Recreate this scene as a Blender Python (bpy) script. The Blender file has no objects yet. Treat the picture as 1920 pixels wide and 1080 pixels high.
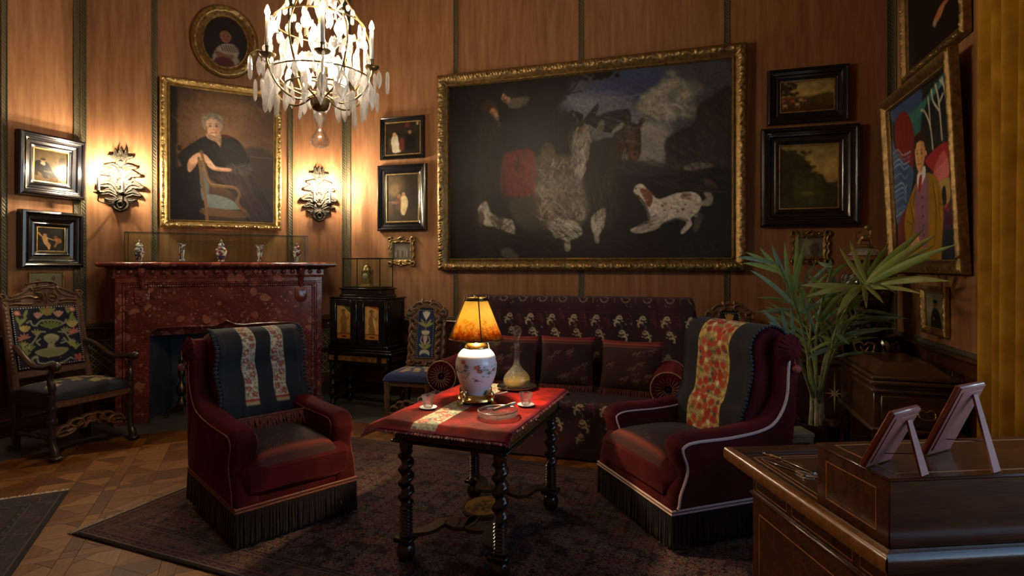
import bpy, math, random
import numpy as np
from mathutils import Matrix, Vector
random.seed(7); RNG = np.random.default_rng(7)
sc = bpy.context.scene
COL = sc.collection
PI = math.pi

# ------------------------------------------------------------------ camera, world, exposure
EYE = 1.5; FPX = 1060.0; YAW = math.radians(17.2)
cam_d = bpy.data.cameras.new('camera'); cam = bpy.data.objects.new('camera', cam_d); COL.objects.link(cam)
cam.location = (0, 0, EYE); cam.rotation_euler = (PI/2, 0, YAW)
cam_d.sensor_width = 36; cam_d.lens = 36*FPX/1920; cam_d.shift_y = -40/1920; cam_d.clip_start = 0.05
sc.camera = cam
sc.view_settings.view_transform = 'Standard'; sc.view_settings.look = 'None'
sc.view_settings.gamma = 1; sc.view_settings.use_curve_mapping = False
sc.view_settings.exposure = EXPO = 0.38
BULB_SCONCE, BULB_CHAND, BULB_LAMP, DAY = 3600.0, 520.0, 1350.0, 15.0
LAMP_COL = (1.0, 0.79, 0.53)
world = bpy.data.worlds.new('sky'); sc.world = world; world.use_nodes = True
wn = world.node_tree.nodes; bgn = wn['Background']
sky = wn.new('ShaderNodeTexSky'); sky.sky_type = 'HOSEK_WILKIE'; sky.turbidity = 6; sky.sun_direction = (-0.5, 0.3, 0.6)
world.node_tree.links.new(sky.outputs[0], bgn.inputs[0]); bgn.inputs[1].default_value = DAY
try:
    sc.cycles.caustics_reflective = False; sc.cycles.caustics_refractive = False
    sc.cycles.sample_clamp_indirect = 3.0; sc.cycles.use_denoising = True
    sc.cycles.max_bounces = 10; sc.cycles.transparent_max_bounces = 16
except Exception:
    pass
# daylight enters through the real window opening of the right wall; the portal only guides sampling
pd = bpy.data.lights.new('window_portal', 'AREA'); pd.shape = 'RECTANGLE'; pd.size = 2.3; pd.size_y = 2.4
pd.cycles.is_portal = True
po = bpy.data.objects.new('window_portal', pd); COL.objects.link(po); po.location = (1.95, 1.9, 1.95); po.rotation_euler = (0, PI/2, 0)

def P(px, py, z):          # a point of the room from its place in the picture and its depth in metres
    a = (px-960)/FPX*z; b = -(py-500)/FPX*z
    c, s = math.cos(YAW), math.sin(YAW)
    return Vector((a*c - z*s, a*s + z*c, EYE+b))

# ------------------------------------------------------------------ colours and materials
def lin(c):
    if isinstance(c, str):
        c = [int(c[i:i+2], 16)/255 for i in (0, 2, 4)]
        return tuple(x/12.92 if x <= .04045 else ((x+.055)/1.055)**2.4 for x in c)
    return tuple(c)
class NT:
    def __init__(s, name):
        s.m = bpy.data.materials.new(name); s.m.use_nodes = True
        s.t = s.m.node_tree; s.b = s.t.nodes['Principled BSDF']; s.out = s.t.nodes['Material Output']
    def n(s, typ, **kw):
        nd = s.t.nodes.new('ShaderNode'+typ)
        for k, v in kw.items():
            if k.startswith('i_'):
                key = k[2:]; key = int(key) if key.isdigit() else key.replace('_', ' ')
                if hasattr(v, 'is_output') or hasattr(v, 'links'): s.t.links.new(v, nd.inputs[key])
                else: nd.inputs[key].default_value = v
            else: setattr(nd, k, v)
        return nd
    def l(s, a, b): s.t.links.new(a, b)
    def coord(s, scale=(1, 1, 1), rot=(0, 0, 0), kind='Object'):
        tc = s.n('TexCoord'); mp = s.n('Mapping'); s.l(tc.outputs[kind], mp.inputs[0])
        mp.inputs['Scale'].default_value = scale; mp.inputs['Rotation'].default_value = rot
        return mp.outputs[0]
    def ramp(s, fac, stops, interp='LINEAR'):
        r = s.n('ValToRGB'); r.color_ramp.interpolation = interp
        e = r.color_ramp.elements
        while len(e) < len(stops): e.new(.5)
        for q, (p, c) in zip(e, stops):
            q.position = p; q.color = (*lin(c), 1)
        s.l(fac, r.inputs[0]); return r.outputs[0]
    def mix(s, fac, a, b, mode='MIX'):
        m = s.n('MixRGB', blend_type=mode)
        for sock, v in zip(m.inputs, (fac, a, b)):
            if hasattr(v, 'links'): s.l(v, sock)
            elif isinstance(v, (int, float)): sock.default_value = v
            else: sock.default_value = (*lin(v), 1)
        return m.outputs[0]
    def math(s, op, a, b=0.0, c=0.0):
        m = s.n('Math', operation=op)
        for sock, v in zip(m.inputs, (a, b, c)):
            if hasattr(v, 'links'): s.l(v, sock)
            else: sock.default_value = v
        return m.outputs[0]
    def noise(s, vec, scale, detail=4, rough=.55):
        n = s.n('TexNoise'); n.inputs['Scale'].default_value = scale; n.inputs['Detail'].default_value = detail
        n.inputs['Roughness'].default_value = rough; s.l(vec, n.inputs['Vector']); return n.outputs['Fac']
    def bump(s, h, strength=.3, dist=.01):
        b = s.n('Bump'); b.inputs['Strength'].default_value = strength; b.inputs['Distance'].default_value = dist
        s.l(h, b.inputs['Height']); s.l(b.outputs[0], s.b.inputs['Normal'])
    def fin(s, col=None, rough=.5, metal=0, coat=0, sheen=0, spec=.5, **kw):
        b = s.b
        if col is not None:
            if hasattr(col, 'links'): s.l(col, b.inputs['Base Color'])
            else: b.inputs['Base Color'].default_value = (*lin(col), 1)
        if hasattr(rough, 'links'): s.l(rough, b.inputs['Roughness'])
        else: b.inputs['Roughness'].default_value = rough
        b.inputs['Metallic'].default_value = metal; b.inputs['Coat Weight'].default_value = coat
        b.inputs['Coat Roughness'].default_value = .15
        b.inputs['Sheen Weight'].default_value = sheen; b.inputs['Sheen Roughness'].default_value = .35
        b.inputs['Specular IOR Level'].default_value = spec
        for k, v in kw.items(): b.inputs[k.replace('_', ' ')].default_value = v
        return s.m
def simple(name, col, rough=.5, metal=0, var=.25, scale=12, stretch=(1, 1, 1), bump=0, bscale=60, **kw):
    t = NT(name); v = t.coord(stretch)
    c = lin(col); lo = tuple(x*(1-var) for x in c); hi = tuple(min(1, x*(1+var)) for x in c)
    f = t.noise(v, scale)
    cc = t.ramp(f, [(.3, lo), (.7, hi)])
    if bump: t.bump(t.noise(v, bscale, 5), bump)
    return t.fin(cc, rough, metal, **kw)
def wood(name, c1, c2, rough=.35, scale=3, axis='x', coat=.3, bump=.05):
    t = NT(name); st = {'x': (1, 9, 9), 'y': (9, 1, 9), 'z': (9, 9, 1)}[axis]
    v = t.coord(st); f = t.noise(v, scale, 6, .6); g = t.noise(v, scale*6, 3)
    c = t.ramp(t.math('ADD', t.math('MULTIPLY', f, .75), t.math('MULTIPLY', g, .25)), [(.3, c1), (.68, c2)])
    t.bump(g, bump); return t.fin(c, rough, coat=coat)
def attr_mat(name, rough=.5, gain=1.0, coat=0, sheen=0, bump=0, bscale=300, spec=.5, metal=0):
    t = NT(name); a = t.n('VertexColor', layer_name='Col'); c = a.outputs[0]
    if gain != 1:
        c = t.mix(1.0, c, (gain,)*3, 'MULTIPLY')
    if bump: t.bump(t.noise(t.coord(), bscale, 3), bump, .004)
    return t.fin(c, rough, metal, coat=coat, sheen=sheen, spec=spec)
def velvet(name, c1, c2, sheen=.6):
    t = NT(name); v = t.coord(); f = t.noise(v, 5, 3); g = t.noise(v, 400, 2)
    c = t.ramp(f, [(.35, c1), (.7, c2)]); t.bump(g, .25, .003)
    m = t.fin(c, .85, sheen=sheen, spec=.15); t.b.inputs['Sheen Tint'].default_value = (*[min(1, x*3+.05) for x in lin(c2)], 1); return m
def emit(name, col, strength):
    t = NT(name); e = t.n('Emission'); e.inputs[0].default_value = (*col, 1); e.inputs[1].default_value = strength
    t.l(e.outputs[0], t.out.inputs[0]); return t.m
def glass(name, col=(1, 1, 1), rough=.02, mixw=0.0, thin=False, clear=.35):
    t = NT(name)
    if thin:      # pane: mostly clear with a mirror reflection that grows towards grazing angles
        tr = t.n('BsdfTransparent'); tr.inputs[0].default_value = (*col, 1); gl = t.n('BsdfGlossy'); gl.inputs['Roughness'].default_value = .03
        lw = t.n('LayerWeight'); fac = t.math('ADD', t.math('MULTIPLY', t.math('POWER', lw.outputs['Facing'], 4.0), .5), .025)
        mx = t.n('MixShader'); t.l(fac, mx.inputs[0]); t.l(tr.outputs[0], mx.inputs[1]); t.l(gl.outputs[0], mx.inputs[2])
        t.l(mx.outputs[0], t.out.inputs[0]); return t.m
    t.fin(col, rough, Transmission_Weight=1.0, IOR=1.48)
    tr = t.n('BsdfTransparent'); tr.inputs[0].default_value = (*col, 1)
    mx = t.n('MixShader'); mx.inputs[0].default_value = clear
    t.l(t.b.outputs[0], mx.inputs[1]); t.l(tr.outputs[0], mx.inputs[2]); last = mx.outputs[0]
    if mixw:
        d = t.n('BsdfTranslucent'); d2 = t.n('BsdfDiffuse'); a = t.n('AddShader')
        d.inputs[0].default_value = (.5, .5, .5, 1); d2.inputs[0].default_value = (.45, .45, .45, 1)
        t.l(d.outputs[0], a.inputs[0]); t.l(d2.outputs[0], a.inputs[1])
        m2 = t.n('MixShader'); m2.inputs[0].default_value = mixw; t.l(last, m2.inputs[1]); t.l(a.outputs[0], m2.inputs[2]); last = m2.outputs[0]
    t.l(last, t.out.inputs[0]); return t.m

# ------------------------------------------------------------------ mesh builder
class G:
    def __init__(s): s.v = []; s.f = []
    def add(s, v, f, M=None):
        o = len(s.v)
        if M is not None: v = [tuple(M @ Vector(p)) for p in v]
        s.v += [tuple(p) for p in v]; s.f += [tuple(i+o for i in q) for q in f]; return s
    def box(s, c, d, b=0.0, M=None):
        hx, hy, hz = d[0]/2, d[1]/2, d[2]/2; cx, cy, cz = c; b = min(b, hx*.9, hy*.9, hz*.9)
        if b <= 0:
            v = [(cx+x*hx, cy+y*hy, cz+z*hz) for x in (-1, 1) for y in (-1, 1) for z in (-1, 1)]
            return s.add(v, [(0, 1, 3, 2), (4, 6, 7, 5), (0, 4, 5, 1), (2, 3, 7, 6), (0, 2, 6, 4), (1, 5, 7, 3)], M)
        v = []; idx = {}
        for x in (-1, 1):
            for y in (-1, 1):
                for z in (-1, 1):
                    for ax in range(3):
                        e = [hx-b, hy-b, hz-b]; e[ax] += b
                        idx[(x, y, z, ax)] = len(v); v.append((cx+x*e[0], cy+y*e[1], cz+z*e[2]))
        f = []; cyc = [(-1, -1), (1, -1), (1, 1), (-1, 1)]
        for ax in range(3):
            for sg in (-1, 1):
                q = []
                for a, bb in cyc:
                    k = [0, 0, 0]; k[ax] = sg; k[(ax+1) % 3] = a; k[(ax+2) % 3] = bb; q.append(idx[(*k, ax)])
                f.append(q if sg > 0 else q[::-1])
        for ax in range(3):
            a1, a2 = (ax+1) % 3, (ax+2) % 3
            for s1, s2 in cyc:
                k0 = [0, 0, 0]; k0[ax] = -1; k0[a1] = s1; k0[a2] = s2; k1 = list(k0); k1[ax] = 1
                q = [idx[(*k0, a1)], idx[(*k1, a1)], idx[(*k1, a2)], idx[(*k0, a2)]]
                f.append(q[::-1] if s1*s2 > 0 else q)
        for x in (-1, 1):
            for y in (-1, 1):
                for z in (-1, 1):
                    q = [idx[(x, y, z, a)] for a in range(3)]
                    f.append(q if x*y*z > 0 else q[::-1])
        return s.add(v, f, M)
    def lathe(s, prof, n=20, loc=(0, 0, 0), M=None, cap=True, ecc=None, sq=1.0):
        v = []; f = []
        for k, (r, z) in enumerate(prof):
            for i in range(n):
                a = 2*PI*i/n; rr = r if ecc is None else r*ecc(a, z)
                v.append((loc[0]+rr*math.cos(a), loc[1]+rr*math.sin(a)*sq, loc[2]+z))
        for k in range(len(prof)-1):
            for i in range(n):
                j = (i+1) % n; f.append((k*n+i, k*n+j, (k+1)*n+j, (k+1)*n+i))
        if cap:
            if prof[0][0] > 1e-5: f.append(tuple(range(n))[::-1])
            if prof[-1][0] > 1e-5: f.append(tuple((len(prof)-1)*n+i for i in range(n)))
        return s.add(v, f, M)
    def tube(s, pts, r, n=8, M=None, cap=True, flat=1.0):
        pts = [Vector(p) for p in pts]; m = len(pts)
        rs = r if isinstance(r, (list, tuple)) else [r]*m
        v = []; f = []; up = None
        for k, p in enumerate(pts):
            t = (pts[min(k+1, m-1)] - pts[max(k-1, 0)]).normalized()
            if up is None: up = Vector((0, 0, 1)) if abs(t.z) < .9 else Vector((1, 0, 0))
            u = (up - t*up.dot(t)).normalized(); w = t.cross(u); up = u
            for i in range(n):
                a = 2*PI*i/n; v.append(p + u*math.cos(a)*rs[k]*flat + w*math.sin(a)*rs[k])
        for k in range(m-1):
            for i in range(n):
                j = (i+1) % n; f.append((k*n+i, k*n+j, (k+1)*n+j, (k+1)*n+i))
        if cap: f += [tuple(range(n))[::-1], tuple((m-1)*n+i for i in range(n))]
        return s.add(v, f, M)
    def prism(s, out, y0, y1, M=None, b=0.0):     # outline in x,z (counter-clockwise seen from -y), thickness along y
        n = len(out); rings = []
        if b > 0: rings = [(inset(out, b), y0), (inset(out, b*.3), y0+b*.3), (out, y0+b), (out, y1-b), (inset(out, b*.3), y1-b*.3), (inset(out, b), y1)]
        else: rings = [(out, y0), (out, y1)]
        v = []; f = []
        for o, y in rings: v += [(p[0], y, p[1]) for p in o]
        for k in range(len(rings)-1):
            for i in range(n):
                j = (i+1) % n; f.append((k*n+i, (k+1)*n+i, (k+1)*n+j, k*n+j))
        f += [tuple(range(n)), tuple((len(rings)-1)*n+i for i in range(n))[::-1]]
        return s.add(v, f, M)
    def ball(s, c, r, n=10, M=None, sc=(1, 1, 1)):
        m = max(4, n//2+1)
        prof = [(r*math.sin(PI*k/m), -r*math.cos(PI*k/m)) for k in range(m+1)]; prof[0] = (1e-6, -r); prof[-1] = (1e-6, r)
        T = Matrix.Translation(c) @ Matrix.Diagonal((*sc, 1))
        return s.lathe(prof, n, M=T if M is None else M @ T, cap=False)
    def grid(s, nu, nv, fn, M=None):             # fn(u,v arrays) -> x,y,z
        u, v = np.meshgrid(np.linspace(0, 1, nu+1), np.linspace(0, 1, nv+1))
        x, y, z = fn(u, v); P_ = np.stack([x+0*u, y+0*u, z+0*u], -1).reshape(-1, 3)
        f = [(a*(nu+1)+b, a*(nu+1)+b+1, (a+1)*(nu+1)+b+1, (a+1)*(nu+1)+b) for a in range(nv) for b in range(nu)]
        return s.add(P_.tolist(), f, M)
def inset(out, b):
    n = len(out); r = []
    for i in range(n):
        p0, p, p1 = Vector(out[i-1]), Vector(out[i]), Vector(out[(i+1) % n])
        a = (p-p0); c = (p1-p)
        a = a.normalized() if a.length > 1e-9 else Vector((1, 0)); c = c.normalized() if c.length > 1e-9 else a
        nn = Vector((-a.y, a.x)) + Vector((-c.y, c.x))
        nn = nn.normalized() if nn.length > 1e-6 else Vector((-a.y, a.x))
        q = p + nn*b; r.append((q.x, q.y))
    for _ in range(6):                 # undo edges that turned over in tight corners
        for i in range(n):
            j = (i+1) % n; e = (r[j][0]-r[i][0])*(out[j][0]-out[i][0])+(r[j][1]-r[i][1])*(out[j][1]-out[i][1])
            if e < 0: m = ((r[i][0]+r[j][0])/2, (r[i][1]+r[j][1])/2); r[i] = r[j] = m
    return r
def smooth_pts(pts, n=6, closed=False):
    pts = [np.array(p, float) for p in pts]; m = len(pts); out = []
    rng = range(m) if closed else range(m-1)
    for i in rng:
        if closed: p0, p1, p2, p3 = pts[i-1], pts[i], pts[(i+1) % m], pts[(i+2) % m]
        else: p0, p1, p2, p3 = pts[max(i-1, 0)], pts[i], pts[i+1], pts[min(i+2, m-1)]
        for k in range(n):
            t = k/n; out.append(.5*((2*p1)+(p2-p0)*t+(2*p0-5*p1+4*p2-p3)*t*t+(3*p1-p0-3*p2+p3)*t**3))
    if not closed: out.append(pts[-1])
    return [tuple(p) for p in out]
def link(name, data, parent=None):
    o = bpy.data.objects.new(name, data); COL.objects.link(o)
    if parent is not None: o.parent = parent
    return o
def obj(name, g, mat, parent=None, sharp=40, col=None, kind=None, label=None, flip=False):
    me = bpy.data.meshes.new(name); me.from_pydata(g.v, [], g.f)
    if flip: me.flip_normals()
    me.materials.append(mat)
    if sharp:
        me.polygons.foreach_set('use_smooth', [True]*len(me.polygons)); me.set_sharp_from_angle(angle=math.radians(sharp))
    if col is not None:
        a = me.color_attributes.new('Col', 'FLOAT_COLOR', 'POINT')
        c4 = np.ones((len(me.vertices), 4), np.float32); c4[:, :3] = col; a.data.foreach_set('color', c4.ravel())
    me.update()
    o = link(name, me, parent)
    if kind: o['kind'] = kind
    if label: o['label'] = label
    return o
def fixn(o):
    import bmesh
    bm = bmesh.new(); bm.from_mesh(o.data); bmesh.ops.recalc_face_normals(bm, faces=bm.faces); bm.to_mesh(o.data); bm.free(); return o
def tag(o, label, cat, group=None):
    o['label'] = label; o['category'] = cat
    if group: o['group'] = group
    return o
def thing(name, label, cat, loc=(0, 0, 0), rz=0.0, group=None):
    o = link(name, None); o.location = loc; o.rotation_euler = (0, 0, rz); o.empty_display_size = .1
    return tag(o, label, cat, group)
def struct(name, g, mat, parent=None, **kw):
    o = obj(name, g, mat, parent, **kw)
    if parent is None: o['kind'] = 'structure'
    return o
def dup(o, parent=None, loc=None, rz=None, label=None):
    c = o.copy(); COL.objects.link(c); c.parent = parent
    if loc is not None: c.location = loc
    if rz is not None: c.rotation_euler = (0, 0, rz)
    if label: c['label'] = label
    for ch in list(o.children): dup(ch, c)
    return c

# ------------------------------------------------------------------ flat picture content and carved relief, drawn into arrays
def vnoise(h, w, sc_, seed=0, oct=3):
    r = np.random.default_rng(seed); out = np.zeros((h, w)); amp = 1.; tot = 0
    for k in range(oct):
        gh, gw = max(2, int(h/sc_)+2), max(2, int(w/sc_)+2); g = r.random((gh, gw))
        y = np.linspace(0, gh-1.001, h); x = np.linspace(0, gw-1.001, w); yi = y.astype(int); xi = x.astype(int)
        fy = (y-yi)[:, None]; fx = (x-xi)[None]; fy = fy*fy*(3-2*fy); fx = fx*fx*(3-2*fx)
        a = g[yi][:, xi]; b = g[yi][:, xi+1]; c = g[yi+1][:, xi]; d = g[yi+1][:, xi+1]
        out += amp*((a*(1-fx)+b*fx)*(1-fy)+(c*(1-fx)+d*fx)*fy); tot += amp; amp *= .55; sc_ = max(1.5, sc_/2)
    return out/tot
class Cv:
    def __init__(s, w, h, bg='000000', quad=None, box=None):
        s.w, s.h = w, h; s.a = np.ones((h, w, 3))*s.c(bg); s.z = np.zeros((h, w))
        if quad is None:
            x0, y0, x1, y1 = box or (0, 0, 1, 1); quad = [(x0, y0), (x1, y0), (x1, y1), (x0, y1)]
        A = []; B = []
        for (x, y), (u, v) in zip(quad, [(0, 0), (w, 0), (w, h), (0, h)]):
            A += [[x, y, 1, 0, 0, 0, -u*x, -u*y], [0, 0, 0, x, y, 1, -v*x, -v*y]]; B += [u, v]
        s.H = np.append(np.linalg.solve(np.array(A, float), np.array(B, float)), 1).reshape(3, 3)
        q = np.array(quad, float); area = .5*abs(sum(q[i-1][0]*q[i][1]-q[i][0]*q[i-1][1] for i in range(4)))
        s.k = math.sqrt(w*h/area)
    def c(s, x): return np.array([int(x[i:i+2], 16)/255 for i in (0, 2, 4)]) if isinstance(x, str) else np.array(x, float)
    def T(s, pts):
        p = np.array([(x, y, 1) for x, y in pts], float) @ s.H.T; return p[:, :2]/p[:, 2:]
    def cov(s, pts, closed, width, soft):
        q = s.T(pts); soft = max(.8, soft*s.k); wd = width*s.k; pad = soft+wd+1
        x0, y0 = np.floor(q.min(0)-pad).astype(int); x1, y1 = np.ceil(q.max(0)+pad).astype(int)
        x0, y0 = max(0, x0), max(0, y0); x1, y1 = min(s.w, x1), min(s.h, y1)
        if x1 <= x0 or y1 <= y0: return None
        X, Y = np.meshgrid(np.arange(x0, x1)+.5, np.arange(y0, y1)+.5); D = np.full(X.shape, 1e9); ins = np.zeros(X.shape, bool)
        n = len(q)
        for i in range(n if closed else n-1):
            ax, ay = q[i]; bx, by = q[(i+1) % n]; dx, dy = bx-ax, by-ay; L = dx*dx+dy*dy+1e-12
            t = np.clip(((X-ax)*dx+(Y-ay)*dy)/L, 0, 1); D = np.minimum(D, np.hypot(X-ax-t*dx, Y-ay-t*dy))
            if closed and ay != by: ins ^= ((ay > Y) != (by > Y)) & (X < dx*(Y-ay)/dy+ax)
        sd = np.where(ins, -D, D) if closed else D-wd
        return (slice(y0, y1), slice(x0, x1)), np.clip(.5-sd/soft, 0, 1), D, wd
    def put(s, r, col, a):
        if r is None: return s
        sl, cv = r[0], (r[1]*a)[..., None]; s.a[sl] = s.a[sl]*(1-cv)+s.c(col)*cv; return s
    def poly(s, pts, col, a=1, soft=0, sm=True): return s.put(s.cov(smooth_pts(pts, 5, True) if sm else pts, True, 0, soft), col, a)
    def line(s, pts, wd, col, a=1, soft=0, sm=True): return s.put(s.cov(smooth_pts(pts, 5) if sm and len(pts) > 2 else pts, False, wd/2, soft), col, a)
    def ell(s, x, y, rx, ry, col, a=1, soft=0, rot=0):
        c, n = math.cos(rot), math.sin(rot)
        return s.poly([(x+rx*math.cos(t)*c-ry*math.sin(t)*n, y+rx*math.cos(t)*n+ry*math.sin(t)*c) for t in np.linspace(0, 2*PI, 20, endpoint=False)], col, a, soft, False)
    def rect(s, x0, y0, x1, y1, col, a=1, soft=0): return s.poly([(x0, y0), (x1, y0), (x1, y1), (x0, y1)], col, a, soft, False)
    def dabs(s, n, pts, cols, L, wd, ang, spread=.5, a=.7, seed=0):      # brush strokes scattered inside an outline
        r = random.Random(seed); p = np.array(pts, float); lo, hi = p.min(0), p.max(0); k = 0; t = 0; m = len(p)
        while k < n and t < n*12:
            t += 1; x, y = r.uniform(lo[0], hi[0]), r.uniform(lo[1], hi[1]); ins = False
            for i in range(m):
                (x0, y0), (x1, y1) = p[i-1], p[i]
                if (y0 > y) != (y1 > y) and x < (x1-x0)*(y-y0)/(y1-y0)+x0: ins = not ins
            if not ins: continue
            k += 1; q = ang+r.uniform(-spread, spread); l = L*r.uniform(.5, 1.3)/2; c = r.uniform(-.25, .25)*l
            s.line([(x-l*math.cos(q), y-l*math.sin(q)), (x-c*math.sin(q), y+c*math.cos(q)), (x+l*math.cos(q), y+l*math.sin(q))], wd*r.uniform(.6, 1.3), r.choice(cols), a*r.uniform(.5, 1), wd*.5)
        return s
    def vgrad(s, stops):
        t = np.linspace(0, 1, s.h); s.a[:] = np.stack([np.interp(t, [p for p, _ in stops], [s.c(c)[i] for _, c in stops]) for i in range(3)], -1)[:, None]; return s
    def mott(s, amp=.15, scale=12, seed=1): s.a *= (1+amp*2*(vnoise(s.h, s.w, scale, seed)-.5))[..., None]; return s
    def hz(s, pts, wd, h, closed=False, sm=True):          # carve: a rounded ridge (line) or a raised field (closed)
        p = smooth_pts(pts, 5, closed) if sm and len(pts) > 2 else pts
        r = s.cov(p, closed, 0 if closed else wd/2, 0)
        if r is None: return s
        sl, cv, D, w = r
        val = h*np.sqrt(np.clip(1-(D/max(w, .5))**2, 0, 1))*(cv > .3) if not closed else h*cv
        s.z[sl] = np.maximum(s.z[sl], val); return s
    def cut(s, pts, sm=True):
        r = s.cov(smooth_pts(pts, 5, True) if sm else pts, True, 0, 0)
        if r: s.z[r[0]] = np.where(r[1] > .5, 0, s.z[r[0]])
        return s
    def lin(s):
        c = np.clip(s.a, 0, 1); return np.where(c <= .04045, c/12.92, ((c+.055)/1.055)**2.4)
    def samp(s, u, v):
        L = s.lin(); x = np.clip(u*s.w-.5, 0, s.w-1.001); y = np.clip(v*s.h-.5, 0, s.h-1.001); xi = x.astype(int); yi = y.astype(int)
        fx = (x-xi)[..., None]; fy = (y-yi)[..., None]; x1 = np.minimum(xi+1, s.w-1); y1 = np.minimum(yi+1, s.h-1)
        return (L[yi, xi]*(1-fx)+L[yi, x1]*fx)*(1-fy)+(L[y1, xi]*(1-fx)+L[y1, x1]*fx)*fy
def art(name, cv, w, h, mat, parent, loc=(0, 0, 0), label=None):      # flat picture, upright in x,z, facing -y, centred on loc
    g = G(); nx, ny = cv.w, cv.h
    g.grid(nx, ny, lambda u, v: ((u-.5)*w+loc[0], loc[1], (.5-v)*h+loc[2]))
    u, v = np.meshgrid(np.linspace(0, 1, nx+1), np.linspace(0, 1, ny+1))
    return obj(name, g, mat, parent, sharp=0, col=cv.samp(u, v).reshape(-1, 3), label=label, flip=True)
def cloth(name, nu, nv, fn, cv, mat, parent=None, thick=0.0, label=None):   # sheet with drawn pattern
    g = G(); g.grid(nu, nv, fn); u, v = np.meshgrid(np.linspace(0, 1, nu+1), np.linspace(0, 1, nv+1))
    o = obj(name, g, mat, parent, sharp=180, col=cv.samp(u, v).reshape(-1, 3), label=label)
    if thick:
        m = o.modifiers.new('thickness', 'SOLIDIFY'); m.thickness = thick; m.offset = 0
    return o
def relief(name, cv, w, h, mat, parent=None, loc=(0, 0, 0), base=.0, scale=1.0, thr=.004, M=None, label=None, g0=None):
    z = cv.z; mk = z > thr; H, W = z.shape
    zp = np.pad(z, 1, mode='edge'); vz = (zp[:-1, :-1]+zp[1:, :-1]+zp[:-1, 1:]+zp[1:, 1:])/4
    X, Y = np.meshgrid(np.linspace(-w/2, w/2, W+1), np.linspace(h/2, -h/2, H+1))
    fr = np.stack([X+loc[0], loc[1]-base-vz*scale, Y+loc[2]], -1).reshape(-1, 3); bk = np.stack([X+loc[0], loc[1]+0*X, Y+loc[2]], -1).reshape(-1, 3)
    N = (H+1)*(W+1); I = np.arange(N).reshape(H+1, W+1)
    a, b, c, d = I[:-1, :-1], I[:-1, 1:], I[1:, 1:], I[1:, :-1]
    F = [np.stack([a, d, c, b], -1)[mk], np.stack([a, b, c, d], -1)[mk]+N]
    pm = np.pad(mk, 1)
    for dy, dx, p, q in ((-1, 0, a, b), (1, 0, c, d), (0, -1, d, a), (0, 1, b, c)):
        e = mk & ~pm[1+dy:1+dy+H, 1+dx:1+dx+W]; F.append(np.stack([p[e], q[e], q[e]+N, p[e]+N], -1))
    F = np.concatenate(F); used = np.unique(F); mp = np.zeros(2*N, int); mp[used] = np.arange(len(used))
    V = np.concatenate([fr, bk])[used]; g = g0 or G(); g.add(V.tolist(), mp[F].tolist(), M)
    return g if name is None else obj(name, g, mat, parent, sharp=60, label=label)
# ------------------------------------------------------------------ shared materials
def fabric_mat():
    t = NT('watered_silk'); v = t.coord((7, 7, .5)); a = t.noise(v, 1.6, 5, .6)
    w = t.coord((1, 1, .12)); b = t.noise(w, 26, 4, .6)
    f = t.math('ADD', t.math('MULTIPLY', a, .55), t.math('MULTIPLY', b, .45))
    c = t.ramp(f, [(.28, (.19, .080, .034)), (.5, (.31, .145, .066)), (.72, (.42, .225, .108))])
    t.bump(t.noise(t.coord((1, 1, .2)), 160, 3), .12, .003)
    return t.fin(c, .65, sheen=.15, spec=.2)
FABRIC = fabric_mat()
MAHOG = wood('mahogany', (.040, .012, .006), (.115, .042, .018), .32, 2.2, 'x')
MAHOGZ = wood('mahogany_upright', (.040, .012, .006), (.115, .042, .018), .32, 2.2, 'z')
WALNUT = wood('carved_walnut', (.085, .044, .021), (.23, .122, .060), .42, 6, 'z', .2)
WALNUTD = wood('dark_walnut', (.022, .010, .006), (.055, .027, .014), .35, 6, 'z', .3)
EBONY = simple('ebony', (.006, .006, .008), .22, 0, .3, 8, coat=.5)
EBONYB = simple('ebonised_wood', (.010, .007, .006), .26, 0, .3, 8, coat=.3)
TURNED = wood('turned_rosewood', (.020, .009, .006), (.050, .022, .013), .2, 6, 'z', .5)
DESKW = wood('desk_mahogany', (.042, .0125, .006), (.120, .041, .016), .26, 2.5, 'x', .3)
DESKE = wood('desk_edge_wood', (.16, .055, .016), (.34, .14, .045), .25, 3, 'x', .5)
INLAY = simple('satinwood_inlay', (.48, .18, .05), .35)
GILT = simple('gilt_carving', (.50, .35, .14), .34, .85, .35, 18, bump=.25, bscale=90)
GILTD = simple('old_gilt', (.30, .20, .080), .4, .8, .45, 26, bump=.35, bscale=70)
BRASS = simple('brass', (.72, .50, .18), .25, 1, .15, 20)
BRASSD = simple('dark_brass', (.10, .075, .03), .3, .9, .4, 30)
SILVER = simple('silver', (.75, .74, .70), .18, 1, .1, 20)
BRAIDM = None
def braid_mat():
    t = NT('green_gold_braid'); v = t.coord((1, 1, 1), (0, .7, 0)); w = t.n('TexWave', i_Scale=14.0, i_Distortion=1.5); t.l(v, w.inputs[0])
    c = t.ramp(w.outputs[1], [(.25, (.050, .042, .020)), (.75, (.105, .086, .042))]); t.bump(w.outputs[1], .5, .006)
    return t.fin(c, .6, sheen=.2)
BRAIDM = braid_mat()
CORD = simple('braid_cord', (.105, .085, .04), .6, 0, .4, 60)
RUBY = velvet('crimson_velvet', (.060, .004, .005), (.135, .010, .010))
WINE = velvet('wine_velvet', (.045, .004, .005), (.098, .009, .010))
SLATE = velvet('slate_blue_velvet', (.010, .013, .019), (.026, .032, .044), .5)
ART = attr_mat('oil_paint', .38, 1.2, coat=.0, bump=.22, bscale=260, spec=.3)
ARTR = attr_mat('brightened_oil_paint', .4, 1.9, bump=.22, bscale=260, spec=.3)  # paint gain raised to stand in for light on the two right-hand landscapes
ARTD = attr_mat('dark_oil_paint', .31, 1.5, bump=.3, bscale=420, spec=.38)
ARTL = attr_mat('darkened_oil_paint', .25, .45, spec=.25)  # paint gain cut to offset the sconce glare on the artist painting
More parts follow.
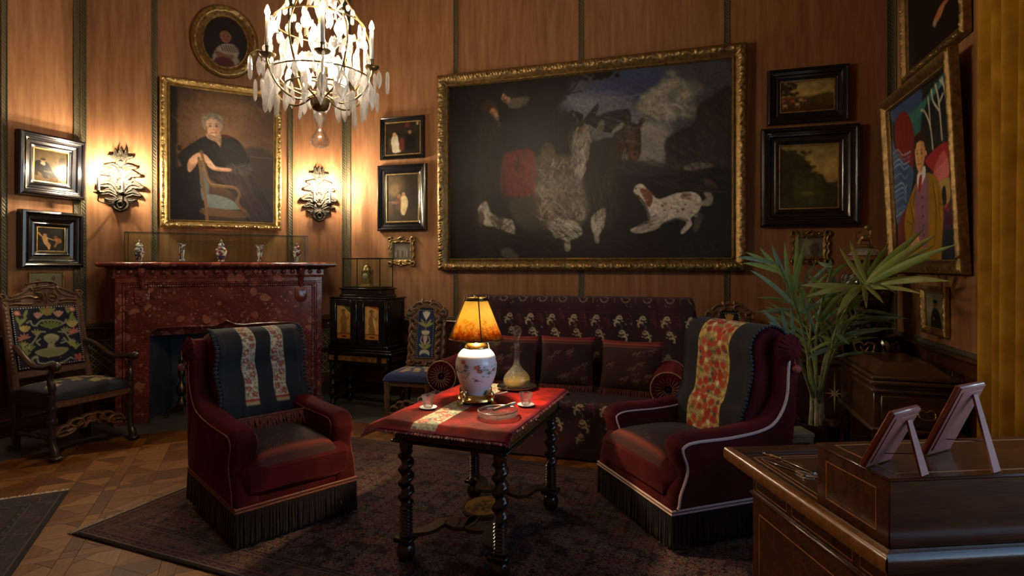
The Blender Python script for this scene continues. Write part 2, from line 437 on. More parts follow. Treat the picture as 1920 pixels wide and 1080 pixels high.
PRINTM = attr_mat('faded_print', .5, 1.0)
TAP = attr_mat('needlework', .85, 1.3, sheen=.03, bump=.5, bscale=500)
RUGC = attr_mat('woven_carpet', .9, 1.3, sheen=.03, bump=.5, bscale=350)
CHINA = attr_mat('painted_porcelain', .12, 1.0, coat=.4)
PANE = glass('pane_glass', (.94, .98, .95), thin=True)
CLEAR = glass('clear_glass', (1, 1, 1), .01, .03, clear=.6)
CRYST = glass('cut_crystal', (1, 1, 1), .03, .24)
IVORY = simple('candle_wax', (.75, .70, .62), .45)
BULBM = emit('sconce_bulb', LAMP_COL, BULB_SCONCE); BULBC = emit('chandelier_bulb', (1, .80, .55), BULB_CHAND)
BULBI = emit('inner_chandelier_bulb', (1, .80, .55), BULB_CHAND*.36)
BULBL = emit('lamp_bulb', (1, .74, .42), BULB_LAMP)
IRON = simple('dark_iron', (.02, .018, .015), .4, .6)

# ------------------------------------------------------------------ the room
XL, XR, YB, YF, HC = -5.733, 1.791, 5.9, -1.1, 4.95
CHL = 2.584; CX0, CY0 = -3.906, 5.9
DADO = .90
def chp(t, out=0.0, z=0.0):       # point on the canted fireplace wall: t metres left of its back corner, out metres off it
    k = t/math.sqrt(2); o = out/math.sqrt(2); return (CX0-k+o, CY0-k-o, z)
WALLS = dict(back=((-1.0575, YB, 0), 0, 5.697), chamfer=(chp(CHL/2), PI/4, CHL), left=((XL, (4.073+YF)/2, 0), PI/2, 4.073-YF),
             right=((XR, (YB+YF)/2, 0), -PI/2, YB-YF), front=((-1.971, YF, 0), PI, 7.524))
wobj = {}
for sd, (loc, rz, L) in WALLS.items():
    g = G()
    if sd == 'right':             # opening for the window, local x runs from the far corner towards the viewer
        a, b = L/2-(YB-YB)-.0, 0
        f = lambda Y: L/2*1.0 - (Y-YF)          # world Y -> local x
        x0, x1 = f(3.05), f(.75)
        for xa, xb, za, zb in ((-L/2, x0, 0, HC), (x1, L/2, 0, HC), (x0, x1, 0, .75), (x0, x1, 3.15, HC)):
            g.box(((xa+xb)/2, .1, (za+zb)/2), (xb-xa, .2, zb-za))
    else:
        g.box((0, .1, HC/2), (L+.3 if sd in ('left', 'front') else L, .2, HC))
    o = struct('wall_'+sd, g, FABRIC); o.location = loc; o.rotation_euler = (0, 0, rz); wobj[sd] = o
def wloc(sd, x, y=0, z=0):
    loc, rz, L = WALLS[sd]; c, s = math.cos(rz), math.sin(rz); return (loc[0]+x*c-y*s, loc[1]+x*s+y*c, loc[2]+z)
g = G(); g.box((-1.97, 2.4, HC+.05), (8.2, 7.6, .1)); struct('ceiling', g, simple('ceiling_plaster', (.26, .17, .10), .8))
# vertical braid bands between the silk panels
def band(n, sd, x, z0, z1, w=.044):
    g = G(); g.box((0, -.004, (z0+z1)/2), (w, .008, z1-z0), .002); o = struct('trim_%d' % n, g, BRAIDM)
    o.location = wloc(sd, x); o.rotation_euler = (0, 0, WALLS[sd][1])
    for sx in (-1, 1):
        c = G(); c.tube([(sx*w/2, -.008, z0), (sx*w/2, -.008, z1)], .006, 6); obj('cord', c, CORD, o)
    return o
n = 1
for sd, xs in (('back', (-2.815, -1.4325, -.0075, 1.4285, 2.81)), ('chamfer', (-.665, .662, -1.26, 1.26)), ('left', (2.55, 1.937, 1.29, .0)), ('right', (-3.46,))):
    for x in xs: band(n, sd, x, DADO+.03, 4.9); n += 1
# panelled dado with cap rail, knobs and pierced brass grilles
def dado(sd, runs, knobs=(), grilles=()):
    W = wobj[sd]; L = WALLS[sd][2]
    def part(nm, x0, x1, y, z0, z1, m, b=.004):
        g = G(); g.box(((x0+x1)/2, -y/2, (z0+z1)/2), (x1-x0, y, z1-z0), b); return obj(nm, g, m, W)
    for x0, x1 in runs:
        part('dado_cap', x0, x1, .055, DADO-.03, DADO, MAHOG, .012); part('dado_rail', x0, x1, .03, DADO-.13, DADO-.03, MAHOG)
        part('braid_edge', x0, x1, .014, DADO, DADO+.035, BRAIDM)
        part('plinth_rail', x0, x1, .03, .16, .26, MAHOG)
        k = max(1, round((x1-x0)/.62)); st = (x1-x0)/k
        for i in range(k):
            a, b = x0+i*st, x0+(i+1)*st
            part('stile', a, a+.05, .03, .26, DADO-.13, MAHOGZ); part('stile', b-.05, b, .03, .26, DADO-.13, MAHOGZ)
            mid = (a+b)/2
            if any(abs(mid-q) < .25 for q in grilles): continue
            g = G(); g.box((mid, -.008, .515), (st-.10, .016, .51)); g.box((mid, -.014, .515), (st-.2, .018, .41), .008)
            obj('wainscot_panel', g, MAHOGZ, W)
    for x in knobs:
        g = G(); g.lathe([(.001, .022), (.012, .022), (.03, .012), (.036, .016), (.04, .006), (.04, 0)][::-1], 20, (0, 0, 0), Matrix.Translation((x, -.03, DADO-.08)) @ Matrix.Rotation(PI/2, 4, 'X'))
        obj('knob', g, MAHOG, W)
    for x in grilles:
        cv = Cv(60, 84, box=(0, 0, 30, 42))
        for a in range(5):
            for b in range(7):
                x_, y_ = 3+6*a, 3+6*b
                cv.hz([(x_+2.4*math.cos(q), y_+2.4*math.sin(q)) for q in np.linspace(0, 5.2, 7)], 1.1, .006)
                cv.hz([(x_-3, y_-3), (x_, y_), (x_+3, y_+3)], .9, .007); cv.hz([(x_+3, y_-3), (x_, y_), (x_-3, y_+3)], .9, .007)
        cv.hz([(.7, .7), (29.3, .7), (29.3, 41.3), (.7, 41.3), (.7, .7)], 1.4, .01, sm=False)
        g = G(); g.box((x, -.006, .50), (.40, .012, .54)); obj('grille_back', g, simple('grille_dark', (.008, .008, .006), .7), W)
        relief('grille', cv, .40, .54, simple('grille_brass', (.34, .30, .16), .4, .7), W, (x, -.012, .50), .004, label='pierced gilt grille let into the dado')
dado('back', [(-2.84, 2.84)])
dado('chamfer', [(-1.29, -.93), (.93, 1.29)], (1.08, -1.08), (1.08, -1.08))
dado('left', [(-.9, 2.58)]); dado('right', [(-3.49, -1.72), (1.92, 3.4)])
for sd, x0, x1 in (('back', -2.85, 2.85), ('left', -2.5, 2.58), ('right', -3.5, 3.5), ('front', -3.7, 3.7)):
    g = G(); g.box(((x0+x1)/2, -.025, .07), (x1-x0, .05, .14), .01); g.box(((x0+x1)/2, -.03, .15), (x1-x0, .06, .025), .008)
    o = struct('baseboard_'+sd, g, MAHOG); o.location = WALLS[sd][0]; o.rotation_euler = (0, 0, WALLS[sd][1])
for k, (x0, x1) in enumerate(((-1.29, -.95), (.95, 1.29))):
    g = G(); g.box(((x0+x1)/2, -.025, .07), (x1-x0, .05, .14), .01); g.box(((x0+x1)/2, -.03, .15), (x1-x0, .06, .025), .008)
    o = struct('baseboard_chamfer_%d' % (k+1), g, MAHOG); o.location = WALLS['chamfer'][0]; o.rotation_euler = (0, 0, PI/4)
# window in the right wall (beyond the frame, it brings the cool daylight)
g = G()
for z in (.78, 1.95, 3.12): g.box((0, 0, z), (2.3, .06, .06), .008)
for x in (-1.12, 0, 1.12): g.box((x, 0, 1.95), (.06, .06, 2.4), .008)
o = struct('window_1', g, simple('white_paint', (.6, .58, .52), .4)); o.location = (XR+.1, 1.9, 0); o.rotation_euler = (0, 0, -PI/2)
for sx in (-1, 1):
    p = G(); p.box((sx*.56, 0, 1.95), (1.06, .006, 2.3)); obj('pane', p, PANE, o)

# ------------------------------------------------------------------ floor: slab, star parquet, stone border
def parquet_mat():
    t = NT('oak_parquet'); oi = t.n('ObjectInfo'); ge = t.n('NewGeometry')
    r = t.math('FRACT', t.math('ADD', oi.outputs['Random'], ge.outputs['Random Per Island']))
    mp = t.n('Mapping'); tc = t.n('TexCoord'); t.l(tc.outputs['Object'], mp.inputs[0]); mp.inputs['Scale'].default_value = (1, 7, 1)
    cx = t.n('CombineXYZ'); t.l(t.math('MULTIPLY', r, 37.0), cx.inputs[0]); t.l(t.math('MULTIPLY', r, 91.0), cx.inputs[1]); t.l(cx.outputs[0], mp.inputs[1])
    g1 = t.noise(mp.outputs[0], 7, 6, .65); base = t.ramp(r, [(.0, (.17, .058, .013)), (.5, (.32, .125, .028)), (1.0, (.52, .25, .066))])
    c = t.mix(t.math('MULTIPLY', t.math('SUBTRACT', g1, .3), 1.3), t.mix(1.0, base, (.42, .38, .36), 'MULTIPLY'), base)
    t.bump(g1, .06, .002); return t.fin(c, .5, spec=.3)
PARQ = parquet_mat()
g = G(); g.box((-1.97, 2.4, -.06), (8.2, 7.4, .09)); floor = struct('floor', g, simple('floor_joint', (.03, .012, .005), .6))
S = .487; TH = PI/4-math.radians(3.0); e1 = Vector((math.cos(TH), math.sin(TH))); e2 = Vector((-e1.y, e1.x))
C0 = Vector(((-.439-3.427)/math.sqrt(2), (-.439+3.427)/math.sqrt(2)))
wS = .075; aS = (S-wS)/2
def piece(pts):
    n = len(pts); i0 = inset(pts, .0008); i1 = inset(pts, .0022)
    g = G(); g.add([(x, y, -.013) for x, y in i0]+[(x, y, -.0015) for x, y in i0]+[(x, y, 0) for x, y in i1],
                   [(i, (i+1) % n, n+(i+1) % n, n+i) for i in range(n)]+[(n+i, n+(i+1) % n, 2*n+(i+1) % n, 2*n+i) for i in range(n)]+[tuple(range(2*n, 3*n))])
    return g
ray1 = [(0, 0), (aS, 0), (aS, .55*aS), (.775*aS, .775*aS)]; ray2 = [(x, -y) for x, y in ray1][::-1]
corner = [(.775*aS, .775*aS), (aS, .55*aS), (aS, aS), (.55*aS, aS)]
strip1 = [(0, -wS/2), (S/2-wS/2, -wS/2), (S/2-wS/2, wS/2), (0, wS/2)]
sqp = [(-wS/2, -wS/2), (wS/2, -wS/2), (wS/2, wS/2), (-wS/2, wS/2)]
PIECES = []       # (outline, offset, rotation) inside one tile
for k in range(4): PIECES += [(ray1, (0, 0), k*PI/2), (ray2, (0, 0), k*PI/2), (corner, (0, 0), k*PI/2)]
PIECES += [(strip1, (S/2, 0), PI/2), (strip1, (S/2, 0), -PI/2), (strip1, (0, S/2), 0), (strip1, (0, S/2), PI), (sqp, (S/2, S/2), 0)]
RUG_O = Vector((-3.285, 2.292)); RUG_A = math.radians(-4.6); RUG_L, RUG_W = 4.35, 2.05
def in_rug(p, m):
    d = p-RUG_O; c, s = math.cos(RUG_A), math.sin(RUG_A); x, y = d.x*c+d.y*s, -d.x*s+d.y*c
    return m < x < RUG_L-m and m < y < RUG_W-m
tiles = []
for i in range(-14, 15):
    for j in range(-14, 15):
        c = C0+e1*i*S+e2*j*S
        if not (-5.15 < c.x < 1.75 and -1.0 < c.y < 5.0 and c.x-c.y > -8.75) or in_rug(c, .36): continue
        d = c.x*-math.sin(YAW)+c.y*math.cos(YAW); lx = c.x*math.cos(YAW)+c.y*math.sin(YAW)
        seen = d > 1.5 and -.98 < lx/d < -.2 and not (c.x > -2.3 and c.y < 4.2)
        tiles.append((not seen, d, c))
tiles.sort(key=lambda q: (q[0], q[1])); shapes = {}; rest = G(); cnt = 0
for hid, d, c in tiles:
    for q, (out, off, ro) in enumerate(PIECES):
        p = c+e1*off[0]+e2*off[1]; a = TH+ro+(PI/2 if q % 3 == 1 and q < 12 else 0)*0
        if id(out) not in shapes: shapes[id(out)] = (piece(out), None)
        gm, me = shapes[id(out)]
        if cnt < 290 and not hid:
            if me is None:
                o = obj('parquet_block', gm, PARQ, floor, sharp=0); shapes[id(out)] = (gm, o.data)
            else: o = link('parquet_block', me, floor)
            o.location = (p.x, p.y, 0); o.rotation_euler = (0, 0, a); cnt += 1
        else: rest.add(gm.v, gm.f, Matrix.Translation((p.x, p.y, 0)) @ Matrix.Rotation(a, 4, 'Z'))
obj('parquet_field', rest, PARQ, floor, sharp=0, kind='stuff')
STONE = simple('grey_green_marble', (.10, .105, .085), .35, 0, .35, 5, bump=.05)
g = G()
def slab(poly):
    k = len(poly); g.add([(x, y, -.012) for x, y in poly]+[(x, y, .004) for x, y in poly], [tuple(range(k, 2*k))]+[(i, (i+1) % k, k+(i+1) % k, k+i) for i in range(k)])
B1 = (-5.04, 3.05); a_, b_ = chp(2.17, .92), chp(.35, .92)
for nm, poly in (('border_slab', [(XL, -1.0), (-5.04, -1.0), B1, (XL, 3.6)]), ('hearth_slab', [(XL, 3.6), B1, a_[:2], b_[:2], chp(.0, 0)[:2], chp(CHL, 0)[:2]]), ('border_slab', [chp(0, 0)[:2], b_[:2], (-3.3, 4.75), (XR, 4.75), (XR, YB)])):
    g = G(); slab(poly); obj(nm, g, STONE, floor, sharp=0)
# ------------------------------------------------------------------ picture frames
def frame_mesh(w, h, prof, seg=.012, disp=None, oval=False):
    g = G(); rings = []
    if oval:
        N = 120
        for d, y in prof:
            rings.append([((w/2-d)*math.cos(2*PI*i/N), -y-(disp(i/N*2*PI*(w+h)/4, d) if disp else 0), (h/2-d)*math.sin(2*PI*i/N)) for i in range(N)])
        M = N
    else:
        nx, nz = max(2, int(w/seg)), max(2, int(h/seg)); M = 2*(nx+nz)
        for d, y in prof:
            r = []; a, b = w/2-d, h/2-d
            for cx, cz, dx, dz, n, L in ((-a, -b, 1, 0, nx, 2*a), (a, -b, 0, 1, nz, 2*b), (a, b, -1, 0, nx, 2*a), (-a, b, 0, -1, nz, 2*b)):
                for i in range(n):
                    s_ = i/n*L; e = min(s_, L-s_)
                    r.append((cx+dx*s_, -y-(disp(s_-L/2, d, e) if disp and i > 0 else 0), cz+dz*s_))
            rings.append(r)
    v = [p for r in rings for p in r]; f = []
    for k in range(len(rings)-1):
        for i in range(M):
            j = (i+1) % M; f.append((k*M+i, k*M+j, (k+1)*M+j, (k+1)*M+i))
    return g.add(v, f)
def carve(amp, L, d0, d1):         # leafy ripple between two distances from the outer edge
    def f(s, d, e=1):
        if not d0 <= d <= d1: return 0
        t = (d-d0)/(d1-d0); q = s/L*2*PI
        return amp*(.55*math.sin(q+3*t*math.sin(q*.5))*math.sin(PI*t)+.45*math.sin(q*2.7+5*t)+.3*math.sin(q*.23))*math.sin(PI*min(1, max(0, t*.9+.05)))
    return f
def prof_gilt(w, dep, n=12):       # convex outer moulding, hollow, inner bead
    pts = [(0, 0), (0, dep*.45)]
    for i in range(n+1):
        t = i/n; pts.append((w*.62*t, dep*(.55+.45*math.sin(PI*(.15+.7*t)))))
    pts += [(w*.70, dep*.62), (w*.80, dep*.5), (w*.86, dep*.62), (w*.92, dep*.62), (w*.96, dep*.4), (w, dep*.28)]; return pts
def prof_black(w, dep):
    return [(0, 0), (0, dep*.75), (w*.04, dep*.9), (w*.16, dep), (w*.24, dep*.9), (w*.27, dep*.72), (w*.36, dep*.66), (w*.40, dep*.74), (w*.48, dep*.70), (w*.56, dep*.5), (w*.72, dep*.38), (w*.8, dep*.45), (w*.86, dep*.36), (w*.97, dep*.3), (w, dep*.2)]
def picture(name, label, sd, x, z, w, h, fw, dep, kind, cv, amat=None, tilt=0, off=.004, fmat=None, rz=None, loc=None, group=None, cat='painting', amp=.15):
    t = thing(name, label, cat, loc or wloc(sd, x, -off-math.sin(tilt)*0, z-h/2), (WALLS[sd][1] if rz is None else rz), group)
    t.rotation_euler = (tilt, 0, t.rotation_euler[2])
    def up(o): o.location.z = h/2; return o
    if kind == 'black': up(obj('frame', frame_mesh(w, h, prof_black(fw, dep), .05), fmat or EBONY, t, sharp=25))
    else:
        up(obj('frame', frame_mesh(w, h, prof_gilt(fw, dep), .011, carve(dep*amp, fw*.62, fw*.10, fw*.58)), fmat or GILT, t, sharp=75))
        nb = G(); r = fw*.055; a, b = w/2-fw*.89, h/2-fw*.89; st = r*2.6        # row of beads inside the moulding
        if kind == 'bead':
            for k in range(int(2*a/st)+1):
                for q in (-b, b): nb.ball((-a+k*st, -dep*.62, q), r, 6)
            for k in range(int(2*b/st)+1):
                for q in (-a, a): nb.ball((q, -dep*.62, -b+k*st), r, 6)
            up(obj('bead_row', nb, fmat or GILT, t, kind='stuff'))
    cw, chh = w-2*fw, h-2*fw
    if kind == 'black':
        g = frame_mesh(cw+.012, chh+.012, [(0, dep*.2), (.003, dep*.34), (.012, dep*.34), (.015, dep*.2)], .05); up(obj('gilt_slip', g, GILT, t))
    bk = G(); bk.box((0, -dep*.08, 0), (cw+.02, dep*.16, chh+.02)); up(obj('backing', bk, EBONYB, t))
    up(art('canvas', cv, cw+.004, chh+.004, amat or ART, t, (0, -dep*.2, 0))); return t

# ---- the big hunting piece (all its light and shade is paint) (positions read in a 1473x1080 enlargement of the picture)
cv = Cv(400, 254, '0b0a09', quad=[(72, 222), (1355, 92), (1352, 975), (68, 980)])
cv.poly([(540, 330), (640, 180), (830, 130), (1355, 90), (1355, 560), (900, 590), (820, 570), (600, 350)], '3a3d46', 1, 60)
cv.poly([(800, 150), (1000, 120), (1060, 200), (930, 280), (700, 260)], '303a58', .9, 60); cv.poly([(620, 260), (900, 280), (940, 500), (830, 560), (640, 330)], '5f6068', .8, 50)
cv.poly([(850, 400), (1060, 380), (1050, 560), (840, 580)], '77756f', .9, 50)
for x, y, r, c in ((1060, 210, 40, '8a8674'), (1020, 250, 55, '7c7a6c'), (980, 300, 60, '827e6e'), (1100, 190, 26, '8d8872'), (1130, 250, 55, '6a695f'), (1180, 220, 45, '5e5e57'), (1050, 320, 70, '74726a'), (1150, 320, 60, '5a5a55'), (1080, 155, 22, '7f7c6c'), (960, 260, 22, '918c78')): cv.ell(x, y, r, r*.7, c, .8, 22)
cv.poly([(1060, 440), (1180, 380), (1200, 300), (1260, 260), (1360, 230), (1360, 640), (1080, 620), (1050, 520)], '2a2721', .96, 14); cv.poly([(1060, 450), (1170, 400), (1190, 560), (1080, 520)], '201d1a', .9, 14)
cv.poly([(820, 580), (940, 555), (1100, 590), (1360, 600), (1360, 990), (800, 990)], '12100f', 1, 20); cv.poly([(840, 560), (1000, 545), (1110, 600), (860, 610)], '2b2c2b', .7, 14)
cv.poly([(60, 230), (560, 170), (600, 260), (560, 300), (580, 560), (60, 980)], '0a0908', 1, 30)
for k in range(60):
    a = random.random(); cv.ell(600+a*225+random.uniform(-15, 15), 165+random.uniform(-15, 25)-a*15, 11, 8, '0d0d0b', .95, 3)
for k in range(40): cv.ell(580+random.random()*90, 350+random.uniform(-25, 20), 9, 8, '0e0e0b', .95, 3)
cv.line([(560, 290), (610, 250), (670, 235)], 5, '121009'); cv.line([(590, 262), (640, 215), (660, 180)], 7, '121009')
# hermits
cv.ell(245, 305, 34, 30, '2c1d12', .9, 10); cv.ell(272, 335, 20, 26, '8a5a3c', .9, 6); cv.ell(283, 352, 12, 16, '857b70', .9, 5); cv.poly([(215, 380), (260, 375), (300, 372), (290, 400), (225, 402)], '6b5038', .85, 7); cv.poly([(200, 390), (300, 400), (330, 900), (190, 900)], '15100c', .9, 14)
cv.ell(328, 265, 20, 28, '94735a', .9, 6); cv.ell(350, 240, 34, 24, '16120f', 1, 8); cv.poly([(345, 270), (435, 262), (400, 305), (340, 310)], '4b443c', .85, 8); cv.line([(255, 430), (250, 690)], 6, '2a2119', .8)
cv.line([(540, 320), (545, 470)], 5, '262019', .8)
# donkey with red blanket and baskets of game
cv.poly([(300, 520), (400, 495), (560, 520), (820, 440), (850, 600), (830, 800), (640, 900), (380, 800), (300, 690)], '1c1712', .98, 12)
cv.poly([(310, 530), (350, 505), (440, 498), (460, 560), (450, 690), (330, 700), (298, 670)], '4e1d1b', 1, 8); cv.poly([(340, 530), (430, 520), (430, 640), (350, 660)], '642a26', .6, 25)
cv.ell(515, 505, 34, 45, '4a3f30', .95, 8); cv.poly([(450, 540), (620, 530), (640, 640), (620, 760), (470, 760)], '4c4539', .85, 20); cv.poly([(470, 640), (660, 620), (690, 800), (560, 860), (470, 800)], '6e695d', .7, 30)
cv.poly([(610, 430), (660, 380), (720, 400), (700, 500), (670, 640), (650, 680), (640, 560), (620, 500)], '5e594f', .95, 7); cv.poly([(640, 470), (690, 430), (680, 560), (655, 640)], '7f7b70', .7, 12)
cv.poly([(672, 372), (705, 330), (745, 288), (735, 345), (700, 382)], '14100e', 1, 3); cv.poly([(705, 365), (780, 330), (888, 318), (850, 400), (800, 420), (730, 400)], '17120f', 1, 3); cv.poly([(610, 470), (620, 400), (660, 370), (690, 380), (660, 420), (620, 500)], '232019', 1, 5)
cv.ell(752, 405, 16, 45, '5b564d', .95, 5, .35); cv.ell(675, 405, 16, 14, '74583a', .7, 6)
cv.poly([(800, 470), (830, 410), (880, 370), (930, 390), (940, 450), (935, 520), (915, 546), (880, 540), (868, 490), (850, 520), (820, 600), (780, 620)], '2b2018', 1, 5)
cv.poly([(860, 400), (868, 350), (892, 332), (895, 370), (885, 400)], '2b2119', 1, 3); cv.poly([(920, 390), (940, 355), (970, 345), (950, 380), (932, 400)], '2d231b', 1, 3); cv.poly([(806, 415), (850, 375), (862, 390), (825, 415)], '8b887c', .9, 5)
cv.ell(905, 520, 28, 24, '55392c', .95, 8); cv.ell(912, 515, 9, 6, '1b120e'); cv.ell(868, 448, 7, 6, '0e0a08'); cv.line([(868, 505), (862, 560), (840, 578), (825, 560)], 5, '3b3226')
cv.poly([(870, 400), (900, 420), (910, 480), (880, 470)], '4a3524', .6, 14)
# dead birds and goat at the bottom, reclining dog left
for p, c in (([(500, 830), (560, 800), (640, 820), (670, 870), (600, 900), (560, 880)], '9a968a'), ([(620, 740), (660, 720), (685, 790), (650, 810)], '77736a'), ([(710, 800), (745, 765), (775, 760), (770, 830), (740, 880), (715, 860)], 'a39f92'), ([(590, 900), (610, 890), (615, 940), (590, 945)], '8e8a7e'), ([(725, 860), (745, 870), (745, 910), (725, 905)], '857f72'), ([(460, 720), (520, 740), (540, 800), (500, 800)], '77645a')): cv.poly(p, c, .92, 6)
cv.poly([(520, 840), (570, 880), (545, 890)], '6d6a61', .9, 4); cv.poly([(350, 720), (470, 700), (520, 840), (420, 860), (350, 800)], '3a3328', .75, 20)
cv.poly([(195, 760), (232, 725), (250, 770), (290, 800), (350, 810), (362, 870), (320, 860), (270, 840), (220, 830)], '8d897e', .95, 6); cv.poly([(200, 770), (215, 755), (225, 800), (212, 835), (196, 820)], '423426', .95, 5); cv.poly([(255, 790), (310, 800), (300, 840), (262, 828)], '2f261d', .8, 8); cv.poly([(300, 940), (340, 935), (380, 975), (310, 975)], '4f4a40', .7, 8)
# leaping dog
D = [(905, 690), (915, 655), (945, 650), (985, 690), (1020, 715), (1100, 690), (1180, 685), (1215, 720), (1200, 770), (1165, 800), (1170, 830), (1130, 870), (1118, 860), (1145, 820), (1100, 800), (1040, 820), (1005, 850), (930, 868), (892, 860), (900, 845), (975, 820), (970, 760), (940, 710)]
cv.poly(D, 'a8a296', 1, 3); cv.poly([(1180, 740), (1250, 745), (1268, 710), (1250, 682), (1225, 690), (1235, 712), (1205, 730)], '7b766c', .95, 4, True)
cv.poly([(935, 668), (985, 680), (990, 730), (970, 750), (945, 700)], '5b3322', .95, 4); cv.poly([(1120, 695), (1165, 690), (1165, 715), (1130, 715)], '63402c', .9, 5)
for x, y, r in ((1050, 735, 9), (1035, 745, 7), (1075, 755, 5), (1045, 765, 6), (1130, 760, 8), (1105, 770, 6), (1170, 775, 7), (1140, 740, 6)): cv.ell(x, y, r, r*.8, '5a3a28', .9, 3)
cv.poly([(905, 690), (930, 700), (935, 712), (910, 702)], '3b1c14', .9, 2); cv.poly([(1190, 780), (1220, 790), (1195, 860), (1175, 850)], '4b463d', .8, 6)
cv.poly([(1130, 575), (1170, 555), (1240, 552), (1270, 570), (1200, 582), (1160, 590)], '68645b', .85, 6); cv.poly([(1225, 620), (1260, 630), (1290, 665), (1240, 660)], '573522', .8, 6); cv.line([(1190, 675), (1330, 685)], 8, '2f241a', .8, 4)
cv.poly([(970, 560), (995, 535), (1015, 565)], '4b4538', .9, 4); cv.line([(955, 520), (990, 550)], 3, '4b4538', .9)
DK = ['17130f', '1f1a14', '0e0c0a', '261f17']
cv.dabs(160, [(610, 520), (640, 400), (700, 380), (720, 420), (690, 560), (655, 670)], ['8b867a', '4a453c', '6d685e', '2b2722', 'a09a8c'], 34, 5, 1.75, .5, .75, 1)
cv.dabs(260, [(460, 560), (620, 540), (660, 640), (690, 790), (560, 860), (470, 800)], ['6e685b', '8f897b', '3b352b', '55493a', '29241d', '7d6a58'], 40, 5, 1.3, 1.2, .6, 2)
cv.dabs(130, [(300, 560), (350, 505), (440, 500), (460, 560), (450, 690), (330, 700), (298, 670)], ['5c211f', '7a332e', '3f1514', '6a2926'], 50, 5, 1.45, .35, .55, 3)
cv.dabs(110, [(830, 420), (880, 375), (930, 395), (935, 520), (880, 540), (850, 520)], ['4a3827', '1d150f', '382a1d', '5d4832'], 30, 4, 1.9, .6, .6, 4)
cv.dabs(110, [(680, 640), (830, 600), (830, 800), (760, 850), (700, 780)], ['2c251c', '14100c', '3b3226', '463c2e'], 60, 5, 1.6, .3, .5, 5)
cv.dabs(60, [(520, 840), (570, 800), (650, 820), (665, 870), (600, 900), (550, 885)], ['b9b5a8', '7a766b', '5a564d', 'cac6b8'], 34, 4, .5, .4, .7, 6)
cv.dabs(45, [(712, 810), (750, 765), (772, 770), (765, 830), (735, 880)], ['b9b5a8', '6d695f', '8e8a7e'], 30, 4, 2.1, .4, .7, 7)
cv.dabs(130, D, ['bdb7aa', '8d877b', '756f64', 'c9c4b6'], 26, 4, .2, .6, .55, 8); cv.dabs(60, [(980, 790), (1060, 790), (1010, 850), (900, 866), (900, 850)], ['6d675c', '57524a'], 30, 4, 2.7, .3, .55, 9)
cv.line([(930, 712), (965, 760), (975, 815)], 9, '6b655a', .7, 6); cv.line([(1050, 818), (1110, 800), (1150, 812)], 9, '5c564c', .8, 6); cv.ell(915, 668, 4, 4, '1c120d', 1, 1); cv.ell(905, 690, 6, 5, '2a1a14', 1, 2)
cv.dabs(70, [(195, 760), (232, 725), (260, 790), (350, 810), (362, 870), (270, 840)], ['a39e92', '5f5a50', '3b352c', '77726a'], 28, 4, .6, .6, .65, 10)
cv.dabs(200, [(100, 840), (480, 800), (860, 880), (1300, 900), (1300, 970), (100, 970)], ['1f1b15', '2b261d', '0d0b09', '332c20'], 60, 5, .1, .8, .6, 11)
cv.dabs(150, [(940, 280), (1060, 180), (1190, 190), (1180, 330), (950, 420)], ['9b9784', '76746a', '57585a', 'aaa590', '64645f'], 40, 9, .3, 1.2, .35, 12); cv.dabs(90, [(620, 250), (900, 230), (930, 480), (660, 350)], ['4b5266', '6d6f78', '3a4258', '7d7d7c'], 60, 8, .1, .3, .3, 13)
cv.dabs(150, [(1060, 440), (1190, 380), (1250, 270), (1350, 240), (1350, 620), (1090, 600)], ['353026', '1a1713', '2b2820', '403a2c'], 50, 8, .9, .7, .45, 14); cv.dabs(90, [(840, 570), (1000, 555), (1340, 620), (1340, 700), (900, 640)], ['2a2b28', '1a1a18', '38382f'], 60, 5, .1, .25, .5, 15)
cv.dabs(120, [(70, 260), (560, 200), (580, 560), (200, 600), (80, 900)], DK, 60, 9, 1.4, .8, .5, 16); cv.dabs(50, [(200, 390), (300, 400), (330, 700), (200, 700)], ['241b13', '2e2318', '120d09'], 80, 7, 1.5, .2, .6, 17)
cv.ell(262, 330, 4, 3, '2a1710', 1, 1); cv.line([(282, 328), (288, 338), (282, 344)], 3, '6b3f28', .9); cv.ell(318, 262, 3, 3, '2a1710', 1, 1); cv.line([(313, 252), (306, 268), (312, 274)], 3, 'a3836a', .8); cv.line([(312, 282), (320, 284)], 2, '5c2f24', .9)
cv.mott(.16, 40, 3).mott(.22, 2.2, 4)
hp = picture('hunting_painting', 'huge gilt framed painting of a donkey laden with game and a leaping dog', 'back', -1.065+1.0575, 2.55, 3.225, 2.18, .135, .10, 'bead', cv, ARTD, tilt=math.radians(.6), fmat=GILTD)

g = G(); g.box((-.02, -.070, .125), (.24, .006, .016), .002); obj('nameplate', g, BRASS, hp)
# ---- portrait of a seated woman (879x1080 enlargement)
cv = Cv(200, 256, '5a4030', quad=[(72, 385), (556, 440), (550, 1024), (68, 1004)])
cv.vgrad([(0, '3c2a20'), (.3, '6a4a34'), (.5, '7d5c40'), (.62, '5b4132'), (1, '33261f')])
cv.ell(300, 560, 160, 150, '8a6848', .6, 90); cv.rect(60, 380, 105, 1010, '15100d', .9, 14); cv.poly([(380, 700), (560, 715), (560, 1040), (380, 1030)], '3d3029', .9, 20); cv.line([(430, 712), (556, 722)], 4, '6b5848', .8, 2)
cv.rect(98, 652, 132, 690, '6b4a26', .8, 2, ); cv.rect(104, 660, 124, 684, '2d1f16', .9, 2)
cv.poly([(68, 800), (120, 760), (210, 740), (225, 1010), (68, 1004)], '0f0c0c', .97, 8)
cv.poly([(110, 700), (190, 640), (240, 618), (330, 612), (400, 650), (440, 740), (445, 800), (520, 920), (550, 1020), (430, 1015), (380, 900), (260, 820), (210, 760), (150, 780), (118, 740)], '1d1817', 1, 6)
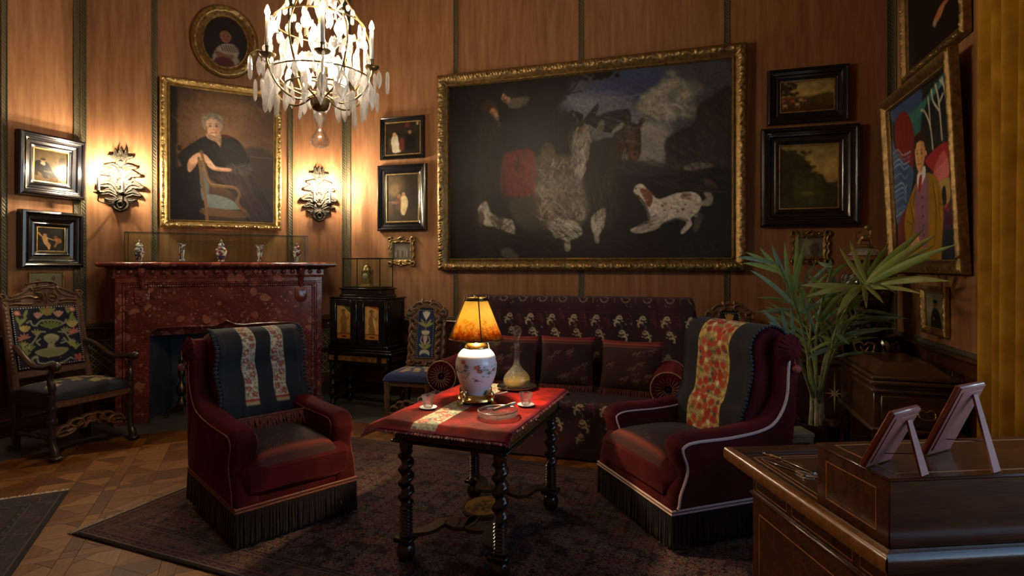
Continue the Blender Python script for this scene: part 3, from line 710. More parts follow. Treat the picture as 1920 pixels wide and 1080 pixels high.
cv.poly([(250, 800), (420, 790), (500, 900), (545, 1015), (440, 1010), (380, 870)], '3a2c2b', .8, 12); cv.poly([(300, 640), (400, 660), (430, 760), (330, 760)], '2b2524', .8, 14)
cv.poly([(238, 610), (260, 600), (300, 605), (310, 625), (305, 668), (285, 645), (250, 630)], 'b89478', 1, 3); cv.poly([(310, 610), (345, 612), (350, 630), (322, 625)], '571d1d', .8, 4)
cv.ell(268, 535, 50, 26, '77695a', 1, 4); cv.poly([(220, 560), (225, 525), (265, 508), (308, 530), (316, 575), (300, 600), (290, 560), (260, 540), (240, 560), (235, 590)], '8d8172', 1, 4)
cv.poly([(240, 550), (262, 532), (295, 545), (304, 580), (295, 612), (272, 625), (250, 612), (241, 585)], 'cda588', 1, 3); cv.poly([(285, 545), (304, 570), (296, 612), (282, 618)], 'a37a5e', .7, 6)
for x in (257, 287): cv.ell(x, 570, 6, 3, '3d2a22', 1, 2); cv.line([(x-9, 561), (x+8, 560)], 3, '6b4f3f', .9, 1.5)
cv.line([(274, 566), (276, 588)], 3, 'a67c62', .8, 2); cv.line([(262, 601), (286, 601)], 4, '8a4c3f', .9, 1.5); cv.ell(274, 612, 9, 4, 'd8b294', .6, 4)
cv.poly([(150, 760), (160, 725), (200, 695), (235, 705), (262, 735), (285, 760), (350, 768), (345, 782), (270, 775), (240, 745), (205, 730), (185, 760), (160, 785)], 'cf9f80', 1, 4); cv.poly([(240, 735), (262, 738), (282, 768), (250, 762)], 'd9b092', 1, 3)
for k in range(3): cv.line([(244+k*8, 742+k*3), (252+k*9, 764+k*2)], 1.5, '8a5f48', .7)
cv.poly([(330, 760), (380, 750), (440, 745), (440, 800), (350, 790)], '4d4642', .8, 10)
cv.poly([(205, 725), (228, 735), (248, 830), (246, 900), (215, 905)], '5c676b', .95, 5); cv.line([(203, 720), (232, 910), (240, 1005)], 13, '6f5336', 1, 3); cv.line([(215, 690), (250, 830), (300, 850), (370, 858), (392, 890), (380, 930), (418, 970)], 15, '6b5034', 1, 3)
cv.poly([(240, 890), (330, 905), (395, 945), (390, 960), (245, 950)], '6b7777', .95, 5); cv.poly([(228, 950), (420, 975), (420, 1000), (230, 985)], '5d452c', 1, 3); cv.line([(245, 830), (300, 850), (380, 865)], 4, '96744c', .8, 2)
cv.dabs(150, [(110, 700), (240, 620), (330, 615), (430, 700), (440, 790), (300, 800), (160, 760)], ['2b2423', '120f0f', '3a302d', '1d1817'], 60, 5, 1.1, .8, .5, 1)
cv.dabs(130, [(270, 810), (420, 790), (540, 1010), (430, 1010), (380, 880)], ['4a3a38', '2a1f1f', '54433f', '382b2a'], 90, 5, 1.0, .3, .5, 2)
cv.dabs(120, [(110, 400), (550, 450), (550, 700), (400, 640), (310, 500), (200, 520), (110, 640)], ['6b4d36', '7d5b40', '5a4030', '8b6848'], 60, 12, .8, 1.2, .25, 3)
cv.dabs(40, [(225, 560), (230, 520), (268, 508), (312, 535), (314, 590), (298, 545), (255, 535)], ['a69a8a', '75695b', '5f5448'], 26, 4, .3, 1.0, .6, 4)
cv.line([(243, 575), (246, 605), (262, 622)], 6, '9a7058', .6, 4); cv.ell(256, 590, 8, 7, 'cf9a80', .5, 5); cv.ell(290, 590, 6, 7, 'b98468', .5, 4); cv.line([(268, 588), (280, 590)], 3, '8c6048', .8, 1.5); cv.line([(264, 626), (280, 628), (296, 615)], 5, '8f6a52', .6, 4)
cv.line([(247, 575), (266, 574)], 2, '7a5a48', .8, 1); cv.line([(280, 574), (297, 574)], 2, '7a5a48', .8, 1); cv.poly([(262, 626), (300, 620), (304, 665), (284, 646)], 'a88064', .6, 6); cv.dabs(50, [(330, 760), (440, 745), (440, 800), (350, 790)], ['6b625a', '3a3430', '57504a'], 30, 4, .4, .8, .6, 5)
cv.dabs(60, [(70, 830), (200, 740), (220, 1000), (70, 1000)], ['17120f', '0b0909', '1e1814'], 80, 8, 1.4, .5, .5, 6)
cv.poly([(150, 760), (160, 725), (200, 695), (235, 705), (262, 735), (285, 760), (350, 768), (345, 782), (270, 775), (240, 745), (205, 730), (185, 760), (160, 785)], 'cf9f80', 1, 4); cv.poly([(240, 735), (262, 738), (282, 768), (250, 762)], 'd9b092', 1, 3)
cv.line([(165, 780), (200, 738), (238, 752)], 5, '9a6e54', .6, 4); cv.line([(262, 772), (340, 782)], 5, '9a6e54', .7, 3)
for k in range(3): cv.line([(244+k*8, 742+k*3), (252+k*9, 764+k*2)], 1.5, '8a5f48', .7)
cv.line([(203, 720), (232, 910), (240, 1005)], 13, '6f5336', 1, 3); cv.line([(215, 690), (250, 830), (300, 850), (370, 858), (392, 890), (380, 930), (418, 970)], 14, '6b5034', 1, 3); cv.line([(212, 700), (247, 826), (300, 845), (366, 853)], 4, '9a7850', .8, 2)
cv.mott(.10, 30, 5).mott(.10, 2.5, 6)
picture('woman_portrait', 'large gilt framed portrait of a grey haired woman in black over mantel', 'chamfer', CHL/2-1.318, 2.69, 1.17, 1.56, .088, .085, 'gilt', cv, ART, tilt=math.radians(1.6), off=.012)

# ---- oval portrait of a child
t = thing('oval_portrait', 'oval gilt framed portrait of a small child in striped dress', 'painting', wloc('chamfer', CHL/2-1.30, -.004, 3.555), PI/4); t.rotation_euler = (math.radians(2), 0, PI/4)
W_, H_ = .66, .775
o = obj('frame', frame_mesh(W_, H_, prof_gilt(.125, .07), disp=lambda s, d: carve(.010, .05, .015, .075)(s, d), oval=True), GILTD, t, sharp=75); o.location.z = H_/2
cv = Cv(80, 96, '17110f', quad=[(233, 70), (432, 70), (432, 300), (233, 300)])
cv.ell(330, 180, 110, 120, '1f1916', .8, 60); cv.poly([(285, 230), (320, 195), (370, 190), (395, 220), (390, 250), (410, 300), (280, 300)], '8c8074', 1, 5)
for k in range(7): cv.line([(312+k*11, 202-k), (322+k*11, 225)], 4, '26211f', .9, 1.5)
cv.poly([(288, 228), (330, 240), (370, 240), (360, 260), (300, 258)], '6f4838', .95, 4); cv.poly([(290, 262), (350, 255), (372, 290), (290, 296)], '45191b', .95, 5)
cv.ell(334, 155, 27, 33, '7a5140', 1, 4); cv.poly([(304, 150), (310, 122), (338, 112), (364, 128), (364, 150), (340, 132), (318, 136)], '1b120f', 1, 4)
for x in (325, 345): cv.ell(x, 155, 4, 3, '1d120f', 1, 2)
cv.line([(326, 172), (343, 172)], 3, '58241e', .9, 1.5); cv.line([(335, 157), (336, 165)], 2.5, '5b3a2c', .8); cv.mott(.1, 20, 8)
g = G(); u = np.linspace(0, 2*PI, 61)[:-1]; nr = 30; vs = [(0, -.02, H_/2)]; fs = []
for k in range(1, nr+1):
    vs += [((W_/2-.12)*k/nr*math.cos(a), -.02, H_/2+(H_/2-.12)*k/nr*math.sin(a)) for a in u]
for i in range(60): fs.append((0, 1+i, 1+(i+1) % 60))
for k in range(nr-1):
    for i in range(60): j = (i+1) % 60; fs.append((1+k*60+i, 1+(k+1)*60+i, 1+(k+1)*60+j, 1+k*60+j))
g.add(vs, fs); V = np.array(vs)
obj('canvas', g, ART, t, sharp=0, col=cv.samp(V[:, 0]/(W_-.24)+.5, .5-(V[:, 2]-H_/2)/(H_-.24)))

# ---- small pictures left wall
cv = Cv(72, 84, '54422a', box=(180, 155, 390, 420)); cv.vgrad([(0, '4a3d28'), (.4, '6f5c3c'), (.7, '7d6238'), (1, '6a4c28')])
cv.poly([(190, 270), (215, 250), (265, 260), (300, 330), (320, 375), (270, 360), (270, 385), (245, 385), (230, 350), (195, 330)], '16110e', 1, 4); cv.ell(240, 250, 13, 16, 'a37c5a', 1, 3); cv.ell(240, 240, 16, 9, '2a1c12', 1, 3); cv.poly([(225, 265), (250, 262), (250, 285), (230, 280)], 'b9a98c', .9, 3)
cv.line([(340, 210), (325, 400)], 5, '2d2116'); cv.line([(352, 205), (372, 400)], 5, '2d2116'); cv.poly([(335, 215), (375, 210), (372, 310), (340, 310)], '33281b', .9, 3); cv.poly([(185, 310), (205, 320), (210, 370), (190, 360)], '3a1b12', .9, 4); cv.rect(245, 325, 290, 338, '6c5c45', .9, 2); cv.mott(.2, 8, 3)
picture('artist_painting', 'black framed painting of a seated man by an easel, left of sconce', 'left', 3.79-1.4865, 2.44, .575, .575, .135, .075, 'black', cv, ARTL, tilt=math.radians(1.5))
cv = Cv(66, 76, '14130f', box=(190, 605, 378, 835)); cv.ell(330, 640, 60, 30, '29322c', .8, 25)
cv.line([(205, 660), (225, 690), (245, 700)], 11, 'b58a5c', 1, 3); cv.ell(247, 680, 13, 14, 'b0824f', 1, 3); cv.poly([(230, 700), (262, 695), (268, 740), (285, 770), (275, 820), (262, 790), (240, 755)], 'bf9664', 1, 4); cv.line([(262, 705), (305, 725)], 9, 'b58a5c', 1, 3)
cv.ell(318, 697, 13, 14, '80502e', 1, 3); cv.poly([(305, 715), (345, 705), (358, 745), (330, 760), (305, 790), (318, 745)], '94643c', 1, 4); cv.line([(330, 755), (312, 790)], 10, '8a5c38', 1, 3); cv.mott(.2, 10, 4)
picture('couple_painting', 'black framed dark painting of two pale dancing figures above carved armchair', 'left', 3.79-1.4865, 1.755, .545, .525, .15, .08, 'black', cv, tilt=math.radians(.8))
cv = Cv(50, 44, '8c8262', box=(170, 930, 370, 1080)); cv.mott(.12, 12, 2)
for x, y in ((222, 980), (260, 1000), (315, 965), (300, 1010)):
    cv.line([(x, y), (x+4, y+40)], 3, '4c5034', .9)
    for a in range(5): cv.ell(x+9*math.cos(a*1.257), y+9*math.sin(a*1.257), 7, 6, '5b3e44', .9, 2)
picture('flower_print', 'small pale flower picture in thin gold frame behind carved armchair', 'left', 3.762-1.4865, 1.33, .30, .24, .014, .018, 'gilt', cv, PRINTM)

# ---- small pictures on the back wall
cv = Cv(66, 56, '1a1511', box=(485, 455, 615, 580)); cv.rect(485, 455, 615, 500, '241c15', .8, 10); cv.rect(558, 458, 575, 478, '4a2620', 1, 2); cv.rect(600, 458, 607, 470, '8b8068', 1, 1)
cv.poly([(505, 530), (515, 505), (530, 505), (535, 530), (545, 565), (515, 570), (510, 545)], 'a39c8c', 1, 3); cv.ell(520, 502, 7, 8, '9a7658', 1, 2); cv.rect(500, 515, 508, 555, '3b2a1c', 1, 2); cv.poly([(560, 520), (575, 500), (592, 520), (595, 560), (560, 565)], '0d0b0a', 1, 3); cv.ell(576, 496, 6, 7, '7a5b45', 1, 2); cv.poly([(540, 520), (552, 520), (555, 560), (538, 560)], '52231c', .9, 3); cv.mott(.2, 8, 5)
picture('interior_painting', 'upper of two black framed interior scenes, woman in white seated', 'back', -3.15+1.0575, 2.99, .565, .49, .055, .04, 'black', cv)
cv = Cv(64, 92, '1c150f', box=(495, 655, 610, 840)); cv.ell(520, 700, 40, 45, '4a3a24', .9, 25); cv.ell(525, 715, 16, 25, '6b5536', .7, 12); cv.rect(495, 790, 610, 840, '2a1f14', .8, 14)
cv.poly([(540, 760), (550, 740), (565, 742), (572, 770), (560, 812), (548, 808), (545, 785)], 'a8966f', 1, 3); cv.ell(556, 734, 6, 8, '9a7350', 1, 2); cv.ell(541, 742, 8, 9, '6f4e34', 1, 3); cv.poly([(527, 755), (545, 750), (545, 790), (530, 790)], '4a2c1c', .9, 4); cv.ell(520, 765, 20, 6, '60492c', .9, 3); cv.poly([(500, 770), (515, 768), (518, 810), (502, 810)], '3c2216', .9, 4); cv.mott(.2, 8, 6)
picture('couple_interior_painting', 'lower of two black framed interior scenes, couple embracing in lit room', 'back', -3.15+1.0575, 2.298, .625, .765, .105, .055, 'black', cv)
cv = Cv(60, 40, '6b5d38', quad=[(80, 300), (306, 285), (306, 432), (80, 440)]); cv.vgrad([(0, '6a6344'), (.45, '9a8450'), (.6, '5a4526'), (1, '33240f')])
for k in range(50): cv.ell(80+random.random()**1.6*70, 300+random.random()*60, 9, 7, '2a2311', .9, 3)
cv.poly([(80, 380), (130, 370), (200, 370), (260, 350), (306, 360), (306, 432), (80, 440)], '3a2812', .8, 14); cv.poly([(200, 385), (250, 360), (306, 355), (306, 400), (220, 400)], '413920', .9, 8)
for x, y, c in ((100, 405, 'a08a64'), (130, 385, '8d5a3a'), (150, 400, 'a3906b'), (165, 380, '9b8a70'), (120, 372, '7d3c28'), (180, 385, '7a6444'), (95, 385, '70482c')): cv.ell(x, y, 9, 6, c, .95, 3); cv.line([(x-5, y), (x-8, y+14)], 2, c); cv.line([(x+5, y), (x+8, y+14)], 2, c)
cv.mott(.25, 6, 7)
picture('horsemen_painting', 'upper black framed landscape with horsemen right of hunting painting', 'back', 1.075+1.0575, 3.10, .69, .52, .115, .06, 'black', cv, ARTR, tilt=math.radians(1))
cv = Cv(64, 68, '8a7a48', quad=[(75, 552), (312, 545), (310, 798), (72, 805)]); cv.vgrad([(0, '6d6440'), (.35, '9c8a52'), (.55, '8a7444'), (.7, '4a4024'), (1, '2a2614')])
cv.poly([(72, 580), (110, 575), (160, 590), (200, 630), (210, 665), (245, 665), (270, 700), (310, 690), (310, 805), (72, 805)], '2c2a18', 1, 6); cv.poly([(140, 660), (200, 650), (240, 680), (250, 770), (140, 780)], '3f3d22', .8, 20); cv.ell(185, 742, 30, 9, '5e5630', .8, 5)
for k in range(60): cv.ell(80+random.random()*140, 570+random.random()*110, 9, 7, random.choice(['24220f', '33311b', '2a2815']), .7, 4)
cv.ell(285, 690, 24, 8, '7a6a4a', .8, 6); cv.mott(.25, 6, 8)
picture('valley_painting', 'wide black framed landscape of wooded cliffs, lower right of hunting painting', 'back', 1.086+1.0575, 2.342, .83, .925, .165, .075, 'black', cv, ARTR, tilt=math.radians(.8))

# ---- small carved gilt frames with pierced scrolling edges
def scroll_frame(name, label, x, z, w, h, cv):
    t = thing(name, label, 'picture', wloc('back', x, -.003, z-h/2), 0)
    c = Cv(74, 64, box=(0, 0, 74, 64)); c.hz([(5, 6), (69, 6), (69, 58), (5, 58)], 0, .016, True, False)
    for sx in (0, 1):
        for sy in (0, 1):
            f = lambda p: [(74-a if sx else a, 64-b if sy else b) for a, b in p]
            c.hz(f([(2, 10), (3, 3), (10, 2), (11, 8), (6, 9)]), 4.5, .03); c.hz(f([(10, 4), (18, 7), (26, 4), (34, 7)]), 4, .026); c.hz(f([(4, 10), (7, 18), (3, 24), (6, 31)]), 4, .026)
            c.hz(f([(12, 11), (22, 12), (30, 10), (37, 12)]), 3, .03); c.hz(f([(11, 12), (12, 20), (10, 27), (12, 33)]), 3, .03)
            c.hz(f([(20, 5), (23, 9), (28, 7)]), 2.5, .033)
    c.hz([(30, 5), (37, 1.5), (44, 5)], 5, .034); c.hz([(30, 60), (37, 62), (44, 60)], 4, .03)
    c.cut([(15, 15), (59, 15), (59, 49), (15, 49)], False)
    relief('frame', c, w, h, GILTD, t, (0, 0, h/2))
    art('canvas', cv, w*.6, h*.54, PRINTM, t, (0, -.008, h/2))
cv = Cv(40, 34, '4a4640'); cv.ell(.5, .5, .4, .35, '6f6a60', .8, .2)
for k in range(14): cv.rect(.1+k*.06, .35+random.random()*.2, .14+k*.06, .85, random.choice(['2a2623', '8d877a', '5b4a3f']), .8, .02)
scroll_frame('gilt_miniature', 'tiny picture in carved gilt scroll frame below two black frames', -3.165+1.0575, 1.675, .36, .345, cv)
cv = Cv(40, 34, '6d675c'); cv.ell(.4, .5, .3, .4, '8f887a', .8, .15); cv.ell(.68, .6, .2, .35, '4b4139', .9, .1); cv.ell(.35, .3, .08, .1, 'a08b74', 1, .03); cv.mott(.2, 5, 3)
scroll_frame('gilt_picture', 'small picture in carved gilt scroll frame behind the palm', 1.105+1.0575, 1.68, .345, .325, cv)

# ---- right wall: man in ochre coat, dark portrait above, small gilt photograph
cv = Cv(140, 190, '15181a', quad=[(528, 432), (768, 250), (830, 1010), (560, 890)])
q = cv
q.poly([(528, 430), (640, 350), (620, 500), (560, 480)], '2b3a5c', 1, 10); q.poly([(560, 460), (640, 400), (760, 260), (770, 330), (680, 400), (640, 520), (580, 500)], '23504c', .9, 8)
q.poly([(650, 420), (770, 320), (800, 560), (660, 580)], '0e1618', 1, 8)
for k in range(26): q.line([(600+k*5, 480-k*6), (590+k*6, 455-k*6.5)], 4, random.choice(['2f6a62', '3a7a70', '1f4440']), .8)
for p in ([(690, 560), (678, 480), (655, 430), (640, 425)], [(678, 480), (672, 410), (668, 380)], [(732, 530), (722, 440), (714, 380), (700, 330)], [(720, 425), (690, 390), (682, 350)], [(768, 520), (760, 420), (745, 350), (730, 300)], [(757, 400), (750, 340), (720, 310)], [(716, 400), (735, 360)]): q.line(p, 6, '9a968c', 1, 1.5)
q.poly([(545, 470), (580, 430), (612, 500), (610, 620), (585, 600), (555, 570)], '5b1a18', 1, 4)
for k in range(3): q.line([(560+k*15, 450+k*10), (565+k*14, 520+k*12), (590+k*8, 590)], 4, '7d2a24', .8)
q.poly([(532, 520), (560, 575), (610, 620), (600, 700), (570, 780), (545, 740)], '2e4668', 1, 3)
for k in range(14): q.line([(540+k*.6, 560+k*15), (556+k*2, 550+k*15), (572+k*1.5, 568+k*15), (600-k*2, 560+k*15)], 4, random.choice(['7f93ae', '566f94', '1d2f4d']), .8)
q.poly([(560, 780), (600, 740), (620, 880), (568, 880)], '542028', 1, 8); q.poly([(690, 700), (790, 640), (815, 760), (800, 940), (740, 960), (720, 820)], '3a2035', 1, 6); q.poly([(700, 880), (826, 880), (830, 1010), (700, 960)], '14202a', 1, 10); q.line([(790, 700), (806, 850), (790, 940), (745, 930)], 7, '352a55', .8)
q.poly([(660, 590), (765, 535), (790, 590), (745, 690), (735, 690), (690, 640)], '7e1f26', 1, 2); q.poly([(690, 650), (742, 570), (768, 670), (720, 695)], '9b4648', 1, 2)
for a in range(6):
    for b in range(5): q.line([(698+a*11+b*3, 640+b*12-a*7), (704+a*11+b*3, 646+b*12-a*7), (709+a*11+b*3, 638+b*12-a*7)], 2, 'c08a84', .9)
q.poly([(722, 690), (770, 680), (772, 760), (735, 775)], '8d7a44', 1, 2); q.poly([(732, 715), (748, 705), (755, 765), (738, 772)], '15181d', 1, 2)
for k in range(24): q.ell(742+random.random()*45, 770+random.random()*30, 4, 3, random.choice(['7b2028', '2e4a2a', '9b3a3c']), .9, 2)
q.poly([(590, 730), (625, 660), (650, 640), (690, 650), (720, 690), (740, 800), (735, 880), (720, 1000), (640, 960), (605, 900), (580, 810)], '7a5a1a', 1, 3)
for p in ([(600, 720), (612, 790), (600, 840)], [(590, 780), (610, 800)], [(690, 680), (706, 780), (700, 900)], [(715, 720), (722, 800), (735, 850)], [(720, 760), (735, 770)], [(618, 690), (606, 760)]): q.line(p, 4, '3d2a0a', .8, 2)
for p in ([(605, 730), (618, 780)], [(700, 690), (716, 760)], [(728, 790), (732, 850)]): q.line(p, 4, 'a9852e', .7, 3)
q.poly([(620, 680), (640, 655), (668, 650), (672, 780), (668, 890), (620, 850), (618, 760)], '6e4c5c', 1, 2)
for k in range(5): q.ell(646+k*1.5, 720+k*32, 4, 5, '33202b', 1, 1.5)
q.poly([(626, 640), (655, 615), (658, 650), (640, 680), (630, 690)], 'b9b4b4', 1, 2); q.poly([(634, 650), (644, 645), (640, 700), (630, 690)], '7c2a28', 1, 1.5)
q.poly([(616, 540), (630, 515), (652, 530), (656, 580), (645, 625), (632, 632), (620, 600)], 'b58a5f', 1, 2.5); q.poly([(640, 530), (656, 560), (648, 620), (640, 628)], '94693f', .7, 5)
q.poly([(611, 552), (614, 512), (634, 496), (656, 508), (662, 548), (657, 556), (650, 532), (634, 528), (622, 536), (617, 554)], '20100c', 1, 2, False); q.line([(616, 548), (622, 516), (640, 504), (656, 522), (660, 548)], 13, '24120d', 1, 2)
for x in (625, 642): q.ell(x, 570, 4, 3, '241610', 1, 1.5); q.line([(x-6, 560), (x+5, 558)], 2, '3a2418', 1)
q.line([(632, 566), (629, 592), (634, 594)], 2, '8a5f3c', .9); q.line([(626, 606), (640, 604)], 3, '84402f', .9); q.ell(660, 572, 4, 10, 'a8794e', 1, 2)
q.poly([(605, 860), (612, 838), (630, 840), (636, 868), (618, 878)], 'a87c56', 1, 3)
for k in range(4): q.line([(610+k*5, 848), (614+k*5, 868)], 1.5, '70492e', .8)
q.mott(.1, 10, 9)
t = picture('man_portrait', 'leaning gilt framed painting of a man in ochre coat beside red roofed house', 'right', 0, 2.2, 1.38, 1.51, .105, .075, 'bead', cv, attr_mat('bold_oil_paint', .4, 2.0, bump=.15), rz=-PI/2, loc=(1.778, 5.11, 1.45), tilt=math.radians(2.8), fmat=GILTD, amp=.04)
g = G()
for k in range(84):
    for zz in (.018, 1.492): g.ball((-.675+k*.0163, -.066, zz), .0085, 6, sc=(.7, 1, 1.5))
obj('gadroon_edge', g, GILT, t, kind='stuff')
cv = Cv(90, 110, '0f0a08', quad=[(585, -440), (800, -440), (800, 165), (600, 305)]); cv.ell(700, -180, 55, 75, '7a5a44', 1, 10); cv.poly([(600, 60), (700, -60), (800, 0), (800, 200), (600, 310)], '120c0a', 1, 10)
cv.poly([(710, 100), (716, 80), (735, 45), (760, 32), (764, 38), (748, 55), (740, 80), (725, 105)], 'a06a48', 1, 3); cv.poly([(708, 100), (720, 92), (720, 115), (710, 122)], '8d867c', 1, 2); cv.mott(.15, 20, 11)
picture('dark_portrait', 'dark portrait showing a raised hand, hung above the man in ochre coat', 'right', 0, 3.62, 1.12, 1.24, .075, .06, 'gilt', cv, rz=-PI/2, loc=(1.782, 4.985, 3.04), tilt=math.radians(1), fmat=GILTD)
cv = Cv(44, 60, '9a917a', box=(0, 0, 44, 60)); cv.vgrad([(0, '6f6a5a'), (.5, 'a59c84'), (1, '6a6250')]); cv.poly([(12, 60), (14, 34), (22, 26), (31, 34), (34, 60)], '241f1c', 1, 2); cv.ell(22, 20, 4.5, 6, '8a6a50', 1, 1); cv.ell(22, 15, 5, 3, '1c1613', 1, 1); cv.ell(18, 45, 3, 2, '8a6a50', 1, 1)
picture('small_portrait', 'small gold framed picture of a dark clothed figure low beside the curtain', 'right', 0, 1.17, .44, .365, .055, .035, 'gilt', cv, PRINTM, rz=-PI/2, loc=(1.786, 4.98, .99), tilt=math.radians(1))
# ------------------------------------------------------------------ fireplace
def marble_mat():
    t = NT('red_breccia_marble'); v = t.coord(); w = t.n('TexNoise'); w.inputs['Scale'].default_value = 5; t.l(v, w.inputs['Vector'])
    vv = t.n('VectorMath', operation='ADD'); sc1 = t.n('VectorMath', operation='SCALE'); t.l(w.outputs['Color'], sc1.inputs[0]); sc1.inputs['Scale'].default_value = .12; t.l(v, vv.inputs[0]); t.l(sc1.outputs[0], vv.inputs[1])
    def vor(scale, seedo):
        x = t.n('TexVoronoi'); x.inputs['Scale'].default_value = scale; a = t.n('VectorMath', operation='ADD'); t.l(vv.outputs[0], a.inputs[0]); a.inputs[1].default_value = (seedo,)*3; t.l(a.outputs[0], x.inputs['Vector'])
        return x
    base = t.ramp(t.noise(v, 9, 6, .6), [(.3, (.090, .016, .011)), (.55, (.165, .032, .021)), (.75, (.26, .070, .046))])
    c = base
    for scl, so, th, col1, col2, rad in ((9, 0, .72, (.42, .16, .075), (.36, .10, .07), .38), (26, 3, .70, (.42, .19, .12), (.24, .06, .04), .36), (60, 7, .74, (.40, .16, .11), (.30, .07, .05), .34)):
        x = vor(scl, so); sp = t.n('SeparateColor'); t.l(x.outputs['Color'], sp.inputs[0])
        big = t.noise(v, 2.2, 2); thr = t.math('ADD', th, t.math('MULTIPLY', t.math('SUBTRACT', .5, big), 1.1))
        on = t.math('GREATER_THAN', sp.outputs[0], thr); inr = t.math('LESS_THAN', x.outputs['Distance'], rad)
        tint = t.mix(sp.outputs[1], col1, col2); c = t.mix(t.math('MULTIPLY', t.math('MULTIPLY', on, inr), .8), c, tint)
    return t.fin(c, .2, coat=.35)
MARBLE = marble_mat()
fp = thing('fireplace', 'red breccia marble fireplace across the corner with deep mantel shelf', 'fireplace', chp(1.30), PI/4)
D = .50
for s in (-1, 1):
    g = G(); g.box((s*.797, -D/2-.0, .40), (.276, D, .80), .006); obj('jamb', g, MARBLE, fp)
    g = G(); g.box((s*.80, -D-.012, .05), (.29, .03, .10), .006); obj('plinth', g, MARBLE, fp)
    g = G(); g.box((s*.862, -D-.008, .715), (.018, .024, 1.23), .006); g.box((s*.905, -D-.004, .70), (.055, .014, 1.26), .004)      # leaf moulding
    for k in range(62): g.ball((s*.838, -D-.010, .11+k*.0198), .0125, 6, sc=(1.3, .8, .8))
    obj('leaf_moulding', g, MARBLE, fp)
arch = [(-.935, .80), (-.659, .80), (-.659, .83)] + [(-.659+.08*(1-math.cos(a)), .83+.08*math.sin(a)) for a in np.linspace(.3, PI/2, 5)] + [(-.3, .912), (-.16, .905), (-.09, .912), (-.045, .93), (0, .958), (.045, .93), (.09, .912), (.16, .905), (.3, .912)] + [(.659-.08*(1-math.cos(a)), .83+.08*math.sin(a)) for a in np.linspace(PI/2, .3, 5)] + [(.659, .83), (.659, .80), (.935, .80), (.935, 1.40), (-.935, 1.40)]
g = G(); g.prism(arch, -D, -D+.13); o = fixn(obj('lintel', g, MARBLE, fp, sharp=30))
g = G(); g.box((0, -.185, 1.11), (1.87, .37, .58)); obj('chimney_block', g, MARBLE, fp)
g = G(); g.tube([(x, -D-.004, z) for x, z in arch[2:-4]], .010, 8); obj('arch_moulding', g, MARBLE, fp)
g = G(); g.box((0, -D-.008, 1.335), (1.74, .024, .018), .006); g.box((0, -D-.004, 1.37), (1.87, .014, .05), .004)
for k in range(84): g.ball((-.823+k*.0198, -D-.010, 1.311), .0125, 6, sc=(.8, .8, 1.3))
obj('leaf_moulding', g, MARBLE, fp)
def mould(nm, prof, z0, hw):      # moulding returned round both ends: profile of (reach beyond the body, height)
    g = G(); v = []; f = []
    for r, z in prof: v += [(-hw-r, 0, z0+z), (-hw-r, -D-r, z0+z), (hw+r, -D-r, z0+z), (hw+r, 0, z0+z)]
    for k in range(len(prof)-1):
        for i in range(3): f.append((k*4+i, k*4+i+1, k*4+i+5, k*4+i+4))
    m = len(prof)-1; f.append((m*4, m*4+1, m*4+2, m*4+3)); f.append((3, 2, 1, 0)); g.add(v, f); return obj(nm, g, MARBLE, fp, sharp=35)
mould('cornice', [(.0, 0), (.02, .005), (.022, .02), (.012, .028), (.012, .085), (.05, .10), (.075, .11)], 1.385, .935)
mould('mantel_shelf', [(.085, 0), (.105, .008), (.115, .022), (.115, .034), (.105, .046), (.09, .052)], 1.495, .955)
for k in range(21):
    g = G(); g.ball((-.90+k*.09, -D-.03, 1.448), .024, 10); obj('dentil_ball', g, MARBLE, fp)
for s in (-1, 1):
    x = s*.715; g = G(); g.tube(smooth_pts([(x, -D-.075, 1.475), (x, -D-.085, 1.44), (x, -D-.05, 1.40), (x, -D-.03, 1.34), (x+.012, -D-.022, 1.29)], 5), [.034, .034, .033, .032, .03, .03, .03, .029, .028, .028, .027, .027, .026, .026, .025, .024, .023, .022, .022, .02, .02], 8)
    g.lathe([(.001, -.03), (.016, -.025), (.02, 0), (.016, .025), (.001, .03)], 10, (x, -D-.085, 1.44), Matrix.Translation((x, -D-.085, 1.44)) @ Matrix.Rotation(PI/2, 4, 'Y') @ Matrix.Translation((-x, D+.085, -1.44)))
    obj('scroll_bracket', g, MARBLE, fp)
    sh = [(x-.062, 1.275), (x-.062, 1.18), (x-.055, 1.15), (x-.02, 1.125), (x, 1.118), (x+.02, 1.125), (x+.055, 1.15), (x+.062, 1.18), (x+.062, 1.275), (x+.03, 1.268), (x, 1.275), (x-.03, 1.268)]
    g = G(); g.prism(sh, -D-.022, -D+.01, b=.006); fixn(obj('shield', g, MARBLE, fp, sharp=30))
SOOT = simple('blue_grey_firebox', (.030, .036, .046), .8, 0, .5, 6, bump=.2)
g = G(); a = .66; g.add([(-a, -D+.13, 0), (-.50, -.03, 0), (.50, -.03, 0), (a, -D+.13, 0), (-a, -D+.13, .96), (-.50, -.03, .96), (.50, -.03, .96), (a, -D+.13, .96)], [(0, 1, 5, 4), (1, 2, 6, 5), (2, 3, 7, 6), (4, 5, 6, 7), (0, 3, 2, 1)]); obj('firebox', g, SOOT, fp, sharp=0)
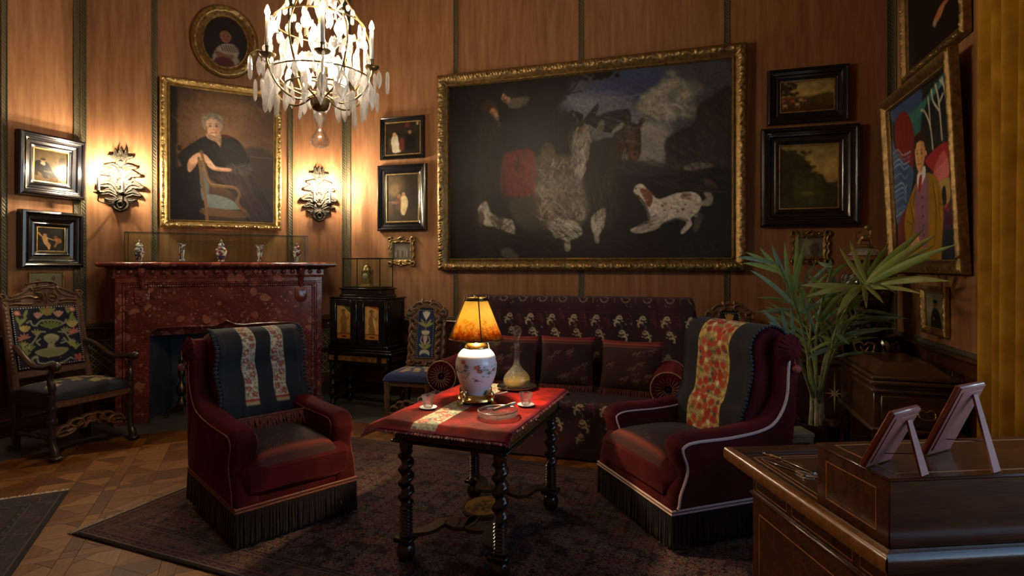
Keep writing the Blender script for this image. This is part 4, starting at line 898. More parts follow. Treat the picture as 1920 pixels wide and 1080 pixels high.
# firedog inside the opening
fd = thing('firedog', 'dark brass turned firedog standing in the fireplace opening', 'firedog', chp(1.30+.40, .36, .0), PI/4)
g = G(); g.lathe([(.001, .10), (.05, .10), (.055, .13), (.03, .16), (.022, .20), (.045, .23), (.052, .27), (.04, .31), (.018, .34), (.018, .38), (.034, .41), (.03, .45), (.014, .48), (.014, .52), (.026, .55), (.024, .58), (.010, .61), (.013, .635), (.001, .66)], 20); obj('shaft', g, BRASSD, fd)
for s in (-1, 1):
    g = G(); g.tube(smooth_pts([(0, -.02, .12), (s*.06, -.02, .12), (s*.11, -.02, .07), (s*.13, -.02, .02), (s*.165, -.02, .012)], 5), .016, 8); obj('foot', g, BRASSD, fd)
g = G(); g.box((0, .12, .09), (.025, .22, .025), .004); g.box((0, .22, .045), (.025, .025, .09), .004); obj('log_bar', g, IRON, fd)

# glass case on the mantel with five porcelain vases
cz = 1.548; c0 = chp(1.335, .30, cz)
gc = thing('glass_case', 'long low glass case on the mantel shelf covering five vases', 'display case', c0, PI/4)
w_, d_, h_ = 1.66, .26, .285
for nm, c, s in (('front_pane', (0, -d_/2, h_/2), (w_, .004, h_)), ('back_pane', (0, d_/2, h_/2), (w_, .004, h_)), ('side_pane', (-w_/2, 0, h_/2), (.004, d_, h_)), ('side_pane', (w_/2, 0, h_/2), (.004, d_, h_)), ('top_pane', (0, 0, h_), (w_, d_, .005))):
    g = G(); g.box(c, s); obj(nm, g, PANE, gc, sharp=0)
g = G(); EDGE = simple('glass_edge', (.02, .05, .035), .2)
for y in (-d_/2, d_/2):
    for z in (0.003, h_): g.box((0, y, z), (w_+.006, .006, .006))
    for x in (-w_/2, w_/2): g.box((x, y, h_/2), (.006, .006, h_))
for x in (-w_/2, w_/2):
    for z in (0.003, h_): g.box((x, 0, z), (.006, d_, .006))
obj('edges', g, EDGE, gc, sharp=0)
def china(nm, prof, parent, seed, n=28, dark=0.0, sc_=9):
    g = G(); g.lathe(prof, n); V = np.array(g.v); r = np.random.default_rng(seed)
    zs = V[:, 2]; th = np.arctan2(V[:, 1], V[:, 0]); k = len(prof); im = vnoise(k, n, 3.0, seed, 2).ravel(); im2 = vnoise(k, n, 2.2, seed+9, 2).ravel()
    col = np.ones((len(V), 3))*np.array(lin('d9d3cc')); col[im > .52] = lin('33406f'); col[im2 > .60] = lin('8f3d2c'); col[(im2 < .33)] = lin('e8e2da')
    return obj(nm, g, CHINA, parent, col=col)
def subdiv(prof, m=4):
    out = []
    for (a, b), (c, d) in zip(prof[:-1], prof[1:]): out += [(a+(c-a)*k/m, b+(d-b)*k/m) for k in range(m)]
    return out+[prof[-1]]
JAR = subdiv([(.001, 0), (.026, 0), (.023, .02), (.036, .06), (.046, .105), (.044, .13), (.030, .15), (.022, .158)]); LID = [(.026, .158), (.034, .162), (.034, .172), (.024, .188), (.012, .198), (.006, .205), (.012, .215), (.006, .226), (.001, .236)]
BEAK = subdiv([(.001, 0), (.026, 0), (.027, .015), (.022, .03), (.024, .10), (.027, .15), (.033, .17), (.042, .182), (.040, .184), (.03, .172), (.001, .165)])
VL = ['leftmost lidded blue and red porcelain jar in the mantel case', 'flared beaker vase between left and middle jars in mantel case', 'middle, roundest lidded porcelain jar in the mantel case', 'flared beaker vase between middle and right jars in mantel case', 'rightmost lidded porcelain jar in the mantel case']
for k, (px, kind) in enumerate(((261, 0), (341, 1), (415, 2), (487, 1), (557, 0))):
    a = (px-960)/FPX; c, s = math.cos(YAW), math.sin(YAW); dx, dy = a*c-s, a*s+c; q = (-9.806+.30*math.sqrt(2))/(dx-dy)
    X, Y = dx*q, dy*q; t = thing('porcelain_vase', VL[k], 'vase', (X, Y, cz+.001), .3*k, 'vases in the mantel case')
    if kind == 1: china('body', BEAK, t, 20+k)
    else:
        f = 1.0 if kind == 0 else 1.08
        china('body', [(r*f*(1.1 if kind == 2 else 1), z*f*.93) for r, z in JAR], t, 30+k); china('lid', [(r*f, z*f*.93) for r, z in LID], t, 40+k, 16)

# ------------------------------------------------------------------ wall sconces
def bulb(g, p, r=.013, h=.05):
    g.lathe([(r*.5, 0), (r, h*.28), (r*.95, h*.45), (r*.45, h*.8), (.0008, h)], 9, p)
def sconce(label, t_, z, arms, mirror):
    s = thing('wall_sconce', label, 'sconce', chp(t_, .003, z), PI/4, 'sconces beside the portrait')
    cv = Cv(130, 208, box=(-50, 0, 50, 160))
    def leaf(p0, p1, w, bend, h):
        (x0, y0), (x1, y1) = p0, p1; dx, dy = x1-x0, y1-y0; L = math.hypot(dx, dy); nx, ny = -dy/L, dx/L; sp, ed_ = [], []
        for k in range(9):
            t = k/8; c = bend*math.sin(PI*t)*L; q = (x0+dx*t+nx*c, y0+dy*t+ny*c); sp.append(q); ww = w*(.45+.55*math.sin(PI*min(1, t*.8+.2)))*(1+.16*math.cos(6*PI*t)); ed_.append((q, ww if k < 8 else w*.25))
        out = [(q[0]+nx*ww, q[1]+ny*ww) for q, ww in ed_]+[(q[0]-nx*ww, q[1]-ny*ww) for q, ww in ed_[::-1]]
        cv.hz(out, 0, h*.55, True); cv.hz(sp, w*.55, h); cv.hz([(q[0]+nx*ww*.75, q[1]+ny*ww*.75) for q, ww in ed_], w*.5, h*.8); cv.hz([(q[0]-nx*ww*.75, q[1]-ny*ww*.75) for q, ww in ed_], w*.5, h*.8)
        cv.hz([(x1-.5, y1), (x1+.5, y1)], w*.9, h*1.1, sm=False)
    cv.hz([(-9, 30), (9, 30), (12, 80), (9, 128), (-9, 128), (-12, 80)], 0, .012, True)
    for sx in (-1, 1):
        m = lambda x, y: (sx*x, y)
        for p0, p1, w, bd, h in (((2, 36), (24, 20), 5, -.15, .026), ((3, 30), (11, 6), 5, .1, .030), ((2, 24), (0, 3), 5, 0, .036), ((4, 62), (31, 46), 9, -.25, .028), ((6, 78), (38, 66), 11, -.3, .034), ((6, 108), (45, 96), 13, -.32, .040), ((8, 118), (40, 116), 8.5, -.25, .032), ((8, 124), (30, 127), 6, .2, .028), ((3, 96), (22, 82), 8, .2, .036)): leaf(m(*p0), m(*p1), w, bd*sx, h)
        cv.hz([m(2, 128), m(11, 132), m(15, 141), m(10, 150), m(0, 155)], 7, .046); cv.hz([m(1, 132), m(6, 139), m(3, 148)], 5, .056); cv.hz([m(12, 128), m(16, 136), m(16, 146)], 4, .05)
    for y, r_, h in ((34, 4.5, .038), (52, 5, .036), (72, 5, .034), (92, 5.5, .036), (110, 6, .042), (134, 6, .058), (148, 5, .052)): cv.hz([(-.5, y), (.5, y)], r_*2, h, sm=False)
    relief('backplate', cv, .42, .66, GILTD if 0 else simple('sconce_silver_gilt', (.042, .035, .024), .6, .3, .5, 30, bump=.3), s, (0, 0, 0), .006, 1.0)
    for x, zb in arms:
        a = G(); a.tube(smooth_pts([(x*.25, -.03, -.235), (x*.6, -.10, -.25), (x, -.165, -.235), (x, -.19, -.20), (x, -.19, zb)], 6), .006, 8); arm = obj('arm', a, IRON, s)
        p = G(); p.lathe([(.004, -.012), (.016, -.008), (.042, .004), (.044, .010), (.040, .010), (.012, .004), (.012, .022), (.016, .026), (.001, .026)], 20, (x, -.19, zb)); obj('drip_pan', p, IRON, arm)
        c = G(); c.lathe([(.0135, 0), (.0135, .165), (.008, .172), (.001, .172)], 14, (x, -.19, zb+.024)); obj('candle', c, IVORY, arm)
        b = G(); bulb(b, (x, -.19, zb+.194)); obj('bulb', b, BULBM, arm)
    return s
sconce('wall sconce left of the woman portrait, two candles on leafy plate', 2.245, 2.375, [(-.160, -.16), (.040, -.165)], 0)
sconce('wall sconce right of the woman portrait, below the chandelier', .32, 2.345, [(-.085, -.125), (.095, -.135)], 0)

# ------------------------------------------------------------------ chandelier
ch_c = P(600, 300, 3.48); ch = thing('chandelier', 'crystal chandelier with lit candle bulbs and hanging drops', 'chandelier', (ch_c.x, ch_c.y, 0), YAW)
STEMG = simple('bronze_stem', (.20, .14, .06), .35, .8)
g = G(); g.lathe([(.012, 2.52), (.012, 4.2)], 10); g.tube([(0, 0, 4.2), (0, 0, HC-.02)], .007, 8); obj('stem', g, STEMG, ch)
g = G(); g.lathe([(.001, HC-.08), (.03, HC-.075), (.08, HC-.03), (.085, HC-.002)], 20); obj('ceiling_rose', g, STEMG, ch)
for z0, r in ((2.86, .045), (3.12, .038), (3.34, .032)):
    g = G(); g.lathe([(.014, -.09), (r*.6, -.07), (r, -.02), (r*.8, .03), (r*.4, .07), (.014, .10)], 16, (0, 0, z0)); obj('glass_baluster', g, CRYST, ch)
g = G(); g.lathe([(.02, 2.455), (.045, 2.47), (.055, 2.50), (.058, 2.53), (.03, 2.55), (.012, 2.56)], 20, ecc=lambda a, z: 1+.06*math.cos(10*a)); obj('bronze_cup', g, STEMG, ch)
g = G(); g.lathe([(.001, 2.232), (.026, 2.233), (.05, 2.248), (.058, 2.272), (.05, 2.30), (.028, 2.325), (.022, 2.35), (.028, 2.385), (.04, 2.41), (.038, 2.432), (.02, 2.45), (.001, 2.452)], 24, ecc=lambda a, z: 1+.02*math.cos(12*a)); obj('glass_vase', g, CLEAR, ch)
def drop(kind):
    g = G(); k = {0: [(0, 0), (.011, -.02), (.02, -.06), (.016, -.09), (0, -.125)], 1: [(0, 0), (.012, -.012), (.026, -.05), (.022, -.085), (0, -.12)], 2: [(0, 0), (.007, -.01), (.010, -.06), (.007, -.10), (0, -.115)], 3: [(0, 0), (.013, -.012), (.016, -.024), (.010, -.04), (0, -.046)]}[kind]
    L = [(-x, z) for x, z in k[1:-1]][::-1]; out = k + L; n = len(out); t = .008
    v = [(x, 0, z) for x, z in out]+[(x*.6, -t, z*.8+k[-1][1]*.1) for x, z in out]+[(x*.6, t, z*.8+k[-1][1]*.1) for x, z in out]
    f = [(i, (i+1) % n, n+(i+1) % n, n+i) for i in range(n)]+[tuple(range(n, 2*n))]+[((i+1) % n, i, 2*n+i, 2*n+(i+1) % n) for i in range(n)]+[tuple(range(2*n, 3*n))[::-1]]
    g.add(v, f); return g
dmesh = {}
def hang(x, y, z, kind, rz, sc_=1.0, tilt=0):
    if kind not in dmesh:
        o = obj('crystal_drop', drop(kind), CRYST, ch, sharp=20); dmesh[kind] = o.data; fixn(o)
    else: o = link('crystal_drop', dmesh[kind], ch)
    o.location = (x, y, z); o.rotation_euler = (tilt, 0, rz); o.scale = (sc_,)*3
def ring(r, z, tr, nm='hoop', n=40):
    g = G(); g.tube([(r*math.cos(2*PI*i/n), r*math.sin(2*PI*i/n), z) for i in range(n+1)], tr, 6, cap=False); obj(nm, g, STEMG, ch)
ring(.20, 2.60, .006); ring(.30, 2.66, .005); ring(.27, 2.98, .005); ring(.13, 3.26, .005)
for i in range(6):                      # cage wires from crown to lower hoop
    a = 2*PI*i/6+.3; g = G(); ca, sa = math.cos(a), math.sin(a)
    g.tube(smooth_pts([(.03*ca, .03*sa, 3.62), (.12*ca, .12*sa, 3.40), (.14*ca, .14*sa, 3.2), (.27*ca, .27*sa, 2.98), (.31*ca, .31*sa, 2.80), (.20*ca, .20*sa, 2.60), (.04*ca, .04*sa, 2.53)], 6), .006, 6); obj('cage_wire', g, STEMG, ch)
for i in range(6):
    a = -PI/2+math.radians(21+60*i); ca, sa = math.cos(a), math.sin(a); R = .335
    g = G(); g.tube(smooth_pts([(.03*ca, .03*sa, 2.56), (.15*ca, .15*sa, 2.50), (.27*ca, .27*sa, 2.55), (R*ca, R*sa, 2.66), (R*ca, R*sa, 2.70)], 6), .0065, 8); arm = obj('arm', g, STEMG, ch)
    p = G(); p.lathe([(.006, -.012), (.03, -.006), (.044, .006), (.046, .012), (.03, .004), (.012, .006), (.011, .05), (.015, .055), (.001, .055)], 18, (R*ca, R*sa, 2.70)); obj('drip_pan', p, STEMG, arm)
    c = G(); c.lathe([(.0125, 0), (.0125, .17), (.007, .178), (.001, .178)], 12, (R*ca, R*sa, 2.752)); obj('candle', c, IVORY, arm)
    b = G(); bulb(b, (R*ca, R*sa, 2.93), .015, .062); obj('bulb', b, BULBC, arm)
    for k in range(4):
        q = 2*PI*k/4+a; hang(R*ca+.048*math.cos(q), R*sa+.048*math.sin(q), 2.69, 2 if k % 2 else 0, q, .95)
    hang((R+.10)*ca, (R+.10)*sa, 2.68, 2, a+PI/2, 1.25); g = G(); g.tube(smooth_pts([(R*ca, R*sa, 2.68), ((R+.05)*ca, (R+.05)*sa, 2.72), ((R+.10)*ca, (R+.10)*sa, 2.685)], 5), .003, 5); obj('hook_wire', g, STEMG, ch)
    hang(R*ca, R*sa, 2.60, 1, a+PI/2, 1.15)
for i in range(6):                      # inner bulbs that make the core of the fitting blaze
    a = 2*PI*i/6+.1; g = G(); r = .115; z = 2.70 if i % 2 else 2.93
    bulb(g, (r*math.cos(a), r*math.sin(a), z), .030, .105); o = obj('inner_bulb', g, BULBI, ch); g = G(); g.lathe([(.012, -.05), (.012, .004), (.001, .004)], 10, (r*math.cos(a), r*math.sin(a), z)); g.tube([(r*math.cos(a), r*math.sin(a), z-.05), (0, 0, z-.06)], .005, 6); obj('socket', g, STEMG, o)
for n_, r, z, kd, s_ in ((7, .33, 2.62, 1, 1.35), (7, .26, 2.56, 0, 1.3), (20, .22, 2.86, 0, 1.0), (18, .10, 2.80, 3, 1.5), (18, .30, 2.665, 1, 1.15), (14, .20, 2.60, 0, 1.2), (16, .27, 2.98, 1, .95), (12, .14, 3.26, 1, 1.0), (18, .31, 2.80, 3, 1.3), (14, .24, 2.90, 3, 1.2), (12, .20, 3.09, 3, 1.2), (12, .16, 3.40, 0, .8), (12, .23, 2.76, 0, 1.0)):
    for k in range(n_):
        a = 2*PI*(k+.5*random.random())/n_; hang(r*math.cos(a), r*math.sin(a), z+random.uniform(-.015, .015), kd, a+PI/2+random.uniform(-1.2, 1.2), s_*random.uniform(.72, 1.15), random.uniform(-.15, .15))
for i in range(3):                      # short rods with rosettes
    a = 2*PI*i/3+.9
    for r, z in ((.27, 2.98), (.31, 2.78), (.14, 3.24)):
        g = G(); c0_ = Vector((r*math.cos(a+r), r*math.sin(a+r), z))
        for k in range(8): q = 2*PI*k/8; g.tube([c0_, c0_+Vector((-.05*math.sin(a)*math.cos(q), .05*math.cos(a)*math.cos(q), .05*math.sin(q)))], [.004, .009], 5)
        obj('crystal_rosette', g, CRYST, ch)
# ------------------------------------------------------------------ carved chairs
def barley(g, p, z0, z1, r, turns, amp=.32, n=14, strands=1, ph=0):
    m = max(8, int(turns*14)); prof = [(r, z0+(z1-z0)*k/m) for k in range(m+1)]
    g.lathe(prof, n, (p[0], p[1], 0), ecc=lambda a, z: 1+amp*math.cos(strands*a-2*PI*turns*(z-z0)/(z1-z0)+ph)); return g
def flowers_seat(seed, bg='141a33'):
    r = random.Random(seed); cv = Cv(70, 60, bg)
    for k in range(26):
        x, y = .12+r.random()*.76, .12+r.random()*.68; c = r.choice(['b9a878', 'c8b88c', '8f8a4c', 'a8a070', 'b58a5c'])
        for a in range(5): cv.ell(x+.045*math.cos(a*1.257+k), y+.045*math.sin(a*1.257+k), .035, .024, c, .95, .01, a*1.257+k)
        cv.ell(x, y, .016, .016, 'a0522d', .9)
    return cv
CARVED = WALNUT
def armchair_tapestry():
    cv = Cv(120, 128, '141728', box=(185, 340, 885, 975), quad=[(185, 345), (785, 325), (885, 875), (305, 970)])
    L = lambda x, y, rx, ry, ro, c='7d8240': cv.ell(x, y, rx, ry, c, 1, 2, ro)
    for x, y in ((250, 400), (745, 370)): cv.ell(x, y, 34, 26, 'b06a52', 1, 2, .4); cv.ell(x, y, 18, 12, 'cfa888', 1, 2, .4)
    for x, y, s in ((445, 440, 1), (628, 428, -1)):
        for a in (-.7, -.2, .3, .8): cv.ell(x+s*28*math.sin(a), y-16*math.cos(a), 13, 34, 'c49a80', 1, 2, a*s); cv.ell(x+s*28*math.sin(a), y-14*math.cos(a), 4, 22, 'a8523f', .9, 2, a*s)
    for a in (-.75, -.38, 0, .38, .75): L(527+55*math.sin(a), 420-40*math.cos(a), 15, 50, a, 'b0653f' if a == 0 else '83883f')
    for x, y, ro in ((265, 470, -.5), (290, 495, .2), (320, 470, .6), (330, 405, .3), (705, 375, -.4), (745, 440, .2), (770, 465, -.6), (730, 480, .8)): L(x, y, 16, 40, ro, '74803f')
    for x, y in ((335, 570), (757, 525)):
        for a in (-.8, -.3, .2, .7): cv.ell(x+34*math.sin(a), y-12*math.cos(a), 18, 36, 'b39c5c', 1, 2, a)
    for x, y in ((335, 655), (775, 600)):
        for a in np.linspace(-2, 1.2, 6): cv.ell(x+28*math.sin(a), y-22*math.cos(a), 10, 34, 'b0705c', 1, 2, a)
    for x, y in ((440, 610), (700, 590), (345, 780), (400, 760), (755, 710), (800, 740), (360, 820), (330, 730)):
        for a in (-.9, -.3, .3, .9): L(x+20*math.sin(a), y-16*math.cos(a), 10, 36, a, random.choice(['7f8447', '8f9050', 'a39a58']))
    SG = '8f9478'
    for p in ([(440, 520), (480, 480), (560, 475), (640, 485), (670, 505)], [(350, 500), (380, 480), (400, 520), (440, 530)], [(700, 470), (690, 500), (660, 520)], [(380, 720), (420, 690), (470, 600), (520, 590)], [(640, 590), (700, 600), (740, 660), (790, 680)], [(420, 850), (460, 830), (480, 890), (540, 900), (600, 880), (650, 900), (720, 870), (760, 840), (780, 850)], [(440, 900), (420, 860), (470, 840)], [(480, 720), (450, 690), (480, 660)], [(670, 700), (710, 680), (690, 650)]): cv.line(p, 15, SG, 1, 2)
    for a in np.linspace(-1.2, 1.2, 7): L(570+60*math.sin(a), 545-34*math.cos(a), 11, 55, a, '6f7a38')
    cv.poly([(510, 650), (540, 615), (600, 610), (650, 640), (625, 690), (600, 705), (560, 705)], 'a8a67c', 1, 2); cv.poly([(560, 700), (600, 700), (620, 750), (555, 755)], '9b9a70', 1, 2); cv.poly([(440, 790), (520, 755), (650, 740), (740, 750), (690, 810), (600, 835), (500, 830)], '8b8a5c', 1, 2)
    for k in range(8): cv.line([(525+k*15, 650), (545+k*9, 695)], 3, '5d6048', .9)
    for k in range(5): cv.line([(480+k*10, 780+k*11), (700-k*14, 765+k*13)], 2, '5f5f3f', .8, 0, False)
    for k in range(16): cv.ell(random.uniform(240, 800), random.uniform(400, 880), 9, 9, random.choice(['a86a48', 'b08a50', '8b4a42']), .8, 2)
    for a in range(5): cv.ell(830+26*math.cos(a*1.257), 835+22*math.sin(a*1.257), 22, 13, 'a85c50', 1, 2, a*1.257)
    return cv
def nails(pts, r, parent, m):
    g = G()
    for p in pts: g.lathe([(r, 0), (r*.7, r*.6), (.0001, r*.8)], 6, M=Matrix.Translation(p) @ Matrix.Rotation(PI/2, 4, 'X'), cap=False)
    return obj('nail_heads', g, m, parent, kind='stuff')
NAILM = simple('pale_nail_head', (.62, .58, .50), .35, .3)
# --- open armchair by the left wall; local front is -y
ac = thing('carved_armchair', 'carved walnut armchair with flower basket needlework back, left of the fireplace', 'armchair', (-4.66, 3.42, 0.004), math.radians(85))
W2, DP = .30, .56      # half width at front, depth
for s in (-1, 1):      # front legs with scroll feet
    g = G(); x = s*W2
    g.tube(smooth_pts([(x, 0, .50), (x, 0, .42), (x, 0, .22), (x, -.01, .12), (x, -.035, .06), (x, -.045, .02)], 5), [.03, .031, .032, .03, .026, .025, .024, .024, .024, .024, .024, .024, .024, .024, .024, .025, .025, .026, .027, .028, .029, .03, .03, .03, .03, .03], 10)
    g.lathe([(.036, -.02), (.042, 0), (.036, .02)], 12, (x, 0, .30)); g.lathe([(.034, -.014), (.038, 0), (.034, .014)], 12, (x, 0, .40)); g.box((x, -.045, .018), (.075, .085, .035), .012); obj('leg', g, WALNUTD, ac)
    g = G(); xb = s*.27; g.box((xb, DP-.03, .25), (.05, .05, .5), .008); g.box((xb, DP+.0, .022), (.055, .075, .044), .01); obj('leg', g, WALNUTD, ac)
    g = G(); g.tube(smooth_pts([(x, 0, .49), (x, .0, .56), (x*1.03, .012, .63), (x, .0, .70)], 5), [.022]*4+[.027]*4+[.021]*8, 10); obj('arm_support', g, WALNUTD, ac)
    g = G(); g.tube(smooth_pts([(s*.265, DP-.02, .84), (s*.29, DP-.14, .80), (s*.305, .24, .715), (s*.31, .08, .71), (s*.305, -.03, .735), (s*.30, -.06, .72)], 6), .026, 10, flat=.8); g.ball((s*.302, -.055, .725), .036, 10); obj('armrest', g, WALNUTD, ac)
for y, nm in ((0, 'front_rail'), (DP-.05, 'back_rail')):
    g = G(); g.box((0, y, .425), (.58, .045, .06), .006); obj(nm, g, WALNUT if y == 0 else WALNUTD, ac)
for s in (-1, 1): g = G(); g.box((s*.285, .25, .425), (.045, .50, .06), .006); obj('side_rail', g, WALNUTD, ac)
for s in (-1, 1): g = G(); barley(g, (0, 0), -.2, .2, .018, 4, .3); obj('side_stretcher', g, WALNUTD, ac).matrix_local = Matrix.Translation((s*.285, .26, .16)) @ Matrix.Rotation(PI/2, 4, 'X')
SWD = attr_mat('seat_needlework', .85, 1.25, sheen=.15, bump=.5, bscale=500)
def cushion(nm, w, d, z0, h, parent, mat, cv, loc=(0, 0), nu=50, nv=44, dome=.03):
    g = G(); e = 2.6
    def fn(u, v):
        X = (u-.5)*2; Y = (v-.5)*2; s = np.clip(1-np.abs(X)**8, 0, 1)**.35*np.clip(1-np.abs(Y)**8, 0, 1)**.35
        return loc[0]+X*w/2, loc[1]+Y*d/2, z0+h*s+dome*(1-X**2)*(1-Y**2)
    g.grid(nu, nv, fn); u, v = np.meshgrid(np.linspace(0, 1, nu+1), np.linspace(0, 1, nv+1)); c = cv.samp(u, 1-v).reshape(-1, 3)
    N = len(g.v); g.add([(loc[0]+a*w/2, loc[1]+b*d/2, z0) for a, b in ((-1, -1), (1, -1), (1, 1), (-1, 1))], [(3, 2, 1, 0)]); c = np.vstack([c, np.tile(c[0], (4, 1))])
    return obj(nm, g, mat, parent, sharp=60, col=c)
cushion('seat', .62, .56, .455, .075, ac, SWD, flowers_seat(3, '0f1426'), (0, .25))
cv = Cv(110, 40, box=(0, 0, 110, 40))
cv.hz([(0, 34), (28, 26), (55, 24), (82, 26), (110, 34)], 5, .02)
for sx in (0, 1):
    m = lambda pts: [(110-x if sx else x, y) for x, y in pts]
    for p in ([(4, 34), (10, 22), (22, 20), (28, 27), (20, 31)], [(18, 24), (26, 12), (38, 12), (42, 20), (34, 26)], [(34, 22), (44, 8), (55, 8)], [(8, 38), (22, 36), (30, 30)], [(44, 30), (50, 20), (55, 24)]): cv.hz(m(p), 6, .03)
cv.hz([(55, 14), (55, 15)], 16, .03, sm=False)
relief('carved_stretcher', cv, .56, .16, WALNUT, ac, (0, .04, .235), .012)
bk = link('back', None, ac); bk.location = (0, DP-.03, .52); bk.rotation_euler = (math.radians(-13), 0, 0)
g = G()
for s in (-1, 1): g.box((s*.278, 0, .33), (.055, .05, .74), .008)
g.box((0, 0, .085), (.52, .05, .06), .008); obj('back_frame', g, WALNUT, bk)
cr = G()
for s in (-1, 1):
    for k in range(17): cr.ball((s*.283, -.026, .12+k*.032), .017, 6, sc=(1, .5, 1.3))
obj('leaf_carving', cr, WALNUT, bk, kind='stuff')
art('needlework_panel', armchair_tapestry(), .50, .52, TAP, bk, (0, -.03, .385)); g = G(); g.box((0, 0, .385), (.50, .05, .52), .01); obj('back_pad', g, SLATE, bk)
nails([(-.24+k*.0192, -.032, z) for k in range(26) for z in (.135, .635)]+[(x, -.032, .135+k*.0192) for k in range(27) for x in (-.243, .243)], .0055, bk, NAILM)
cv = Cv(170, 64, box=(20, 75, 880, 360))
cv.hz([(100, 360), (90, 290), (40, 250), (35, 215), (90, 215), (130, 240), (250, 180), (320, 110), (420, 85), (560, 90), (630, 140), (700, 190), (780, 215), (830, 180), (870, 200), (860, 250), (820, 300), (830, 350)], 0, .012, True)
for p, w in (([(60, 245), (50, 215), (85, 210), (105, 235), (85, 260), (60, 280), (95, 330)], 26), ([(120, 270), (200, 260), (300, 240), (350, 250)], 30), ([(150, 240), (220, 215), (280, 190), (310, 160)], 32), ([(120, 320), (180, 310), (240, 320), (330, 320)], 30), ([(260, 180), (330, 130), (350, 170)], 30), ([(320, 110), (400, 88), (480, 86), (560, 92), (600, 120)], 20), ([(310, 130), (330, 150), (420, 140), (500, 130), (570, 120)], 20), ([(385, 175), (480, 150), (570, 160)], 22), ([(385, 200), (440, 215), (455, 270), (420, 300), (390, 285)], 22), ([(560, 195), (520, 215), (505, 270), (535, 300), (570, 285)], 22), ([(600, 150), (620, 200), (680, 240), (760, 260)], 32), ([(640, 160), (720, 200), (780, 230)], 28), ([(620, 290), (700, 280), (790, 300)], 30), ([(845, 250), (865, 215), (835, 190), (805, 205), (815, 240), (840, 290), (825, 340)], 26), ([(600, 330), (680, 320), (780, 330)], 24), ([(480, 210), (480, 310)], 22), ([(160, 285), (230, 280)], 18)): cv.hz(p, w, .034)
for p in ([(330, 110), (400, 95), (425, 110), (390, 125), (340, 125)], [(475, 95), (540, 95), (560, 110), (500, 120)], [(365, 240), (400, 220), (440, 250), (440, 290), (390, 290), (362, 270)], [(520, 250), (560, 220), (600, 250), (590, 280), (540, 290), (515, 275)]): cv.cut(p)
relief('crest', cv, .66, .23, WALNUT, bk, (0, .015, .755), .012)

